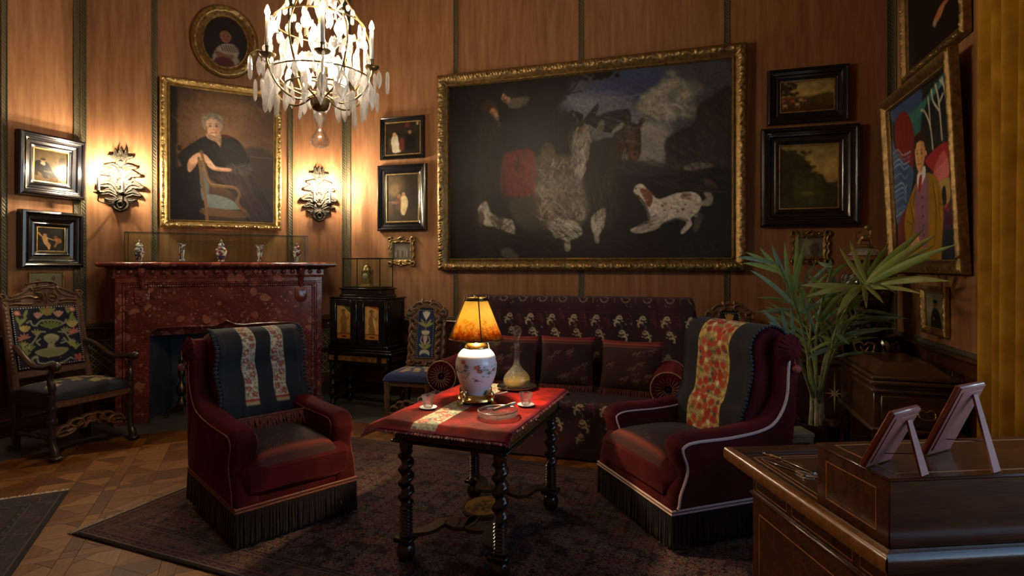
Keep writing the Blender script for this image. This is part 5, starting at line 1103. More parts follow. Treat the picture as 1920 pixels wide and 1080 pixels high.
# --- high backed side chair, a second one stands behind the velvet armchair
def side_chair(label, loc, rz, seed):
    c = thing('carved_side_chair', label, 'chair', loc, rz, 'carved side chairs')
    for s in (-1, 1):
        g = G(); g.lathe([(.028, 0), (.034, .02), (.03, .045), (.018, .06), (.03, .085), (.022, .11), (.022, .19), (.03, .21), (.02, .24), (.032, .28), (.034, .30), (.022, .34), (.03, .38), (.03, .45)], 14, (s*.20, 0, 0)); obj('leg', g, WALNUT, c)
        g = G(); g.box((s*.18, .40, .24), (.045, .045, .48), .008); g.box((s*.18, .415, .02), (.05, .06, .04), .008); obj('leg', g, WALNUTD, c)
        g = G(); g.box((s*.20, .20, .43), (.035, .40, .05), .006); obj('side_rail', g, WALNUT, c); g = G(); g.box((s*.195, .2, .14), (.03, .38, .03), .006); obj('side_stretcher', g, WALNUTD, c)
    g = G(); g.box((0, 0, .43), (.42, .035, .055), .006); obj('front_rail', g, WALNUT, c)
    cushion('seat', .46, .45, .455, .065, c, SEATB, flowers_seat(seed, '1f2d5c'), (0, .19), 40, 36, .02)
    cv = Cv(70, 30, box=(0, 0, 70, 30))
    for sx in (0, 1):
        m = lambda pts: [(70-x if sx else x, y) for x, y in pts]
        for p in ([(2, 27), (8, 16), (18, 18), (16, 25)], [(12, 22), (18, 8), (28, 8), (28, 16)], [(24, 18), (30, 5), (35, 5)], [(4, 28), (20, 28), (35, 27)], [(28, 26), (32, 16), (35, 18)]): cv.hz(m(p), 4.5, .028)
    relief('carved_stretcher', cv, .38, .15, WALNUT, c, (0, .015, .22), .01)
    b = link('back', None, c); b.location = (0, .40, .46); b.rotation_euler = (math.radians(-8), 0, 0)
    for s in (-1, 1):
        g = G(); barley(g, (s*.175, 0), .0, .56, .019, 6, .28, 10, ph=s); g.box((s*.175, 0, .03), (.045, .045, .07), .006); obj('back_post', g, WALNUT, b)
    cv = Cv(90, 140, box=(-45, 0, 45, 140))
    cv.hz([(-45, 34), (-44, 26), (-38, 18), (-28, 14), (-20, 5), (-8, 0), (8, 0), (20, 5), (28, 14), (38, 18), (44, 26), (45, 34), (30, 36), (20, 24), (-20, 24), (-30, 36)], 0, .012, True)
    cv.hz([(-24, 30), (24, 30), (24, 132), (-24, 132)], 0, .010, True, False); cv.hz([(-34, 126), (34, 126), (34, 138), (-34, 138)], 0, .012, True)
    for sx in (-1, 1):
        m = lambda pts: [(sx*x, y) for x, y in pts]
        for p, w in (([(43, 32), (42, 24), (34, 20), (30, 28), (36, 32)], 6), ([(30, 16), (22, 8), (12, 8), (8, 14), (14, 18)], 6), ([(24, 20), (34, 24), (38, 18)], 5), ([(0, 4), (8, 6), (10, 2)], 5), ([(22, 34), (28, 40), (24, 48), (30, 54), (24, 62), (30, 70), (24, 78), (30, 86), (24, 94), (30, 102), (24, 112), (28, 120), (24, 128)], 8), ([(4, 136), (14, 130), (22, 134), (32, 130)], 5), ([(18, 24), (22, 40)], 5)): cv.hz(m(p), w, .032)
        for y in (48, 64, 80, 96, 112): cv.cut(m([(26, y-2), (29, y-1), (29, y+2), (26, y+2)]), False)
        for x in (8, 18, 27): cv.cut(m([(x-2, 131), (x+1, 130), (x+2, 134), (x-1, 135)]))
    relief('carved_back', cv, .43, .66, WALNUT, b, (0, -.005, .385), .010)
    tp = Cv(40, 92, '1a2448' if seed == 5 else '12110f', box=(0, 0, 40, 92)); SGc = 'a9a684'
    for a in (-.6, -.2, .2, .6): tp.ell(20+6*math.sin(a), 14-5*math.cos(a), 3, 9, 'c9c2a8' if seed == 5 else 'b98a45', 1, 1, a)
    for a in (-1.2, -.7, .7, 1.2): tp.ell(20+9*math.sin(a), 30-6*math.cos(a), 2.5, 11, '8b8c4a', 1, 1, a)
    tp.line([(20, 20), (20, 40)], 2, '7d803f'); tp.poly([(11, 40), (29, 40), (27, 47), (13, 47)], 'bdb690', 1, 1); tp.poly([(15, 50), (25, 50), (23, 62), (20, 68), (17, 62)], 'b99e88', 1, 1); tp.line([(12, 50), (9, 60), (16, 70)], 2, SGc); tp.line([(28, 50), (31, 60), (24, 70)], 2, SGc)
    for a in (-1, -.5, .5, 1): tp.ell(20+9*math.sin(a), 74-6*math.cos(a), 2.5, 9, '8f8c4c', 1, 1, a)
    tp.poly([(11, 78), (29, 78), (32, 88), (25, 84), (15, 84), (8, 88)], 'b2ad8c', 1, 1)
    art('needlework_panel', tp, .17, .46, TAP, b, (0, -.034, .375)); g = G(); g.prism([(-.09, .14), (.09, .14), (.09, .60), (.05, .63), (-.05, .63), (-.09, .60)], -.032, 0); obj('back_pad', g, SLATE, b)
    nails([(x, -.036, .15+k*.02) for k in range(23) for x in (-.082, .082)]+[(-.07+k*.02, -.036, z) for k in range(8) for z in (.145, .605)], .0045, b, NAILM)
    return c
SEATB = attr_mat('blue_seat_needlework', .85, 1.2, sheen=.15, bump=.5, bscale=500)
side_chair('carved high back side chair with blue needlework, right of the ebony cabinet', (-2.43, 4.63, 0.004), math.radians(3), 5)
c2 = side_chair('carved chair behind the right velvet armchair, only its crest showing', (.375, 5.15, 0.004), 0, 8)
# ------------------------------------------------------------------ ebony cabinet on stand with a glass case on top
cb = thing('ebony_cabinet', 'ebonised two door cabinet with figure inlays on twist legged stand', 'cabinet', (-3.27, 5.33, 0.004), math.radians(-4))
for sx in (-1, 1):
    for sy, nm in ((-1, 0), (1, 1)):
        g = G(); x, y = sx*.345, sy*.145+.0; g.lathe([(.03, 0), (.034, .03), (.024, .055)], 14, (x, y, 0)); barley(g, (x, y), .055, .46, .024, 4, .34, 12); g.box((x, y, .46), (.05, .05, .05), .005); obj('leg', g, EBONY, cb)
g = G(); g.box((0, 0, .075), (.74, .03, .03), .006)
for s in (-1, 1): g.box((s*.345, 0, .075), (.03, .29, .03), .006)
obj('stretcher', g, EBONYB, cb)
g = G(); g.box((0, 0, .535), (.76, .36, .10), .006); obj('stand_frieze', g, EBONYB, cb)
BURR = simple('burr_inlay', (.20, .085, .025), .35, 0, .6, 25, coat=.3)
for x, w in ((0, .48), (-.33, .06), (.33, .06)):
    g = G(); g.box((x, -.182, .535), (w, .008, .055), .002); obj('inlay_panel', g, BURR, cb)
g = G(); g.box((.382, 0, .535), (.008, .24, .055), .002); obj('inlay_panel', g, BURR, cb)
g = G()
for z, w, d, h in ((.60, .88, .44, .03), (.628, .84, .42, .026), (.66, .74, .38, .04)): g.box((0, .005, z), (w, d, h), .008)
obj('stand_top', g, EBONY, cb)
g = G(); g.box((0, .01, .92), (.70, .34, .48), .006); obj('carcass', g, EBONY, cb)
g = G(); g.box((0, .01, 1.165), (.73, .37, .02), .008); g.box((0, .01, 1.185), (.52, .30, .03), .006); g.box((0, .01, 1.225), (.50, .28, .06), .008); g.box((0, .01, 1.262), (.53, .30, .018), .006); obj('stepped_top', g, EBONY, cb)
for s in (-1, 1):
    d = link('door', None, cb); d.location = (s*.175, -.165, .68)
    g = G(); w, h = .34, .47; x0, x1 = -.105, .105
    for (cx, cz, ww, hh) in ((-.1325, h/2, .075, h), (.1325, h/2, .075, h), (0, .03, .19, .06), (0, h-.03, .19, .06)): g.box((cx, -.012, cz), (ww, .024, hh), .004)
    g.box((0, -.003, h/2), (.2, .006, h-.1)); obj('door_frame', g, EBONY, d)
    cv = Cv(40, 66, 'b58a4c', box=(0, 0, 40, 66)); cv.poly([(20, 0), (40, 0), (40, 14), (30, 10)] if s < 0 else [(12, 0), (40, 0), (40, 8), (24, 5)], '2b3a26' if s < 0 else '8a4a24', 1, 1)
    cv.poly([(14, 20), (19, 16), (25, 20), (27, 34), (28, 56), (12, 56), (13, 34)], '8a6230', 1, 1.5); cv.ell(19, 14, 4, 5, '7a5426', 1, 1); cv.line([(25, 22), (33, 26), (34, 18)], 3, '8a6230'); cv.line([(15, 24), (11, 34), (17, 38)], 3, '7a5428'); cv.poly([(23, 24), (27, 26), (30, 44), (26, 40)], 'cfae74' if s > 0 else '8a6230', 1, 1)
    for k in range(6): cv.line([(15+k*2.2, 38), (13+k*2.8, 55)], .8, '5c3d1a', .9)
    cv.line([(13, 12), (17, 9), (22, 9), (26, 12)], 2, '4a3016', .9); cv.rect(0, 55, 40, 57, '4a3016', .9); cv.rect(0, 57, 40, 66, 'b06a2c', .9); cv.rect(14, 60, 27, 63, '1c120a', 1); cv.mott(.12, 6, 4)
    art('inlay_figure', cv, .175, .35, attr_mat('marquetry', .35, 1.3, coat=.3), d, (0, -.0075, h/2))
    g = G(); f = frame_mesh(.19, .365, [(0, -.004), (.003, .006), (.009, .006), (.010, -.006)], .06); g.add([(x, y-.008, z+h/2) for x, y, z in f.v], f.f); obj('inlay_moulding', g, EBONYB, d)
    g = G(); g.lathe([(.001, -.03), (.008, -.02), (.011, 0), (.008, .02), (.001, .03)], 8, M=Matrix.Translation((-s*.152, -.026, .22)) @ Matrix.Diagonal((1, .3, 1, 1))); obj('keyhole_plate', g, BRASSD, d)
for z in (.76, 1.08): g = G(); g.box((.352, -.13, z), (.006, .01, .03)); obj('hinge', g, SILVER, cb)
g = G(); f = frame_mesh(.26, .42, [(0, 0), (.003, .008), (.010, .008), (.013, 0)], .06); g.add(f.v, f.f, Matrix.Translation((.35, .01, .92)) @ Matrix.Rotation(PI/2, 4, 'Z')); obj('side_panel_moulding', g, EBONYB, cb)
gz = (-3.27+.0, 5.34, 1.276); gk = thing('clock_case', 'square glass case on the ebony cabinet covering a gilt clock', 'display case', gz, math.radians(-4))
w_, d_, h_ = .46, .24, .31
for c, s in (((0, -d_/2, h_/2), (w_, .004, h_)), ((0, d_/2, h_/2), (w_, .004, h_)), ((-w_/2, 0, h_/2), (.004, d_, h_)), ((w_/2, 0, h_/2), (.004, d_, h_)), ((0, 0, h_), (w_, d_, .004))):
    g = G(); g.box(c, s); obj('pane', g, PANE, gk, sharp=0)
g = G()
for y in (-d_/2, d_/2):
    for z in (.005, h_): g.box((0, y, z), (w_+.008, .008, .01))
    for x in (-w_/2, w_/2): g.box((x, y, h_/2), (.007, .007, h_))
for x in (-w_/2, w_/2):
    for z in (.005, h_): g.box((x, 0, z), (.008, d_, .01))
obj('edges', g, EBONYB, gk, sharp=0); g = G(); g.box((0, 0, .003), (w_, d_, .006)); obj('case_base', g, EBONY, gk)
ck = thing('gilt_clock', 'small gilt domed clock inside the glass case on ebony cabinet', 'clock', (-3.27-.01, 5.34, 1.283), math.radians(-4))
g = G(); g.box((0, 0, .008), (.14, .11, .016), .004); g.box((0, 0, .024), (.11, .085, .016), .004); obj('base', g, GILT, ck)
g = G(); g.box((0, 0, .10), (.08, .065, .13), .006)
for sx in (-1, 1):
    for sy in (-1, 1): g.lathe([(.009, .03), (.006, .05), (.006, .15), (.009, .17), (.004, .185), (.001, .195)], 8, (sx*.045, sy*.038, 0))
g.box((0, 0, .172), (.105, .09, .012), .003); obj('body', g, GILTD, ck)
g = G(); g.lathe([(.045, .178), (.044, .195), (.036, .215), (.02, .23), (.006, .236), (.006, .25), (.011, .258), (.001, .272)], 18); obj('dome', g, GILT, ck)
g = G(); g.lathe([(.032, 0), (.032, .006), (.028, .008), (.001, .008)], 20, M=Matrix.Translation((0, -.032, .115)) @ Matrix.Rotation(PI/2, 4, 'X')); obj('dial', g, simple('silvered_dial', (.5, .46, .36), .35, .5), ck)

# ------------------------------------------------------------------ sofa under a carpet, cushions, bolsters
SX0, SX1 = -2.10, .05
sf = thing('sofa', 'long low sofa under a dark carpet against the back wall', 'sofa', ((SX0+SX1)/2, 4.78, 0.006), 0)
W_ = SX1-SX0
g = G(); g.box((0, -.02, .21), (W_-.04, .86, .38), .04); obj('base', g, WINE, sf)
g = G(); g.box((0, 0, 0), (W_-.04, .10, .82), .04, Matrix.Translation((0, .475, .76)) @ Matrix.Rotation(math.radians(-7), 4, 'X')); obj('back', g, WINE, sf)
cv = Cv(420, 420, '2b1115', box=(0, 0, 2.5, 2.5)); r = random.Random(4)
cv.mott(.25, 60, 2)
def boteh(x, y, s, flip, col):
    for p in ([(0, 0), (.012, -.03), (.035, -.042), (.05, -.03)], [(.004, .01), (-.014, .03), (-.008, .055)], [(.02, -.02), (.04, -.012), (.055, -.018)], [(0, .02), (.018, .012)]): cv.line([(x+flip*a*s, y+b*s) for a, b in p], .013*s, col)
    for a, b in ((.06, .01), (.03, .02), (-.02, .0)): cv.ell(x+flip*a*s, y+b*s, .009*s, .006*s, col)
for yy in (.62, 2.03):
    for k in range(11):
        x = .12+k*.225; c = r.choice(['b0a27c', 'a89a76', 'b8ab86'])
        boteh(x, yy+.05, 1, 1, c); boteh(x+.09, yy+.19, 1, -1, c); boteh(x+.02, yy+.30 if yy > 1 else yy+.40, .8, 1, '8a7f66')
        for q in range(4): cv.line([(x+.10, yy-.03+q*.03), (x+.13+.01*q, yy-.01+q*.03), (x+.15, yy+.03+q*.03)], .008, r.choice(['5c1f1c', '60262a', '241722']))
        cv.line([(x+.02, yy+.08), (x+.06, yy+.11), (x+.04, yy+.16)], .006, '6a5f50')
for k in range(900):
    x, y = r.random()*2.5, r.random()*2.5
    band_ = (.40 < y < .60) or (1.95 < y < 2.05); 
    if r.random() < (1 if band_ else .45): cv.ell(x, y, r.uniform(.003, .008), r.uniform(.003, .007), r.choice(['8b8470', '7d3a30', '54505c', 'a59c84', '6b2a24', '39404f']), .85)
for k in range(12):
    x = .1+k*.21
    for yy in (.45, 1.98): cv.line([(x-.04, yy), (x-.02, yy+.04), (x+.02, yy+.04), (x+.04, yy), (x, yy-.015)], .006, '8f8772'); cv.line([(x+.1, yy-.02), (x+.1, yy+.05)], .005, '6a6254')
for k in range(6): cv.line([(0, .60), (2.5, .60)], .004, '3b1d1c', .6)
SOFA_Y0, ZT = .50, 1.215
prof = [(.60, .95), (.60, 1.1), (.595, 1.19), (.57, 1.213), (.48, 1.212), (.42, 1.19), (.38, 1.05), (.33, .75), (.28, .52), (.24, .435), (.10, .425), (-.2, .425), (-.40, .425), (-.455, .415), (-.475, .385), (-.48, .30), (-.485, .18), (-.49, .05), (-.495, .012)]
pp = np.array(smooth_pts(prof, 8)); dl = np.r_[0, np.cumsum(np.hypot(*np.diff(pp, axis=0).T))]; TOT = dl[-1]
def sofa_fn(u, v):
    y = np.interp(v*TOT, dl, pp[:, 0]); z = np.interp(v*TOT, dl, pp[:, 1]); x = (u-.5)*(W_+.16)
    over = np.clip(np.abs(x)-(W_/2-.01), 0, None)                  # the cloth drops over the ends
    up = np.clip((z-.5)/.7, 0, 1); z2 = z-over*1.6*(.3+up); x2 = np.sign(x)*np.minimum(np.abs(x), W_/2+.012+over*.25)
    fold = .006*np.sin(x*9+z*3)*(np.abs(y) > .3)+.004*np.sin(x*23+y*5)
    low = (v > .66); y2 = y+fold-.012*low*np.sin(x*14)*np.clip(.4-z, 0, .4)
    return x2, y2, np.maximum(z2, .012)
sc_ = cloth('sofa_carpet', 260, 280, sofa_fn, cv, RUGC); sc_.location = ((SX0+SX1)/2, 4.80, 0.006)
tag(sc_, 'dark wine patterned carpet draped over the whole sofa', 'carpet')
def pillow(name, label, cx, cy, cz, w, h, t_, tilt, rz, seed):
    p = thing(name, label, 'cushion', (cx, cy, cz), rz, 'cushions on the sofa'); p.rotation_euler = (math.radians(-tilt), 0, rz)
    cv = Cv(70, 64, '2c1210', box=(0, 0, 70, 64)); r = random.Random(seed); cv.mott(.3, 14, seed)
    for k in range(11):
        x, y = 10+r.random()*50, 14+r.random()*42; c = r.choice(['7a6a50', '86745a', '5f4a3a'])
        cv.line([(x-3, y), (x, y-2), (x+3, y+1)], 1.2, c, .8); cv.ell(x+4, y-3, 1.2, .9, c, .8); cv.line([(x-2, y+4), (x+2, y+5)], 1, '6b2a22', .8)
    cv.rect(0, 0, 70, 5, '651712'); cv.rect(0, 5, 70, 6.5, '7a3f30'); cv.rect(0, 6.5, 70, 8.5, '4a1612'); cv.rect(0, 8.5, 70, 9.5, '7c5140'); cv.rect(67, 8, 70, 64, '4a1713', .8)
    g = G(); nu = nv = 34; cols = []
    for sgn in (-1, 1):
        def fn(u, v):
            X = (u-.5)*2; Y = (v-.5)*2; pin = 1-.06*(np.abs(X)**2)*(np.abs(Y)**2)*0; edge = (np.clip(1-X**4, 0, 1)*np.clip(1-Y**4, 0, 1))**.5
            return X*w/2*(1-.05*(1-np.abs(Y)**2)*np.abs(X)**3), sgn*(t_/2)*edge*(.85+.15*np.cos(2*X+seed)), h/2+h/2*Y*(1-.06*(1-np.abs(X)**2)*np.abs(Y)**3)
        b = len(g.v); g.grid(nu, nv, fn)
        if sgn < 0: pass
        else: g.f[-nu*nv:] = [q[::-1] for q in g.f[-nu*nv:]]
        u, v = np.meshgrid(np.linspace(0, 1, nu+1), np.linspace(0, 1, nv+1)); cols.append(cv.samp(u, 1-v).reshape(-1, 3))
    obj('cover', g, attr_mat('cushion_velvet', .85, 1.5, sheen=.03) if 'cushion_velvet' not in bpy.data.materials else bpy.data.materials['cushion_velvet'], p, sharp=180, col=np.vstack(cols))
    fr = G(); r2 = random.Random(seed+3)
    for k in range(46):
        x = -w/2+.01+k*(w-.02)/45; dx = r2.uniform(-.012, .012); fr.tube([(x, -.03, .02), (x+dx*.5, -.055, -.01), (x+dx, -.06, -.045-r2.random()*.02)], [.004, .004, .0025], 4)
    obj('fringe', fr, FRINGER, p, kind='stuff')
FRINGER = simple('rust_fringe', (.16, .035, .016), .7, 0, .6, 60, sheen=.3)
FRINGED = simple('dark_fringe', (.012, .0045, .005), .8, 0, .5, 60, sheen=.3)
pillow('sofa_cushion', 'fringed dark cushion on the sofa behind the lamp', -1.53, 4.88, .445, .48, .44, .15, 14, math.radians(-3), 1)
pillow('sofa_cushion', 'fringed dark cushion with red top in the middle of sofa', -1.01, 4.86, .445, .48, .45, .15, 14, math.radians(2), 2)
pillow('sofa_cushion', 'fringed dark cushion on the sofa beside the armchair bolster', -.46, 4.82, .445, .52, .44, .16, 16, math.radians(-6), 5)
GOLDT = simple('pale_gold_piping', (.42, .28, .12), .5)
def bolster(label, x, y0, y1, z, r):
    b = thing('bolster', label, 'bolster', (x, (y0+y1)/2, z), 0, 'bolsters at the sofa ends'); L = (y1-y0)/2; RX = Matrix.Rotation(PI/2, 4, 'X')
    g = G(); g.lathe([(r*.98, -L), (r, -L+.01), (r*1.02, 0), (r, L-.01), (r*.98, L)], 32, M=RX); obj('cover', g, RUBY, b)
    for s in (-1, 1):
        g = G(); N = 64; prof = [(.001, L-.018), (.02, L-.012), (.05, L+.016), (r*.7, L+.018), (r*.97, L)]
        g.lathe(prof, N, M=Matrix.Rotation(-s*PI/2, 4, 'X'), ecc=None)
        # pleats gathered to the middle
        for k in range(28): a = 2*PI*k/28; y = s*(L); g.tube([(.022*math.cos(a), s*(L-.005), .022*math.sin(a)), (.06*math.cos(a+.1), s*(L+.017), .06*math.sin(a+.1)), (r*.95*math.cos(a+.15), s*(L+.004), r*.95*math.sin(a+.15))], [.003, .006, .008], 5)
        g.ball((0, s*(L-.004), 0), .016, 8); fixn(obj('gathered_end', g, RUBY, b, sharp=50))
        g = G(); g.tube([(r*1.0*math.cos(2*PI*k/40), s*L, r*1.0*math.sin(2*PI*k/40)) for k in range(41)], .005, 6, cap=False); obj('piping', g, GOLDT, b)
        g = G()
        for k in range(20): a = 2*PI*k/20; g.tube([(.03*math.cos(a), s*(L+.006), .03*math.sin(a)), (.055*math.cos(a+.05), s*(L+.022), .055*math.sin(a+.05)), (r*.72*math.cos(a+.12), s*(L+.026), r*.72*math.sin(a+.12))], .0016, 4)
        obj('gold_thread', g, GOLDT, b, kind='stuff')
bolster('red velvet bolster at the sofa end beside the lamp table', -1.985, 4.39, 5.02, .572, .13)
bolster('red velvet bolster at the sofa end beside the right armchair', -.135, 4.42, 5.02, .572, .13)
# ------------------------------------------------------------------ two velvet armchairs with fringed skirts
PIPE = simple('pale_braid_trim', (.62, .42, .38), .6, 0, .35, 220)
PIPED = simple('rust_braid_trim', (.22, .06, .035), .6, 0, .5, 160)
def fringe(g, p0, p1, z0, z1, step, seed, r=.0042, out=(0, 0)):
    rr = random.Random(seed); a, b = Vector(p0), Vector(p1); L = (b-a).length; n = max(2, int(L/step))
    for k in range(n+1):
        p = a.lerp(b, k/n); dx, dy = rr.uniform(-.006, .006), rr.uniform(-.006, .006); l = rr.uniform(-.012, .012)
        g.tube([(p.x, p.y, z0), (p.x+dx*.6+out[0]*.5, p.y+dy*.6+out[1]*.5, (z0+z1)/2), (p.x+dx+out[0], p.y+dy+out[1], z1+.02+l*.3), (p.x+dx+out[0], p.y+dy+out[1], z1+max(l*.5, -.004))], [r*.8, r, r*1.5, r*.5], 5)
def velvet_chair(name, label, loc, rz, w, dp, vel, pipe, backz, seatz, armz, seed, pipe_r):
    c = thing(name, label, 'armchair', loc, rz, None); hw = w/2; at = .135
    sk = .205        # skirt height
    g = G(); g.box((0, dp/2, (sk+.36)/2), (w-.05, dp-.04, .36-sk+.06), .03); g.box((0, dp/2, sk/2+.03), (w-.10, dp-.10, sk-.06), .02); obj('base', g, vel, c)
    g = G(); g.box((0, .05, .335), (w-.06, .11, .21), .05); obj('front_panel', g, vel, c)
    # side panels: arm and wing in one S shaped outline (y to the back, z up)
    out = smooth_pts([(.0, sk), (.012, .30), (.045, .38), (.055, .43), (.030, .50), (.030, .55), (.075, armz), (.16, armz+.012), (dp*.45, armz+.012), (dp*.70, armz+.03), (dp*.82, armz+.07), (dp*.895, armz+.17), (dp*.91, armz+.30), (dp*.92, backz-.12), (dp*.94, backz-.04), (dp*.99, backz-.015), (dp*1.06, backz-.03), (dp*1.09, backz-.12)], 4)
    out += [(dp*1.06, armz+.2), (dp*.99, sk)]
    for s in (-1, 1):
        o2 = [(y, z) for y, z in out]; g = G(); M = Matrix.Translation((s*(hw-at/2), 0, 0)) @ Matrix.Rotation(-PI/2, 4, 'Z') @ Matrix.Scale(-1, 4, (1, 0, 0))
        # outline lives in the (y,z) plane of the chair
        q = [(p[0], p[1]) for p in o2][::-1]; gg = G(); gg.prism(q, -at/2, at/2, b=.035)
        g.add([(s*(hw-at/2)+y_, x_, z_) for x_, y_, z_ in gg.v], gg.f); fixn(obj('side_panel', g, vel, c, sharp=50))
        for face in (1, -1):
            k0 = 0 if face > 0 else 12; tr = inset(o2[::-1], .035)[::-1][k0:-4]; g = G(); xo = s*(hw-at/2)+face*s*(at/2+.002)
            if face < 0: tr = [p for p in tr if .42 < p[1] < armz+.05]
            g.tube([(xo, y, z) for y, z in tr], pipe_r*(1 if face > 0 else .6), 6, flat=1); obj('braid_trim', g, pipe, c)
    # back with rolled top
    bw = w-2*at+.06; yb = dp*.80
    bp = smooth_pts([(dp*.66, seatz-.05), (dp*.70, seatz+.15), (dp*.76, armz+.12), (dp*.80, backz-.20), (dp*.80, backz-.08), (dp*.86, backz), (dp*.97, backz+.025), (dp*1.08, backz-.015), (dp*1.11, backz-.10), (dp*1.05, backz-.2), (dp*1.02, .6)], 5)+[(dp*.99, sk), (dp*.80, sk)]
    gg = G(); gg.prism(bp[::-1], -bw/2, bw/2, b=.03); g = G(); g.add([(y_, x_, z_) for x_, y_, z_ in gg.v], gg.f); fixn(obj('back', g, vel, c, sharp=60))
    for s in (-1, 1):    # gathered scroll ends
        g = G(); cx = Vector((s*(hw-.002), dp*.985, backz-.085))
        for k in range(16): a = 2*PI*k/16; g.tube([cx+Vector((s*.012, 0, 0)), cx+Vector((s*.014, .04*math.cos(a), .04*math.sin(a))), cx+Vector((-s*.02, .082*math.cos(a), .082*math.sin(a)))], [.006, .012, .016], 6)
        g.ball(tuple(cx+Vector((s*.008, 0, 0))), .022, 8); obj('scroll_rosette', g, vel, c)
        g = G(); p = cx+Vector((s*.03, .01, -.10)); g.ball(tuple(p), .026, 10, sc=(1, 1, .9)); g.tube([cx, p], .004, 5); obj('pompon', g, simple('pompon_red', (.30, .05, .035), .7, 0, .7, 120) if 'pompon_red' not in bpy.data.materials else bpy.data.materials['pompon_red'], c)
    # seat cushion with zigzag bound front border
    cv = Cv(80, 70, '1f1012', box=(0, 0, 80, 70)); r = random.Random(seed); cv.mott(.35, 18, seed)
    for k in range(90): cv.ell(r.random()*80, r.random()*60, r.uniform(.4, 1.4), r.uniform(.3, .7), r.choice(['6a5a4c', '5a2420', '45404a', '7a6d5c']), .7)
    for k in range(14): x, y = r.random()*76, r.random()*58; cv.line([(x, y), (x+3, y-1), (x+5, y+2)], 1, r.choice(['75685a', '5c2a24']), .7)
    cv.rect(0, 64, 80, 67, '6e2c20', .9); cv.rect(0, 67, 80, 70, '300c0c', .9)
    for k in range(27): cv.poly([(k*3, 64), (k*3+3, 64), (k*3+1.5, 61.8)], '6e2c20', .9, 0, False)
    SEATM = bpy.data.materials.get('seat_velvet') or attr_mat('seat_velvet', .8, 1.6, sheen=.05)
    cushion('seat', w-2*at+.03, dp*.70, .385, seatz-.385, c, SEATM, cv, (0, dp*.355), 54, 48, .045)
    # braid and fringe around the foot
    g = G(); a0, b0, b1 = .0, hw-.005, dp*.985
    ring = [(-b0, b1, sk), (-b0, a0, sk), (b0, a0, sk), (b0, b1, sk), (-b0, b1, sk)]
    for zz in (-.008, .008): g.tube([(x, y, z+zz) for x, y, z in ring], .007, 6)
    obj('skirt_braid', g, pipe, c)
    g = G(); fringe(g, (-b0, a0, 0), (b0, a0, 0), sk, .015, .0085, seed+1); fringe(g, (b0, a0, 0), (b0, b1, 0), sk, .015, .0085, seed+2); fringe(g, (-b0, a0, 0), (-b0, b1, 0), sk, .015, .0085, seed+3)
    obj('fringe', g, FRINGED, c, kind='stuff')
    return c, bp
def throw(name, label, ch, bp, w, cv, nu, nv, t0, t1, dx, drop, slant=0.0, label2=None):
    """cloth lying over the rolled back: follows the outline of the back at a small distance"""
    loc, rz = ch.location, ch.rotation_euler.z
    pts = np.array(bp[:-2]); nrm = []
    for i in range(len(pts)):
        d = pts[min(i+1, len(pts)-1)]-pts[max(i-1, 0)]; d = d/np.linalg.norm(d); nrm.append((-d[1], d[0]))
    pts = pts+np.array(nrm)*.016; pts = pts[::-1]
    dl = np.r_[0, np.cumsum(np.hypot(*np.diff(pts, axis=0).T))]; T = dl[-1]
    o = link(name, None); o.location = loc; o.rotation_euler = (0, 0, rz); tag(o, label, 'throw')
    def fn(u, v):
        s = (t0+(t1-t0)*v)*T; y = np.interp(s, dl, pts[:, 0]); z = np.interp(s, dl, pts[:, 1]); k = np.clip((v-.35)/.65, 0, 1)
        rip = .006*np.sin(u*21+v*3)*k+.004*np.sin(u*9-v*4)
        return dx+(u-.5)*w+slant*k*k+.006*np.sin(v*19+u*4), y-.004-np.abs(rip)-.008*np.sin(v*7)**2*k, z+rip*.3
    cl = cloth('cloth', nu, nv, fn, cv, THROWM, o, .006)
    return o, fn
THROWM = attr_mat('throw_velvet', .85, 1.25, sheen=.10, bump=.4, bscale=400)
def flowers_strip(cv, x0, x1, y0, y1, bg, reds, greens, step, n, seed):
    r = random.Random(seed); cv.rect(x0, y0, x1, y1, bg)
    for k in range(int(n*(y1-y0))): cv.rect(*(lambda x, y: (x, y, x+.006, y+.006))(r.uniform(x0, x1-.006), r.uniform(y0, y1)), r.choice(greens), .9)
    w = x1-x0; y = y0+step*.3; i = 0
    while y < y1-step*.2:
        for fx, fy, s in ((.30, 0, 1), (.72, step*.42, 1.05)):
            x = x0+w*fx if i % 2 == 0 else x0+w*(1-fx)
            for a in range(5): cv.ell(x+.16*w*math.cos(a*1.257+i), y+fy+.16*w*math.sin(a*1.257+i), .078*w*s, .070*w*s, r.choice(reds), 1, .002)
            cv.ell(x, y+fy, .05*w, .05*w, r.choice(['d8c9a8', '8a2a20']), 1)
            for a in range(4): cv.ell(x+w*.26*math.cos(a*1.6+.6), y+fy+w*.24*math.sin(a*1.6+.6), .05*w, .04*w, r.choice(greens), .9)
        cv.line([(x0, y+step*.72), (x1, y+step*.72)], .006, 'c9bfa8' if i % 2 else bg, .7, 0, False); y += step; i += 1
lc, lbp = velvet_chair('velvet_armchair', 'left wine red velvet armchair with dark throw bearing two floral stripes', (-2.08, 2.69, .014), math.radians(61), .70, .90, WINE, PIPED, 1.035, .47, .60, 11, .004)
rc, rbp = velvet_chair('velvet_armchair', 'right wine red velvet armchair with pale braid and single floral stripe throw', (-.315, 3.37, .014), math.radians(-53.5), .82, .80, WINE, PIPE, 1.10, .47, .585, 21, .0085)
cv = Cv(130, 150, '14181f', box=(0, 0, .52, .72)); cv.mott(.5, 40, 3)
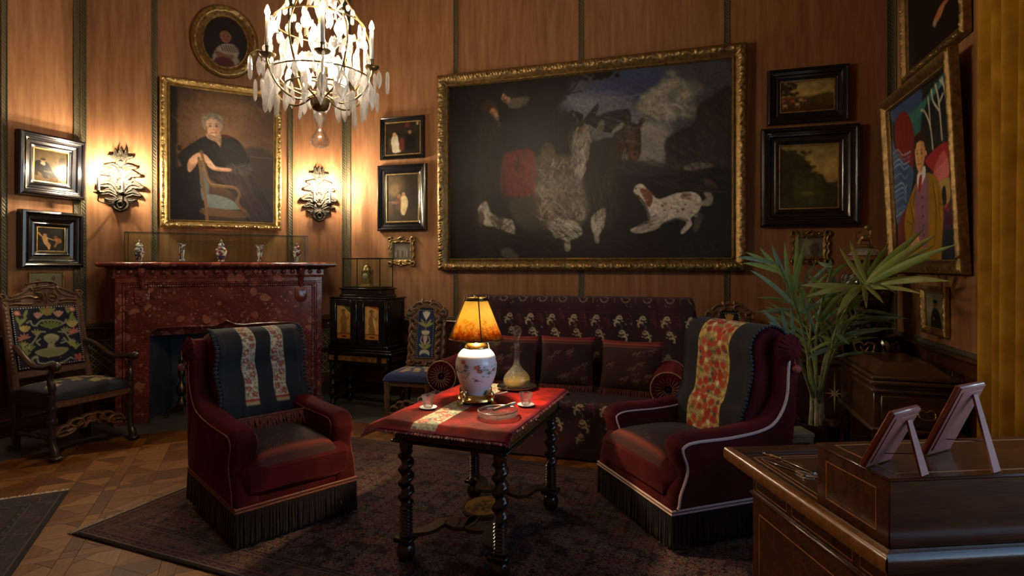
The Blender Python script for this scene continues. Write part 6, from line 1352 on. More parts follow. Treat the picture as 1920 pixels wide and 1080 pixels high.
flowers_strip(cv, .135, .215, 0, .62, 'c2b79e', ['8f2320', '9c2c26', '7d1c1c'], ['2b3040', '3a4434', '4b4f3a', '8d8a78', 'd0c7b0'], .085, 1400, 3); flowers_strip(cv, .315, .395, 0, .62, 'c2b79e', ['8f2320', '9c2c26', '7d1c1c'], ['2b3040', '3a4434', '4b4f3a', '8d8a78', 'd0c7b0'], .085, 1400, 9)
for x0, x1 in ((.135, .215), (.315, .395)): cv.rect(x0, .60, x1, .62, '9a2a20', 1); cv.rect(x0, .615, x1, .635, 'a89a6c', 1)
for s_ in (.03, .49): cv.line([(s_, 0), (s_, .69)], .014, '1c222c', .9)
cv.line([(0, .695), (.52, .695)], .02, '10151b', 1)
lt, lfn = throw('armchair_throw', 'slate velvet throw with two red floral stripes on the left armchair', lc, lbp, .53, cv, 100, 110, .36, .93, .045, 0)
TUFT = simple('slate_wool_tuft', (.016, .022, .030), .8, sheen=.5)
g = G(); r = random.Random(3)
for k in range(70):
    for side in (0.0, 1.0):
        if k < 26: x, y, z = lfn(np.array(side), np.array(.1+k*.034)); g.ball((float(x)+(side-.5)*.03, float(y)-.004, float(z)), .012, 6, sc=(1.3, .7, 1))
    x, y, z = lfn(np.array(k/69), np.array(1.0)); g.tube([(float(x), float(y), float(z)+.008), (float(x)+r.uniform(-.008, .008), float(y)-.014, float(z)-.022)], [.006, .004], 5)
obj('tufted_edge', g, TUFT, lt, kind='stuff')
# fringed border of the inner back cushion under the throw
g = G(); r = random.Random(5)
for k in range(60):
    x = -.20+k*.4/59; g.tube([(x, .44, .565), (x+r.uniform(-.01, .01), .415, .54), (x+r.uniform(-.014, .014), .40, .492)], [.005, .005, .003], 5)
g.tube([(-.215, .44, .57), (.215, .44, .57)], .008, 6); obj('back_fringe', g, FRINGER, lc, kind='stuff')
cv = Cv(150, 170, '12161a', box=(0, 0, .56, .85)); cv.mott(.5, 40, 8)
flowers_strip(cv, .12, .40, 0, .82, 'b49a5e', ['a5301f', 'b03a26', '962a1c', 'b24a34'], ['4a5a2c', '5f6a3a', '7d7a48', '3c4048', 'c8b47c'], .105, 3000, 4)
for x0, c in ((.128, 'c8ac62'), (.392, 'c8ac62')): cv.line([(x0, 0), (x0, .82)], .012, c, .95, 0, False)
for k in range(16):
    for x0 in (.128, .392): cv.ell(x0, .03+k*.052, .005, .008, random.choice(['8f2a20', '3a4a4a', '8f2a20']), 1)
for s_ in (.03, .53): cv.line([(s_, 0), (s_, .85)], .016, '161c26', .9)
rt, rfn = throw('armchair_throw', 'dark velvet throw with one broad yellow floral stripe on the right armchair', rc, rbp, .60, cv, 110, 124, .30, .99, -.015, 0, .02)
g = G(); r = random.Random(6)
for k in range(90):
    x, y, z = rfn(np.array(k/89), np.array(1.0)); x, y, z = float(x), float(y), float(z)
    g.tube([(x, y, z+.005), (x+r.uniform(-.01, .01), y-.03, z+.006), (x+r.uniform(-.016, .016), y-.075, z-.012)], [.005, .006, .003], 5)
obj('fringe', g, FRINGER, rt, kind='stuff')
g = G()
for k in range(40):
    for side in (0.0, 1.0): x, y, z = rfn(np.array(side), np.array(.02+k*.024)); g.ball((float(x)+(side-.5)*.012, float(y)-.003, float(z)), .009, 6)
obj('tufted_edge', g, simple('navy_wool_tuft', (.018, .024, .05), .8, sheen=.5), rt, kind='stuff')
# ------------------------------------------------------------------ rugs
def rug_mat(name, cols, border, L, W, bcols, scale=1.0, gainv=1.0):
    t = NT(name); v = t.coord(); sp = t.n('SeparateXYZ'); t.l(v, sp.inputs[0])
    def flowers(sc_, petals, r0, seed):
        x = t.n('TexVoronoi', voronoi_dimensions='2D'); x.inputs['Scale'].default_value = sc_; x.inputs['Randomness'].default_value = .55
        a = t.n('VectorMath', operation='ADD'); t.l(v, a.inputs[0]); a.inputs[1].default_value = (seed, seed*.7, 0); t.l(a.outputs[0], x.inputs['Vector'])
        d = t.n('VectorMath', operation='SUBTRACT'); t.l(a.outputs[0], d.inputs[0]); t.l(x.outputs['Position'], d.inputs[1])
        s2 = t.n('SeparateXYZ'); t.l(d.outputs[0], s2.inputs[0]); ang = t.math('ARCTAN2', s2.outputs[1], s2.outputs[0])
        wob = t.math('ADD', 1.0, t.math('MULTIPLY', t.math('COSINE', t.math('MULTIPLY', ang, petals)), .28)); rr = t.math('DIVIDE', x.outputs['Distance'], wob)
        c = t.n('SeparateColor'); t.l(x.outputs['Color'], c.inputs[0])
        return rr, c.outputs[0], c.outputs[1]
    base = t.ramp(t.noise(v, 3, 3), [(.35, cols[0]), (.65, cols[1])]); out = base
    for sc_, pet, seed, cc, op in ((9*scale, 8, 0, (2, 3), .75), (17*scale, 6, 5.3, (4, 5), .7), (34*scale, 5, 9.1, (3, 6), .6)):
        rr, c0, c1 = flowers(sc_, pet, 0, seed)
        ringm = t.math('MULTIPLY', t.math('LESS_THAN', rr, .42), t.math('GREATER_THAN', rr, .27)); core = t.math('LESS_THAN', rr, .15)
        keep = t.math('GREATER_THAN', c0, .25); col = t.mix(c1, cols[cc[0]], cols[cc[1]])
        out = t.mix(t.math('MULTIPLY', t.math('MULTIPLY', ringm, keep), op), out, col); out = t.mix(t.math('MULTIPLY', t.math('MULTIPLY', core, keep), op), out, t.mix(c1, cols[cc[1]], cols[cc[0]]))
    # border bands measured from the nearest edge
    ex = t.math('MINIMUM', sp.outputs[0], t.math('SUBTRACT', L, sp.outputs[0])); ey = t.math('MINIMUM', sp.outputs[1], t.math('SUBTRACT', W, sp.outputs[1])); e = t.math('MINIMUM', ex, ey)
    along = t.math('ADD', sp.outputs[0], sp.outputs[1])
    for lo, hi, c, op in border:
        m = t.math('MULTIPLY', t.math('GREATER_THAN', e, lo), t.math('LESS_THAN', e, hi)); out = t.mix(t.math('MULTIPLY', m, op), out, c)
    for at, amp, per, c in bcols:       # running vine lines inside the border
        wv = t.math('ADD', at, t.math('MULTIPLY', t.math('SINE', t.math('MULTIPLY', along, per)), amp)); m = t.math('LESS_THAN', t.math('ABSOLUTE', t.math('SUBTRACT', e, wv)), .0045); out = t.mix(t.math('MULTIPLY', m, .8), out, c)
    kn = t.noise(v, 260, 2); out = t.mix(.35, out, t.ramp(kn, [(.3, (.35, .35, .35)), (.7, (1, 1, 1))]), 'MULTIPLY')
    t.bump(kn, .5, .004); return t.fin(out, .95, sheen=.1, spec=.2)
RC = [(.013, .008, .010), (.030, .013, .013), (.20, .10, .065), (.17, .035, .032), (.09, .095, .085), (.22, .15, .10), (.09, .085, .10)]
def rug(name, label, loc, rz, L, W, mat, fr0=True):
    r = thing(name, label, 'rug', loc, rz)
    g = G(); nx, ny = 110, 60
    g.grid(nx, ny, lambda u, v: (u*L, v*W, .010+.0015*np.sin(u*37)*np.sin(v*23))); N = len(g.v)
    edge = [(0, 0), (L, 0), (L, W), (0, W)]
    g.add([(x, y, 0) for x, y in edge], [])
    me = obj('pile', g, mat, r, sharp=60); md = me.modifiers.new('thickness', 'SOLIDIFY'); md.thickness = .009; md.offset = -1
    f = G(); q = random.Random(2)
    for x0, sg in ((0, -1), (L, 1)):
        n = int(W/.009)
        for k in range(n): y = W*k/n; dy = q.uniform(-.012, .012); f.tube([(x0, y, .008), (x0+sg*.02, y+dy*.5, .007), (x0+sg*q.uniform(.035, .055), y+dy, .004)], [.0055, .005, .003], 4)
    obj('fringe', f, simple('wool_fringe', (.55, .47, .36), .9, 0, .3, 80) if 'wool_fringe' not in bpy.data.materials else bpy.data.materials['wool_fringe'], r, kind='stuff'); return r
m1 = rug_mat('dark_floral_carpet', RC, [(0, .03, (.03, .02, .02), 1), (.03, .075, (.055, .016, .018), .8), (.20, .235, (.02, .012, .014), .85), (.075, .20, (.07, .045, .025), .35)], RUG_L, RUG_W, [(.05, .007, 95, (.11, .09, .07)), (.135, .018, 41, (.12, .07, .035)), (.218, .006, 110, (.12, .07, .045)), (.03, 0, 1, (.20, .15, .10)), (.078, 0, 1, (.15, .06, .04)), (.198, 0, 1, (.15, .08, .05))])
rug('carpet', 'large dark floral carpet under the table and both velvet armchairs', (RUG_O.x, RUG_O.y, .0005), RUG_A, RUG_L, RUG_W, m1)
R2 = [(.020, .022, .030), (.035, .028, .030), (.12, .085, .07), (.10, .035, .032), (.05, .055, .065), (.13, .10, .08), (.07, .07, .08)]
m2 = rug_mat('blue_grey_carpet', R2, [(0, .03, (.035, .028, .026), 1), (.03, .16, (.06, .045, .04), .5), (.16, .20, (.02, .02, .028), .9), (.20, .26, (.05, .035, .035), .6)], 1.9, 1.25, [(.09, .035, 26, (.13, .10, .08)), (.18, .008, 70, (.12, .10, .08)), (.23, .012, 50, (.10, .04, .03)), (.03, 0, 1, (.13, .10, .08)), (.16, 0, 1, (.12, .10, .08))], 1.0)
rug('small_rug', 'small worn blue grey rug at the floor corner near the carved armchair', (-3.94, 2.727, .0005), math.radians(-45.5), 1.9, 1.25, m2).matrix_basis = Matrix.Translation((-3.94, 2.727, .0005)) @ Matrix.Rotation(math.radians(-45.5), 4, 'Z') @ Matrix.Translation((0, -1.25, 0))

# ------------------------------------------------------------------ table with spiral legs
tb = thing('spiral_leg_table', 'dark inlaid table with barley twist legs and curved stretcher', 'table', (-1.085, 2.995, .011), math.radians(-3.5))
LX, LY = .258, .418
BLK = EBONYB
for sx in (-1, 1):
    for sy in (-1, 1):
        g = G(); x, y = sx*LX, sy*LY
        g.lathe([(.03, 0), (.046, .02), (.05, .045), (.042, .075), (.03, .085), (.036, .095)], 18, (x, y, 0)); g.lathe([(.036, .12), (.026, .125)]+[(.031+.0045*math.cos(k*PI), .128+.0085*k) for k in range(18)]+[(.026, .285)], 18, (x, y, 0))
        barley(g, (x, y), .285, .54, .033, 3.6, .30, 16, ph=sx); g.lathe([(.03, .54), (.036, .548), (.03, .556), (.034, .57), (.034, .60), (.046, .61)], 18, (x, y, 0)); obj('leg', g, TURNED, tb)
        g = G(); g.box((x, y, .1075), (.10, .10, .025), .006); obj('leg_block', g, BLK, tb)
        g = G(); g.box((x, y, .606), (.09, .09, .012), .004); obj('leg_block', g, BLK, tb)
g = G(); g.box((0, 0, .655), (.60, .92, .09), .004); g.box((0, 0, .612), (.63, .95, .014), .004); obj('apron', g, EBONYB, tb)
def scroll_inlay(w, h, seed):
    cv = Cv(int(w*260), max(18, int(h*260)), '3a2510', box=(0, 0, w, h)); r = random.Random(seed); n = int(w/.05)
    for k in range(n):
        x = (k+.5)*w/n; y = h/2
        cv.line([(x-.025, y+.018), (x-.01, y-.016), (x+.012, y-.012), (x+.012, y+.01), (x, y+.006)], .005, '8a6630'); cv.line([(x-.02, y-.02), (x+.022, y+.02)], .003, '6b4a1e'); cv.ell(x+.018, y-.016, .007, .004, '9a7a3c', 1, 0, .6)
    cv.line([(.004, .004), (w-.004, .004), (w-.004, h-.004), (.004, h-.004), (.004, .004)], .004, '8d6b35', 1, 0, False); return cv
INL = attr_mat('scroll_inlay', .3, 1.3, coat=.4); INLD = attr_mat('shaded_scroll_inlay', .3, .45, coat=.4)  # INLD: same inlay in a darker copy, shade put into the front frieze's colour
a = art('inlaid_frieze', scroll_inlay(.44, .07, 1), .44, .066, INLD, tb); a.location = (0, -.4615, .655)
a = art('inlaid_frieze', scroll_inlay(.80, .07, 2), .80, .066, INL, tb); a.location = (.3015, 0, .655); a.rotation_euler = (0, 0, PI/2)
g = G(); g.lathe([(.010, 0), (.006, .006), (.012, .014), (.008, .024), (.001, .026)], 12, M=Matrix.Translation((.302, 0, .655)) @ Matrix.Rotation(PI/2, 4, 'Y')); obj('drawer_knob', g, BRASS, tb)
g = G(); g.box((0, 0, .709), (.66, .98, .018), .006); obj('tabletop', g, EBONYB, tb)
def ribbon(pts, w):
    pts = smooth_pts(pts, 8); g = G(); n = len(pts); L_, R_ = [], []
    for i in range(n):
        d = Vector(pts[min(i+1, n-1)])-Vector(pts[max(i-1, 0)]); d.normalize(); ww = w[0]+(w[1]-w[0])*math.sin(PI*i/(n-1)); L_.append((pts[i][0]-d.y*ww, pts[i][1]+d.x*ww)); R_.append((pts[i][0]+d.y*ww, pts[i][1]-d.x*ww))
    out = L_+R_[::-1]
    for i in range(n-1):
        q = [L_[i], R_[i], R_[i+1], L_[i+1]]; g.add([(x, y, .122) for x, y in q]+[(x, y, .142) for x, y in q], [(0, 1, 2, 3)[::-1], (4, 5, 6, 7), (0, 4, 7, 3), (1, 2, 6, 5)])
    return g
STR = wood('stretcher_wood', (.040, .020, .008), (.085, .044, .016), .3, 4, 'y', .4)
for sx in (-1, 1):
    for sy in (-1, 1): obj('stretcher', ribbon([(sx*LX, sy*(LY), ), (sx*.17, sy*.36), (sx*.13, sy*.24), (sx*.03, sy*.26), (0, sy*.14)], (.022, .034)), STR, tb)
g = G(); g.lathe([(.001, .118), (.12, .118), (.124, .124), (.124, .140), (.118, .146), (.001, .146)], 36, sq=1.15); obj('stretcher_medallion', g, STR, tb)
cv = Cv(56, 56, '6b4a20', box=(-1, -1, 1, 1)); cv.ell(0, 0, 1, 1, '9a6f2e')
for k in range(26): a = random.random()*6.28; q = random.random()*.8; cv.ell(q*math.cos(a), q*math.sin(a), .17, .08, random.choice(['2d1c0c', '3a2610', '4a3114']), 1, .02, random.random()*3)
g = G(); vs = [(0, 0, .1465)]; fs = []
for k in range(1, 9): vs += [(.11*k/8*math.cos(2*PI*i/40), 1.15*.11*k/8*math.sin(2*PI*i/40), .1467) for i in range(40)]
for i in range(40): fs.append((0, 1+i, 1+(i+1) % 40))
for k in range(7):
    for i in range(40): j = (i+1) % 40; fs.append((1+k*40+i, 1+(k+1)*40+i, 1+(k+1)*40+j, 1+k*40+j))
g.add(vs, fs); V = np.array(vs); obj('medallion_inlay', g, INL, tb, sharp=0, col=cv.samp(V[:, 0]/.24+.5, V[:, 1]/.28+.5))
# red velvet cover with an embroidered strip
cv = Cv(150, 210, '69140f', box=(0, 0, .78, 1.08)); cv.mott(.7, 50, 6).mott(.35, 12, 7)
flowers_strip(cv, .265, .40, 0, 1.08, 'a39e84', ['8f2a26', 'a04038', '9a5a50'], ['3f4a52', '56604a', '6d7a70', '2f3438', 'c4bda6'], .13, 2600, 12)
for s_ in (.012, .768): cv.line([(s_, 0), (s_, 1.08)], .018, '5c1224', .9)
cv.line([(0, .012), (.78, .012)], .018, '5c1224', .9); cv.line([(0, 1.068), (.78, 1.068)], .018, '5c1224', .9)
def tc_fn(u, v):
    x = (u-.5)*.78-.045; y = (.5-v)*1.08
    ox = np.clip(-.34-x, 0, None)+np.clip(x-.33, 0, None)*1.0; oy = np.clip(np.abs(y)-.49, 0, None)
    z = .7225-ox*.42*(1+0*y)-oy*.75+.0022*np.sin(x*31+y*11)*np.sin(y*17)-.3*ox*oy*8*0
    return x, y, np.where((ox > 0) | (oy > 0), z+.004*np.sin(y*26)*ox*8+.003*np.sin(x*30)*oy*8, z)
tc = cloth('tablecloth', 110, 150, tc_fn, cv, attr_mat('table_velvet', .8, 1.0, spec=.08, sheen=.02, bump=.35, bscale=300), None, .007); tc.location = tb.location; tc.rotation_euler = tb.rotation_euler
tag(tc, 'crimson velvet table cover with embroidered floral strip on the table', 'tablecloth')
g = G(); r = random.Random(9)
for k in range(420):
    u = k/420*4
    if u < 1: a_, b_ = u, 0
    elif u < 2: a_, b_ = 1, u-1
    elif u < 3: a_, b_ = 3-u, 1
    else: a_, b_ = 0, 4-u
    x, y, z = [float(q) for q in tc_fn(np.array(a_), np.array(b_))]; cx, cy = (a_-.5), (.5-b_); l = math.hypot(cx, cy); cx, cy = cx/l, cy/l
    g.tube([(x, y, z), (x+cx*.012+r.uniform(-.004, .004), y+cy*.012+r.uniform(-.004, .004), z-.006)], [.005, .003], 4)
obj('plush_edge', g, simple('plush_edge', (.15, .018, .022), .8, 0, .4, 80, sheen=.6), tc, kind='stuff')
ZT_ = .738
def on_table(px, py): return P(px, py, (EYE-ZT_)*FPX/(py-500))
# lamp
p = on_table(893, 753); lp = thing('table_lamp', 'lit porcelain table lamp with amber shade on the red table cover', 'lamp', (p.x, p.y, ZT_), .4)
g = G(); g.lathe([(.102, .012), (.106, .018), (.104, .028), (.09, .036), (.086, .044), (.078, .05), (.001, .05)], 36); g.lathe([(.001, .012), (.102, .012)], 36); obj('brass_base', g, BRASS, lp)
for k in range(4):
    a = PI/4+k*PI/2; g = G(); ca, sa = math.cos(a), math.sin(a)
    g.tube(smooth_pts([(.085*ca, .085*sa, .07), (.108*ca, .108*sa, .06), (.112*ca, .112*sa, .03), (.125*ca, .125*sa, .012), (.145*ca, .145*sa, .010)], 5), [.010]*6+[.014]*8+[.011]*7, 8); g.ball((.108*ca, .108*sa, .055), .019, 8, sc=(1, 1, 1.3)); obj('claw_foot', g, BRASS, lp)
vp = [(.070, .05), (.076, .07), (.094, .11), (.110, .155), (.117, .20), (.115, .235), (.103, .268), (.082, .292), (.062, .305)]
vp = smooth_pts(vp, 9); g = G(); NV = 110; g.lathe(vp, NV, cap=False)
cv = Cv(220, 120, 'eceaf2', box=(0, 0, 1, 1)); r = random.Random(12); cv.mott(.03, 30, 2)
def sprig(x, y):
    cv.line([(x-.16, y-.02), (x-.08, y), (x, y+.05), (x+.08, y+.04), (x+.14, y+.10)], .006, '5a4a40')
    for fx, fy, c, s in ((-.12, -.05, 'b4503c', .020), (-.10, .03, 'a84434', .018), (.03, .02, 'a05a68', .014), (-.02, .08, '8a4a5c', .012), (.10, -.16, 'b85a5a', .018), (.13, -.06, '4a6a9a', .016), (.12, .02, '3a5a8a', .012), (-.18, -.06, 'c07a5a', .014)):
        for a in range(5): cv.ell(x+fx+s*.8*math.cos(a*1.257), y+fy+1.6*s*math.sin(a*1.257), s*.6, s*1.0, c, .95, .003)
        cv.ell(x+fx, y+fy, s*.35, s*.6, 'd8b06a', .9)
    for k in range(26): q, w_ = r.uniform(-.18, .16), r.uniform(-.12, .22); cv.ell(x+q, y+w_, .009, .013, r.choice(['5a7a6a', '6a8a7a', '3f5f57', '4a8a84']), .9, .002, r.random()*3)
    cv.poly([(x-.13, y+.20), (x-.10, y+.24), (x-.07, y+.27), (x-.11, y+.25), (x-.14, y+.25)], '4a4044', 1)
for k in range(3): sprig(.17+k*.333, .42)
V = np.array(g.v); th = (np.arctan2(V[:, 1], V[:, 0])/(2*PI)+.30) % 1; obj('porcelain_body', g, CHINA, lp, col=cv.samp(th, 1-(V[:, 2]-.05)/.255), sharp=180)
g = G(); g.lathe([(.062, .303), (.066, .306), (.064, .318), (.05, .330), (.034, .338), (.022, .345), (.018, .37), (.001, .37)], 28); obj('brass_cap', g, BRASS, lp)
for k in range(6): a = k*PI/3; g = G(); g.tube(smooth_pts([(.02*math.cos(a), .02*math.sin(a), .345), (.036*math.cos(a), .036*math.sin(a), .362), (.044*math.cos(a), .044*math.sin(a), .375)], 4), [.006]*4+[.004]*5, 6); obj('leaf_crown', g, BRASS, lp)
g = G(); g.lathe([(.016, .37), (.016, .43), (.001, .43)], 14); obj('socket', g, BRASS, lp); g = G(); g.lathe([(.012, .432), (.028, .455), (.03, .475), (.02, .495), (.001, .503)], 14); obj('bulb', g, BULBL, lp)
t = NT('amber_mica_shade'); n1 = t.noise(t.coord(), 30, 7, .75); sp = t.n('SeparateXYZ'); t.l(t.coord(), sp.inputs[0])
hgt = t.math('ADD', t.math('MULTIPLY', t.math('SUBTRACT', sp.outputs[2], .34), 4.2), t.math('MULTIPLY', t.math('SUBTRACT', n1, .5), 1.7))
shc = t.ramp(hgt, [(.0, (.22, .05, .004)), (.24, (.66, .28, .03)), (.45, (.96, .74, .22)), (1, (.98, .82, .34))]); d1 = t.n('BsdfDiffuse'); d2 = t.n('BsdfTranslucent'); mx = t.n('MixShader'); mx.inputs[0].default_value = .7
t.l(shc, d1.inputs[0]); t.l(shc, d2.inputs[0]); t.l(d1.outputs[0], mx.inputs[1]); t.l(d2.outputs[0], mx.inputs[2]); t.l(mx.outputs[0], t.out.inputs[0]); SHADE = t.m
g = G(); g.lathe([(.150, .355), (.058, .585)], 60, cap=False); so = obj('lamp_shade', g, SHADE, lp, sharp=180); md = so.modifiers.new('t', 'SOLIDIFY'); md.thickness = .002
for r_, z in ((.151, .355), (.060, .572), (.058, .586)):
    g = G(); g.tube([(r_*math.cos(2*PI*i/48), r_*math.sin(2*PI*i/48), z) for i in range(49)], .0045 if z < .4 else .003, 6, cap=False); obj('shade_ring', g, BRASSD if z < .4 else BRASS, lp)
g = G(); g.lathe([(.0645, .568), (.0595, .588)], 40, cap=False); o = obj('shade_collar', g, BRASSD, lp); o.modifiers.new('t', 'SOLIDIFY').thickness = .0015
for k in range(4): a = .15+k*PI/2; g = G(); g.tube([(.152*math.cos(a), .152*math.sin(a), .352), (.060*math.cos(a), .060*math.sin(a), .592)], .0035, 6); g.ball((.060*math.cos(a), .060*math.sin(a), .596), .006, 6); obj('shade_rib', g, BRASSD, lp)
g = G(); g.lathe([(.006, .50), (.006, .588), (.001, .59)], 8)
for k in range(4): a = .15+k*PI/2; g.tube([(0, 0, .578), (.06*math.cos(a), .06*math.sin(a), .583)], .002, 5)
for s in (-1, 1): g.tube(smooth_pts([(s*.016, 0, .40), (s*.04, 0, .44), (s*.04, 0, .50), (0, 0, .54)], 5), .002, 5)
obj('shade_carrier', g, BRASS, lp)
g = G(); g.tube(smooth_pts([(.03, .04, .35), (.07, .09, .32), (.09, .12, .20), (.08, .13, .06), (.10, .15, .006), (.2, .22, .004)], 6), .003, 6); obj('flex', g, simple('pale_flex', (.5, .45, .36), .5), lp)
# decanter on a silver tray
p = on_table(969, 729); tr = thing('silver_tray', 'silver tray under the decanter on the red table cover', 'tray', (p.x, p.y, ZT_), 0)
g = G(); g.lathe([(.001, .004), (.085, .004), (.10, .008), (.122, .016), (.125, .020), (.118, .020), (.098, .013), (.08, .009), (.001, .009)], 48, ecc=lambda a, z: 1+.02*math.cos(10*a)); obj('dish', g, SILVER, tr); g = G(); g.lathe([(.07, 0), (.06, .005)], 30); obj('foot_ring', g, SILVER, tr)
dc = thing('decanter', 'glass decanter with stopper half filled with amber liqueur', 'decanter', (p.x, p.y, ZT_+.010), 0)
g = G(); outp = smooth_pts([(.070, .0), (.083, .02), (.086, .045), (.076, .075), (.050, .105), (.026, .135), (.019, .17), (.017, .22), (.017, .255), (.023, .268)], 4); g.lathe([(.001, 0)]+outp+[(.027, .272), (.018, .274), (.013, .255), (.013, .17)]+[(r_-.005, z+.003) for r_, z in outp[::-1] if z < .14]+[(.001, .008)], 32, cap=False); obj('bottle', g, CLEAR, dc)
LIQ = NT('amber_liqueur'); LIQ.fin((.92, .58, .07), .02, Transmission_Weight=.6, IOR=1.36); g = G(); g.lathe([(.001, .0085), (.066, .0085), (.0775, .02), (.0805, .045), (.079, .05), (.001, .05)], 32, cap=False); obj('liqueur', g, LIQ.m, dc)
g = G(); g.lathe([(.010, .25), (.013, .275), (.010, .29), (.012, .30), (.026, .325), (.032, .35), (.026, .375), (.001, .388)], 16, ecc=lambda a, z: 1+.05*math.cos(8*a)*(z > .3)); obj('stopper', g, CLEAR, dc)
def cup(label, px, py, rz):
    p = on_table(px, py); s = thing('glass_cup', label, 'cup', (p.x, p.y, ZT_), rz, 'glass cups on saucers'); 
    g = G(); g.lathe([(.001, .002), (.03, .002), (.046, .007), (.047, .010), (.03, .006), (.001, .006)], 30); obj('saucer', g, SILVER if 0 else simple('white_china', (.8, .8, .78), .15, coat=.3) if 'white_china' not in bpy.data.materials else bpy.data.materials['white_china'], s)
    g = G(); g.lathe([(.001, .007), (.021, .007), (.026, .012), (.029, .04), (.036, .068), (.038, .072), (.035, .072), (.027, .04), (.024, .014), (.001, .013)], 24, ecc=lambda a, z: 1+.02*math.cos(12*a)); obj('cup', g, CLEAR, s)
    g = G(); g.tube(smooth_pts([(-.034, 0, .062), (-.052, 0, .058), (-.054, 0, .036), (-.028, 0, .026)], 6), .0035, 6); obj('handle', g, CLEAR, s)
cup('glass cup on saucer at the left edge of the red table cover', 803, 766, .2); cup('glass cup on saucer in front of the decanter', 986, 761, 2.6)
p = on_table(933, 781); at_ = thing('ashtray', 'round glass ashtray lying near the front of the table', 'ashtray', (p.x, p.y, ZT_), 0)
g = G(); g.lathe([(.001, .001), (.08, .001), (.10, .012), (.106, .026), (.104, .034), (.098, .034), (.092, .018), (.075, .010), (.001, .010)], 40, ecc=lambda a, z: 1+.015*math.cos(3*a)); obj('bowl', g, CLEAR, at_)
g = G(); g.tube([(.1*math.cos(2*PI*i/40), .1*math.sin(2*PI*i/40), .034) for i in range(41)], .003, 6, cap=False); obj('silver_rim', g, SILVER, at_)
cg = thing('cigar', 'half smoked cigar resting across the glass ashtray', 'cigar', (p.x, p.y, ZT_+.042), YAW)
g = G(); g.tube([(-.02, -.03, 0), (.02, .005, .004), (.065, .045, .008)], [.007, .0085, .0085], 10); obj('cigar_body', g, simple('cigar_leaf', (.20, .11, .05), .7, 0, .3, 60), cg); g = G(); g.tube([(.065, .045, .008), (.088, .065, .010)], [.0085, .008], 10); obj('ash', g, simple('ash_grey', (.42, .40, .37), .9, 0, .4, 90), cg)
lt_ = thing('cigar_cutter', 'slim metal cutter lying across the ashtray rim', 'cutter', (p.x-.02, p.y+.0, ZT_+.040), YAW+.35); g = G(); g.box((.02, 0, 0), (.11, .012, .006), .002); g.box((.075, 0, 0), (.02, .02, .004), .002); obj('blade', g, SILVER, lt_)
# ------------------------------------------------------------------ desk with a raised box on top
DKA = math.radians(22.7); DKO = (.142, 2.408); DZ = .78; DW, DD = 1.40, .86
dk = thing('writing_desk', 'mahogany desk with string inlay and raised box at the lower right', 'desk', (DKO[0], DKO[1], .0), DKA)
g = G(); g.box((DW/2, -DD/2, DZ-.030), (DW, DD, .030), .004); obj('desktop', g, DESKW, dk)
def rim(p0, p1, w, m, nm):
    a, b = Vector(p0), Vector(p1); d = (b-a).normalized(); nn = Vector((-d.y, d.x))
    pr = [(0, DZ-.045), (-.004, DZ-.035), (-.004, DZ-.012), (.002, DZ), (w*.3, DZ+.003), (w*.8, DZ), (w, DZ-.008), (w, DZ-.02)]
    g = G(); v = []
    for P0, sg in ((a, 1), (b, -1)): v += [(P0.x+nn.x*o+d.x*sg*max(0, o), P0.y+nn.y*o+d.y*sg*max(0, o), z) for o, z in pr]
    m_ = len(pr); f = [(k, k+1, m_+k+1, m_+k) for k in range(m_-1)]; g.add(v, f); return fixn(obj(nm, g, m, dk, sharp=50))
rim((0, 0), (0, -DD), .042, DESKE, 'edge_moulding'); rim((0, -DD), (DW, -DD), .042, DESKW, 'edge_moulding'); rim((DW, 0), (0, 0), .05, DESKW, 'edge_moulding')
def stringing(nm, x0, y0, x1, y1, z, w=.0022, parent=None):     # thin inlay rectangle on the desk top
    g = G(); 
    for cx, cy, sx, sy in (((x0+x1)/2, y0, x1-x0, w), ((x0+x1)/2, y1, x1-x0, w), (x0, (y0+y1)/2, w, y1-y0), (x1, (y0+y1)/2, w, y1-y0)): g.box((cx, cy, z), (abs(sx)+w, abs(sy)+w, .0012))
    return obj(nm, g, INLAY, parent or dk, sharp=0)
stringing('string_inlay', .075, -.60, 1.30, -.09, DZ-.0145); stringing('string_inlay', .095, -.58, 1.28, -.11, DZ-.0145, .0012)
BX, BY, BW, BD, BH = .055, -.80, 1.28, .297, .185      # raised box
bx = link('raised_box', None, dk); bx.location = (BX, BY, DZ-.015)
g = G(); g.box((BW/2, BD/2, BH/2), (BW, BD, BH), .003); obj('box_body', g, DESKW, bx)
g = G(); g.box((BW/2, BD/2, BH-.004), (BW+.010, BD+.010, .010), .004); obj('box_lid', g, DESKW, bx)
def wallrect(parent, plane, a0, a1, z0, z1, off, w=.003, nm='string_inlay'):
    g = G()
    for A0, A1, Z0, Z1 in ((a0, a1, z0, z0+w), (a0, a1, z1-w, z1), (a0, a0+w, z0, z1), (a1-w, a1, z0, z1)):
        if plane == 'x': g.box((off, (A0+A1)/2, (Z0+Z1)/2), (.0014, A1-A0, Z1-Z0))
        else: g.box(((A0+A1)/2, off, (Z0+Z1)/2), (A1-A0, .0014, Z1-Z0))
    return obj(nm, g, INLAY, parent, sharp=0)
wallrect(bx, 'x', .045, BD-.045, .03, BH-.04, -.0003, .0028)
stg = stringing('string_inlay', .04, .03, BW-.04, BD-.03, BH+.0012, .002, bx)
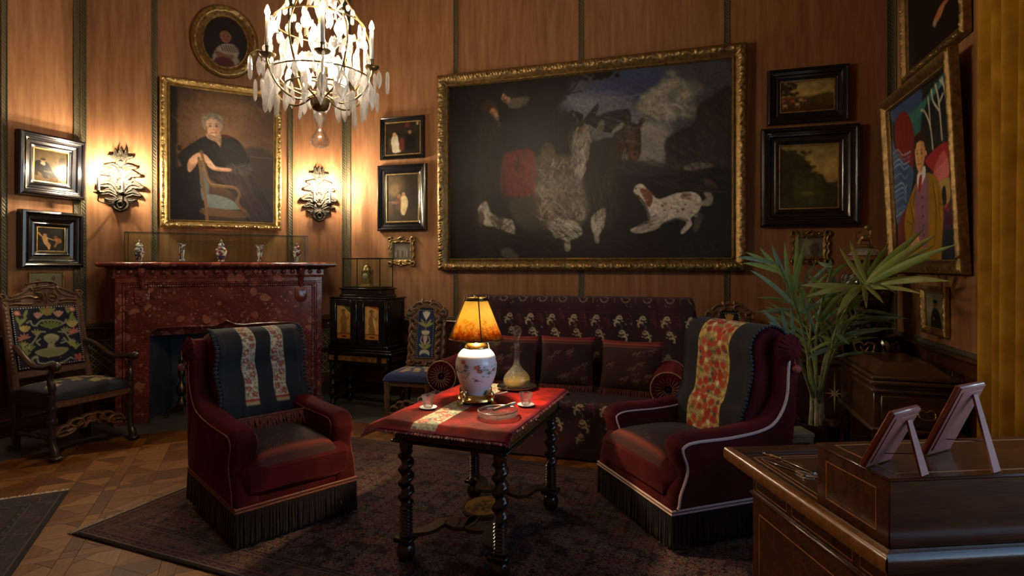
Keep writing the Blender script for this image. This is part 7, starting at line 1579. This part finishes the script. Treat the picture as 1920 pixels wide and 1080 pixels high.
# desk body: apron and panelled pedestals
g = G(); g.box((DW/2+.0, -DD/2, .690), (DW-.16, DD-.14, .12), .004); obj('apron', g, DESKW, dk)
for x0, x1 in ((.08, .50), (.90, 1.32)):
    g = G(); g.box(((x0+x1)/2, -DD/2, .335), (x1-x0, DD-.14, .61), .004); obj('pedestal', g, DESKW, dk)
    g = G(); g.box(((x0+x1)/2, -DD/2, .625), (x1-x0+.02, DD-.12, .014), .005); obj('pedestal_moulding', g, DESKW, dk); g = G(); g.box(((x0+x1)/2, -DD/2, .046), (x1-x0+.03, DD-.11, .068), .008); obj('pedestal_plinth', g, DESKW, dk)
wallrect(dk, 'x', -DD+.12, -.12, .12, .56, .0795, .003); wallrect(dk, 'x', -DD+.10, -DD+.20, .645, .735, .0795, .0022); wallrect(dk, 'x', -.30, -.10, .645, .735, .0795, .0022); wallrect(dk, 'x', -DD+.23, -.33, .645, .735, .0795, .0022)
wallrect(dk, 'y', .13, .53, .12, .56, -DD+.0695, .003)
def on_desk(px, py, z): return P(px, py, (EYE-z)*FPX/(py-500))
FRW = simple('reddish_frame_wood', (.22, .050, .030), .3, 0, .25, 8, coat=.4); FRB = simple('frame_back_wood', (.26, .095, .085), .6, 0, .2, 10, spec=.25)
BT = DZ-.015+BH+.003
def easel(name, label, A, B, C, foot, st):
    a, b, c, f = on_desk(*A, BT), on_desk(*B, BT), P(*C), on_desk(*foot, BT)
    X = (b-a); w = X.length; X = X/w; up = (c-a); up = up-X*up.dot(X); h = up.length; up = up/h; Z = X.cross(up)   # Z points at the back of the frame
    if Z.dot(f-a) < 0: Z = -Z
    t = thing(name, label, 'frame', a, 0, 'frames on the desk'); M = Matrix((X, up, Z)).transposed().to_4x4()
    g = G(); g.box((w/2, h/2, -.006), (w, h, .014), .003, M); obj('frame', g, FRW, t)
    g = G(); g.box((w/2, h/2, .0025), (w-.006, h-.006, .004), .001, M); g.box((w/2, h/2, .0055), (w-.035, h-.035, .003), .001, M); obj('backboard', g, FRB, t)
    g = G(); g.box((w/2, h/2, -.0135), (w-.03, h-.03, .002), 0, M); obj('picture_sheet', g, simple('photo_paper', (.45, .42, .36), .4) if 'photo_paper' not in bpy.data.materials else bpy.data.materials['photo_paper'], t)
    top = M @ Vector((w*.62, h*st, .008)); ft = f-a; d = (ft-top); L = d.length; d = d/L; side = X; n2 = d.cross(side).normalized()
    g = G(); hw0, hw1 = .011, .019; th = .006; v = []
    for q, hw in ((top, hw0), (ft, hw1)):
        for s1 in (-1, 1):
            for s2 in (-1, 1): v.append(q+side*s1*hw+n2*s2*th/2)
    g.add(v, [(0, 1, 3, 2), (4, 6, 7, 5), (0, 4, 5, 1), (2, 3, 7, 6), (0, 2, 6, 4), (1, 5, 7, 3)]); obj('strut', g, FRB, t, sharp=20)
    mid = top.lerp(ft, .62); bk_ = M @ Vector((w*.5, h*.22, .006)); g = G(); g.tube([bk_, mid], .0014, 5); obj('stay_cord', g, simple('stay_cord', (.10, .10, .16), .6) if 'stay_cord' not in bpy.data.materials else bpy.data.materials['stay_cord'], t)
    return t
easel('picture_frame', 'smaller reddish easel frame seen from behind on the desk box', (1617, 877), (1668, 860), (1677, 775, 1.472), (1733, 891), .84)
easel('picture_frame', 'larger reddish easel frame seen from behind, nearer the curtain', (1732, 854), (1779, 841), (1802, 726, 1.558), (1868, 885), .88)
# papers, paper knife and scissors on the desk top
zt = DZ-.0148
pb = thing('paper_stack', 'cream booklet lying on the desk behind the larger frame', 'booklet', (DKO[0]+1.02*math.cos(DKA)+.30*math.sin(DKA), DKO[1]+1.02*math.sin(DKA)-.30*math.cos(DKA), zt+.001), DKA+.25)
CREAM = simple('cream_paper', (.62, .52, .36), .7, 0, .1)
g = G(); g.box((0, 0, .016), (.30, .20, .030), .003); obj('pages', g, CREAM, pb); g = G(); g.box((0, 0, .033), (.304, .204, .003), .001); obj('cover', g, simple('ivory_cover', (.70, .62, .50), .6), pb)
kn = thing('letter_opener', 'ornate metal letter opener lying at the left of the desk', 'letter opener', on_desk(1470, 864, zt)+Vector((0, 0, .004)), DKA-math.radians(78))
g = G(); g.box((.06, 0, 0), (.17, .014, .003), .001); obj('blade', g, SILVER, kn); g = G(); g.tube([(-.02, 0, 0), (-.03, 0, 0), (-.045, 0, 0), (-.06, 0, 0), (-.075, 0, 0)], [.005, .009, .006, .009, .004], 8, flat=.5); obj('handle', g, SILVER, kn)
scs = thing('scissors', 'steel scissors with ring handles on the desk beside the box', 'scissors', on_desk(1490, 884, zt)+Vector((0, 0, .004)), DKA-math.radians(70))
for s in (-1, 1):
    g = G(); g.box((-.07, s*.002, 0), (.14, .010, .003), .001); g.tube([(0, s*.002, 0), (.03, -s*.010, 0), (.05, -s*.014, 0)], .004, 6); g.tube([(.068+.020*math.cos(2*PI*i/20), -s*.019+.015*math.sin(2*PI*i/20), 0) for i in range(21)], .0035, 6, cap=False); obj('blade', g, SILVER, scs)
g = G(); g.lathe([(.005, -.003), (.005, .004), (.001, .005)], 10); obj('pivot', g, BRASS, scs)
tw = thing('stylus', 'slim pointed metal stylus lying near the left corner of desk', 'stylus', on_desk(1447, 857, zt)+Vector((0, 0, .003)), DKA-math.radians(64)); g = G(); g.tube([(-.03, 0, 0), (.12, 0, 0)], [.004, .002], 6); obj('shaft', g, BRASS, tw); g = G(); g.ball((-.034, 0, 0.001), .006, 8); obj('tip', g, SILVER, tw)

# ------------------------------------------------------------------ corner: star cabinet, lidded jar on stand, walnut chest, palm, stool, curtain
scb = thing('star_cabinet', 'low dark cabinet with brass star inlay, behind the palm', 'cabinet', (1.27, 5.60, .004), 0)
g = G(); g.box((0, 0, .36), (.94, .44, .60), .006); obj('carcass', g, MAHOGZ, scb); g = G(); g.box((0, 0, .68), (.99, .48, .035), .010); obj('top', g, MAHOG, scb); g = G(); g.box((0, -.005, .045), (.98, .47, .09), .010); obj('plinth', g, MAHOG, scb)
for s in (-1, 1):
    d = link('door', None, scb); d.location = (s*.23, -.222, .36)
    g = G(); g.box((0, 0, 0), (.44, .02, .54), .004); obj('door_panel', g, MAHOGZ, d)
g = G(); cx, cz = 1.19-1.27, .425-.36
d = [c for c in scb.children if c.name.startswith('door')][0]; lx = cx+.23
for k in range(8):
    a = k*PI/4; L = (.19 if k % 4 == 2 else .085 if k % 2 == 0 else .055); w = .007
    dx, dz = math.cos(a), math.sin(a); g.add([(lx, -.0125, cz+.0), (lx+dx*.02-dz*w, -.0125, cz+dz*.02+dx*w), (lx+dx*L, -.0125, cz+dz*L), (lx+dx*.02+dz*w, -.0125, cz+dz*.02-dx*w)], [(0, 1, 2, 3)[::-1]])
obj('star_inlay', g, simple('pale_brass_inlay', (.72, .58, .34), .4), d, sharp=0)
jx, jy = 1.455, 5.50
st = thing('jar_stand', 'black and gilt scroll footed stand on the corner cabinet', 'stand', (jx, jy, .702), 0)
g = G(); g.lathe([(.001, .20), (.215, .20), (.22, .21), (.215, .225), (.19, .235), (.001, .235)], 40); g.lathe([(.17, .01), (.20, .06), (.21, .12), (.19, .17), (.17, .20)], 40, ecc=lambda a, z: 1+.10*math.cos(5*a)); obj('body', g, EBONY, st)
for k in range(5):
    a = -PI/2+.35+k*2*PI/5; g = G(); ca, sa = math.cos(a), math.sin(a)
    g.tube(smooth_pts([(.20*ca, .20*sa, .20), (.245*ca, .245*sa, .15), (.225*ca, .225*sa, .08), (.20*ca, .20*sa, .04), (.235*ca, .235*sa, .03)], 5), [.030]*8+[.024]*8+[.028]*5, 8); obj('scroll_foot', g, EBONY, st)
    cv = Cv(40, 34, box=(0, 0, 40, 34)); cv.hz([(4, 6), (14, 3), (20, 8), (26, 3), (36, 6)], 5, .02); cv.hz([(4, 6), (6, 18), (12, 26)], 6, .02); cv.hz([(36, 6), (34, 18), (28, 26)], 6, .02); cv.hz([(14, 12), (20, 20), (26, 12)], 5, .024); cv.hz([(20, 18), (20, 28)], 5, .02)
    g = relief(None, cv, .18, .15, None, scale=1.0, base=.006); M = Matrix.Rotation(a+PI/2+PI/5, 4, 'Z'); gg = G(); gg.add(g.v, g.f, M @ Matrix.Translation((0, -.212, .115))); obj('gilt_scroll', gg, GILTD, st, sharp=60)
    g = G(); g.tube(smooth_pts([(.232*ca, .232*sa, .19), (.272*ca, .272*sa, .15), (.252*ca, .252*sa, .08)], 5), [.014, .016, .018, .018, .018, .018, .016, .014, .012, .010, .008], 6); obj('gilt_leaf', g, GILTD, st)
jr = thing('lidded_jar', 'tall porcelain jar with gilt animal finial behind the palm', 'jar', (jx, jy, .938), 0)
jp = smooth_pts([(.145, 0), (.15, .03), (.165, .10), (.185, .22), (.20, .34), (.195, .44), (.165, .52), (.125, .56), (.11, .575), (.112, .60)], 8); g = G(); NJ = 72; g.lathe(jp, NJ, cap=False)
cv = Cv(160, 140, '241410', box=(0, 0, 1, 1)); r = random.Random(31); cv.rect(0, 0, 1, .16, '5b3a1c'); cv.rect(0, .70, 1, .97, '2a2622')
for k in range(320): cv.ell(r.random(), r.uniform(.72, .97), .008, .009, r.choice(['b4b0a8', '8f8c88', '1e1c1c']), .9)
for k in range(70): x, y = r.random(), r.uniform(.28, .68); cv.line([(x-.03, y), (x, y-.02), (x+.02, y+.015), (x+.045, y)], .009, r.choice(['8a6630', '9c7a40', '6b1d14', '7a5228', 'a08a5c']), .9)
for k in range(40):
    for j in range(5): cv.ell((k+.5*(j % 2))/40, .17+j*.022, .008, .009, 'b9b6b0' if (k+j) % 2 else '26304a', .95)
V = np.array(g.v); th = (np.arctan2(V[:, 1], V[:, 0])/(2*PI)+.5) % 1; obj('body', g, CHINA, jr, col=cv.samp(th, 1-V[:, 2]/.60), sharp=180)
g = G(); lpz = smooth_pts([(.118, .60), (.15, .612), (.152, .63), (.14, .655), (.11, .69), (.07, .715), (.04, .725)], 6); g.lathe(lpz, 72, cap=False); V = np.array(g.v); cv = Cv(160, 40, '3a2a1c', box=(0, 0, 1, 1)); cv.rect(0, 0, 1, .55, '262c36')
for k in range(44):
    for j in range(5): cv.ell((k+.5*(j % 2))/44, .08+j*.10, .009, .045, 'c4c2bd', .95)
cv.rect(0, .6, 1, .85, '7a5228'); th = (np.arctan2(V[:, 1], V[:, 0])/(2*PI)+.5) % 1; obj('lid', g, CHINA, jr, col=cv.samp(th, 1-(V[:, 2]-.60)/.125), sharp=180)
g = G(); g.lathe([(.05, .72), (.06, .73), (.05, .745), (.04, .75), (.001, .755)], 20); g.tube(smooth_pts([(-.05, 0, .75), (-.03, 0, .80), (.02, 0, .81), (.04, 0, .85), (.035, 0, .885)], 5), [.016]*6+[.026]*7+[.018]*8, 8); g.ball((.02, -.005, .895), .026, 10, sc=(1.3, 1, 1))
for s in (-1, 1): g.tube([(.03, s*.015, .83), (.045, s*.02, .76)], .010, 6); g.tube([(-.035, s*.015, .80), (-.045, s*.02, .755)], .011, 6)
g.tube(smooth_pts([(-.05, 0, .79), (-.08, 0, .82), (-.06, 0, .86), (-.03, 0, .85)], 5), .009, 6); obj('lion_finial', g, GILTD, jr)
# walnut chest with stepped lid on a low stand
chs = thing('walnut_chest', 'dark walnut chest with stepped lid and gilt drawer handle by curtain', 'chest', (1.455, 4.80, .004), 0)
CW, CDp = .50, .86; X0 = -CW/2-.02
CH = wood('chest_walnut', (.045, .020, .010), (.14, .066, .030), .3, 3, 'y', .5)
for z, ex, h in ((.715, .03, .03), (.745, .015, .03)): g = G(); g.box((0, 0, z), (CW+ex*2, CDp+ex*2, h), .010); obj('lid_step', g, CH, chs)
g = G(); g.add([(-.22, -.36, .76), (.22, -.36, .76), (.22, .36, .76), (-.22, .36, .76), (-.14, -.25, .83), (.14, -.25, .83), (.14, .25, .83), (-.14, .25, .83)], [(0, 1, 5, 4), (1, 2, 6, 5), (2, 3, 7, 6), (3, 0, 4, 7), (4, 5, 6, 7), (3, 2, 1, 0)]); obj('raised_lid', g, CH, chs, sharp=20)
g = G(); g.box((0, 0, .54), (CW, CDp, .32), .006); obj('carcass', g, CH, chs); g = G(); g.box((0, 0, .66), (CW+.03, CDp+.03, .03), .010); g.box((0, 0, .395), (CW+.04, CDp+.04, .04), .012); obj('mouldings', g, CH, chs)
dr = link('drawer', None, chs); dr.location = (0, -CDp/2, .53); g = G(); g.box((0, -.006, 0), (.42, .014, .20), .006); obj('drawer_front', g, CH, dr)
g = G(); cv = Cv(40, 26, box=(0, 0, 40, 26)); cv.hz([(4, 12), (12, 4), (20, 8), (28, 4), (36, 12), (28, 20), (20, 17), (12, 20)], 0, .004, True); cv.hz([(6, 12), (12, 7), (20, 11), (28, 7), (34, 12)], 3, .008); relief('handle_plate', cv, .13, .085, GILT, dr, (.05, -.013, .0)); g.tube(smooth_pts([(.0, -.02, .0), (.01, -.035, -.03), (.05, -.04, -.038), (.09, -.035, -.03), (.10, -.02, .0)], 6), .005, 8); obj('handle', g, GILT, dr)
g = G(); g.lathe([(.001, -.045), (.012, -.03), (.016, 0), (.012, .03), (.001, .045)], 10, M=Matrix.Translation((-CW/2-.003, -.20, .54)) @ Matrix.Diagonal((.25, 1, 1, 1))); obj('escutcheon', g, GILTD, chs)
for sx in (-1, 1):
    for sy in (-1, 1): g = G(); g.lathe([(.02, 0), (.03, .02), (.034, .05), (.02, .08), (.024, .16), (.034, .24), (.022, .30), (.034, .34), (.034, .378)], 14, (sx*.22, sy*.38, 0)); obj('leg', g, WALNUTD, chs)
# pale stool behind the right armchair
sl = thing('pale_stool', 'small pale painted stool behind the right armchair', 'stool', P(1490, 815, 4.2)*1, YAW); sl.location.z = .004
PALE = simple('pale_green_paint', (.34, .33, .24), .5)
g = G(); g.box((0, 0, .27), (.20, .20, .03), .006); obj('top', g, PALE, sl); g = G(); g.box((0, -.085, .235), (.19, .02, .04), .004); g.box((0, .085, .235), (.19, .02, .04), .004); obj('rail', g, PALE, sl)
for sx in (-1, 1):
    for sy in (-1, 1): g = G(); g.box((sx*.08, sy*.08, .13), (.028, .028, .26), .004); obj('leg', g, PALE, sl)
# palm
PB = P(1532, 795, 4.42); PB.z = 0
pot = thing('palm_plant', 'green potted palm with fan of bright leaflets beside the right armchair', 'plant', (PB.x, PB.y, .004), 0)
PURP = simple('purple_foil', (.045, .012, .028), .3, .2, .5, 12, bump=.5, bscale=18, coat=.4)
g = G(); g.lathe([(.12, 0), (.14, .05), (.155, .20), (.16, .28), (.15, .285), (.13, .24), (.001, .24)], 28, ecc=lambda a, z: 1+.03*math.sin(7*a+z*20)); obj('pot', g, PURP, pot)
g = G(); r = random.Random(4)
for k in range(7): a = r.random()*6.28; g.tube([(.15*math.cos(a), .15*math.sin(a), .26), (.17*math.cos(a), .17*math.sin(a), .33+r.random()*.05), (.14*math.cos(a+.3), .14*math.sin(a+.3), .30)], [.02, .012, .004], 5)
obj('foil_ruffle', g, PURP, pot, kind='stuff')
g = G(); g.lathe([(.135, .23), (.06, .25), (.001, .255)], 18); obj('soil', g, simple('soil', (.02, .014, .01), .95), pot)
def leaf_mat(nm, a, b):
    t = NT(nm); n = t.noise(t.coord((1, 1, 1)), 14, 3); t.fin(t.ramp(n, [(.3, a), (.7, b)]), .4, spec=.4); tr = t.n('BsdfTranslucent'); tr.inputs[0].default_value = (*[x*1.2 for x in b], 1); mx = t.n('MixShader'); mx.inputs[0].default_value = .25
    t.l(t.b.outputs[0], mx.inputs[1]); t.l(tr.outputs[0], mx.inputs[2]); t.l(mx.outputs[0], t.out.inputs[0]); return t.m
LF = [leaf_mat('palm_green', (.20, .34, .09), (.34, .50, .17)), leaf_mat('palm_yellow_green', (.42, .56, .17), (.62, .72, .32)), leaf_mat('palm_blue_green', (.14, .28, .18), (.28, .44, .32))]
STK = simple('palm_stalk', (.20, .24, .08), .45, 0, .3, 20); SHE = simple('palm_sheath', (.40, .36, .22), .6, 0, .4, 30)
L0 = pot.location
def leaflet(a, b, droop, w, m, parent, roll=0.0):
    a, b = Vector(a), Vector(b); d = b-a; L = d.length; mid = (a+b)/2+Vector((0, 0, droop*L)); pts = [(1-t)**2*a+2*t*(1-t)*mid+t*t*b for t in np.linspace(0, 1, 9)]
    view = Vector((-math.sin(YAW)*-1, -math.cos(YAW), .35)); side = d.cross(Matrix.Rotation(roll, 3, d.normalized()) @ view).normalized(); up = side.cross(d.normalized())
    ws = [.25, .7, .95, 1, .98, .88, .68, .4, .04]; v = []
    for p, q in zip(pts, ws): v += [p-side*w*q*.5-up*w*q*.14, p+up*w*q*.10, p+side*w*q*.5-up*w*q*.14]
    f = []
    for k in range(8): f += [(3*k, 3*k+1, 3*k+4, 3*k+3), (3*k+1, 3*k+2, 3*k+5, 3*k+4)]
    g = G(); g.add([tuple(Vector(p)-L0) for p in v], f); return obj('leaflet', g, m, parent, sharp=180)
def frond(spine, leaves, m, wd=.032, auto=None, seed=0):
    """spine: picture places with depth; leaves: (how far along the spine, tip place, depth, droop)"""
    sp_ = smooth_pts([tuple(P(*q)) for q in spine], 8); n = len(sp_); g = G(); g.tube([Vector(p)-L0 for p in sp_], [.011*(1-.8*k/n)+.0025 for k in range(n)], 6); fr = obj('frond', g, STK, pot); r = random.Random(seed)
    for s, tip, dp_, dr_ in leaves:
        leaflet(sp_[min(n-1, int(s*(n-1)))], P(*tip, dp_), dr_, wd*r.uniform(.85, 1.1), m if not isinstance(m, list) else r.choice(m), fr, r.uniform(-.3, .3))
    if auto:
        s0, s1, cnt, ln, drp = auto
        for k in range(cnt):
            for sd in (-1, 1):
                s = s0+(s1-s0)*k/(cnt-1); i = min(n-2, int(s*(n-1))); p = Vector(sp_[i]); d = (Vector(sp_[i+1])-Vector(sp_[max(0, i-1)])).normalized(); right = d.cross(Vector((0, -1, .2))).normalized()
                tip = p+(right*sd*(.75+r.uniform(-.1, .1))+d*.75+Vector((r.uniform(-.25, .25), r.uniform(-.5, .25), r.uniform(-.15, .1))))*ln*(1-.45*abs(k/(cnt-1)-.35))
                tip.y = min(tip.y, 5.75); tip.x = min(tip.x, 1.7)
                leaflet(p, tip, .06+drp*r.random(), wd*.8, m if not isinstance(m, list) else r.choice(m), fr, r.uniform(-.5, .5))
    return fr
Z5 = lambda x, y: (1380+x/2.25, 380+y/2.25)
A_ = [((800, 105), 4.05, .04), ((850, 130), 3.9, .05), ((838, 180), 4.0, .05), ((932, 175), 3.62, .06), ((905, 332), 3.8, .12), ((782, 384), 3.75, .12), ((685, 388), 3.8, .10), ((622, 425), 3.85, .08), ((550, 446), 3.9, .06), ((425, 478), 3.95, .14), ((298, 396), 4.0, .05), ((275, 348), 4.05, .03), ((480, 158), 4.5, .02), ((432, 182), 4.5, .02), ((735, 150), 4.3, .03), ((645, 170), 4.4, .02), ((780, 205), 4.1, .05), ((565, 200), 4.5, .02), ((820, 235), 4.0, .06)]
frond([(1535, 735, 4.4), (1560, 640, 4.38), (1592, 570, 4.3), (1625, 530, 4.2)], [(1-.02*(k % 6), Z5(*t), d, q) for k, (t, d, q) in enumerate(A_)], [LF[1], LF[1], LF[0]], .054, seed=3)
B_ = [((0, 230), 3.9, .05), ((40, 208), 3.95, .05), ((30, 255), 3.9, .07), ((100, 190), 4.1, .03), ((150, 178), 4.2, .03), ((205, 165), 4.3, .02), ((300, 140), 4.4, .03), ((262, 128), 4.4, .02), ((60, 285), 3.9, .08), ((235, 300), 4.2, .03), ((290, 330), 4.3, .03)]
frond([(1528, 735, 4.4), (1505, 620, 4.35), (1485, 555, 4.25), (1460, 495, 4.15)], [(1-.055*k, Z5(*t), d, q) for k, (t, d, q) in enumerate(B_)], [LF[0], LF[2]], .042, seed=5)
C_ = [((345, 250), 4.6, .03), ((400, 240), 4.6, .03), ((470, 255), 4.5, .04), ((300, 300), 4.5, .04), ((225, 420), 4.3, .07), ((260, 470), 4.3, .07), ((470, 320), 4.4, .05), ((420, 300), 4.5, .03), ((330, 430), 4.3, .05), ((440, 390), 4.3, .05), ((280, 390), 4.3, .05)]
frond([(1532, 735, 4.42), (1530, 640, 4.45), (1540, 570, 4.45), (1560, 500, 4.5)], [(1-.06*k, Z5(*t), d, q) for k, (t, d, q) in enumerate(C_)], [LF[2], LF[0]], .042, seed=6)
D_ = [((110, 450), 4.1, .04), ((135, 500), 4.1, .05), ((190, 450), 4.2, .04), ((165, 545), 4.15, .05), ((230, 440), 4.25, .03), ((215, 560), 4.2, .05)]
frond([(1524, 745, 4.4), (1505, 690, 4.3), (1490, 655, 4.25), (1468, 620, 4.2)], [(1-.09*k, Z5(*t), d, q) for k, (t, d, q) in enumerate(D_)], LF[2], .036, seed=7)
E_ = [((430, 560), 4.2, .04), ((465, 520), 4.3, .03), ((480, 600), 4.2, .04), ((350, 560), 4.2, .03), ((300, 660), 4.1, .06), ((460, 470), 4.3, .03)]
frond([(1538, 745, 4.4), (1550, 690, 4.32), (1562, 640, 4.28), (1572, 600, 4.25)], [(1-.10*k, Z5(*t), d, q) for k, (t, d, q) in enumerate(E_)], [LF[2], LF[0]], .036, seed=8)
for k, sp_ in enumerate(([(1536, 750, 4.4), (1545, 680, 4.4), (1570, 600, 4.45), (1580, 540, 4.5)], [(1526, 750, 4.4), (1515, 680, 4.42), (1520, 600, 4.5), (1505, 530, 4.55)], [(1530, 750, 4.42), (1528, 690, 4.5), (1510, 610, 4.6), (1475, 560, 4.6)], [(1538, 750, 4.44), (1552, 690, 4.5), (1590, 610, 4.55), (1615, 580, 4.6)])):
    frond(sp_, [], [LF[2], LF[0]], .034, auto=(.45, 1.0, 8, .34, .05), seed=20+k)
g = G(); r = random.Random(8)
for k in range(9): a = r.random()*6.28; q = .045; g.tube([(q*math.cos(a), q*math.sin(a), .24), (q*.8*math.cos(a), q*.8*math.sin(a), .40), (q*.9*math.cos(a)+r.uniform(-.02, .02), q*.9*math.sin(a), .54+r.random()*.1)], [.018, .015, .007], 6)
obj('stem_sheaths', g, SHE, pot)
# curtain hanging before the window of the right wall
CUR = velvet('amber_velvet', (.34, .17, .012), (.58, .32, .035), .5)
cu = thing('curtain', 'heavy amber velvet curtain in vertical folds at the right', 'curtain', (1.675, 4.06, .01), 0)
def cur_fn(u, v):
    y = -u*1.05; f = .046*np.sin(u*1.05/.135*2*PI+.6*np.sin(v*2+u*3))+.012*np.sin(u*31+v*1.2); return f*(.8+.2*v), y+.012*np.sin(v*5+u*9), 4.0*(1-v)+.0*u
g = G(); g.grid(300, 40, cur_fn); co = obj('cloth', g, CUR, cu, sharp=180); co.modifiers.new('t', 'SOLIDIFY').thickness = .006
g = G(); g.tube([(0, .12, 4.06), (0, -3.9, 4.06)], .018, 10); g.ball((0, .14, 4.06), .035, 10); obj('rod', g, BRASSD, cu)
for k in range(12): g = G(); g.tube([(.025*math.cos(2*PI*i/16), -.05-k*.088, 4.045+.025*math.sin(2*PI*i/16)) for i in range(17)], .004, 5, cap=False); obj('curtain_ring', g, BRASSD, cu)
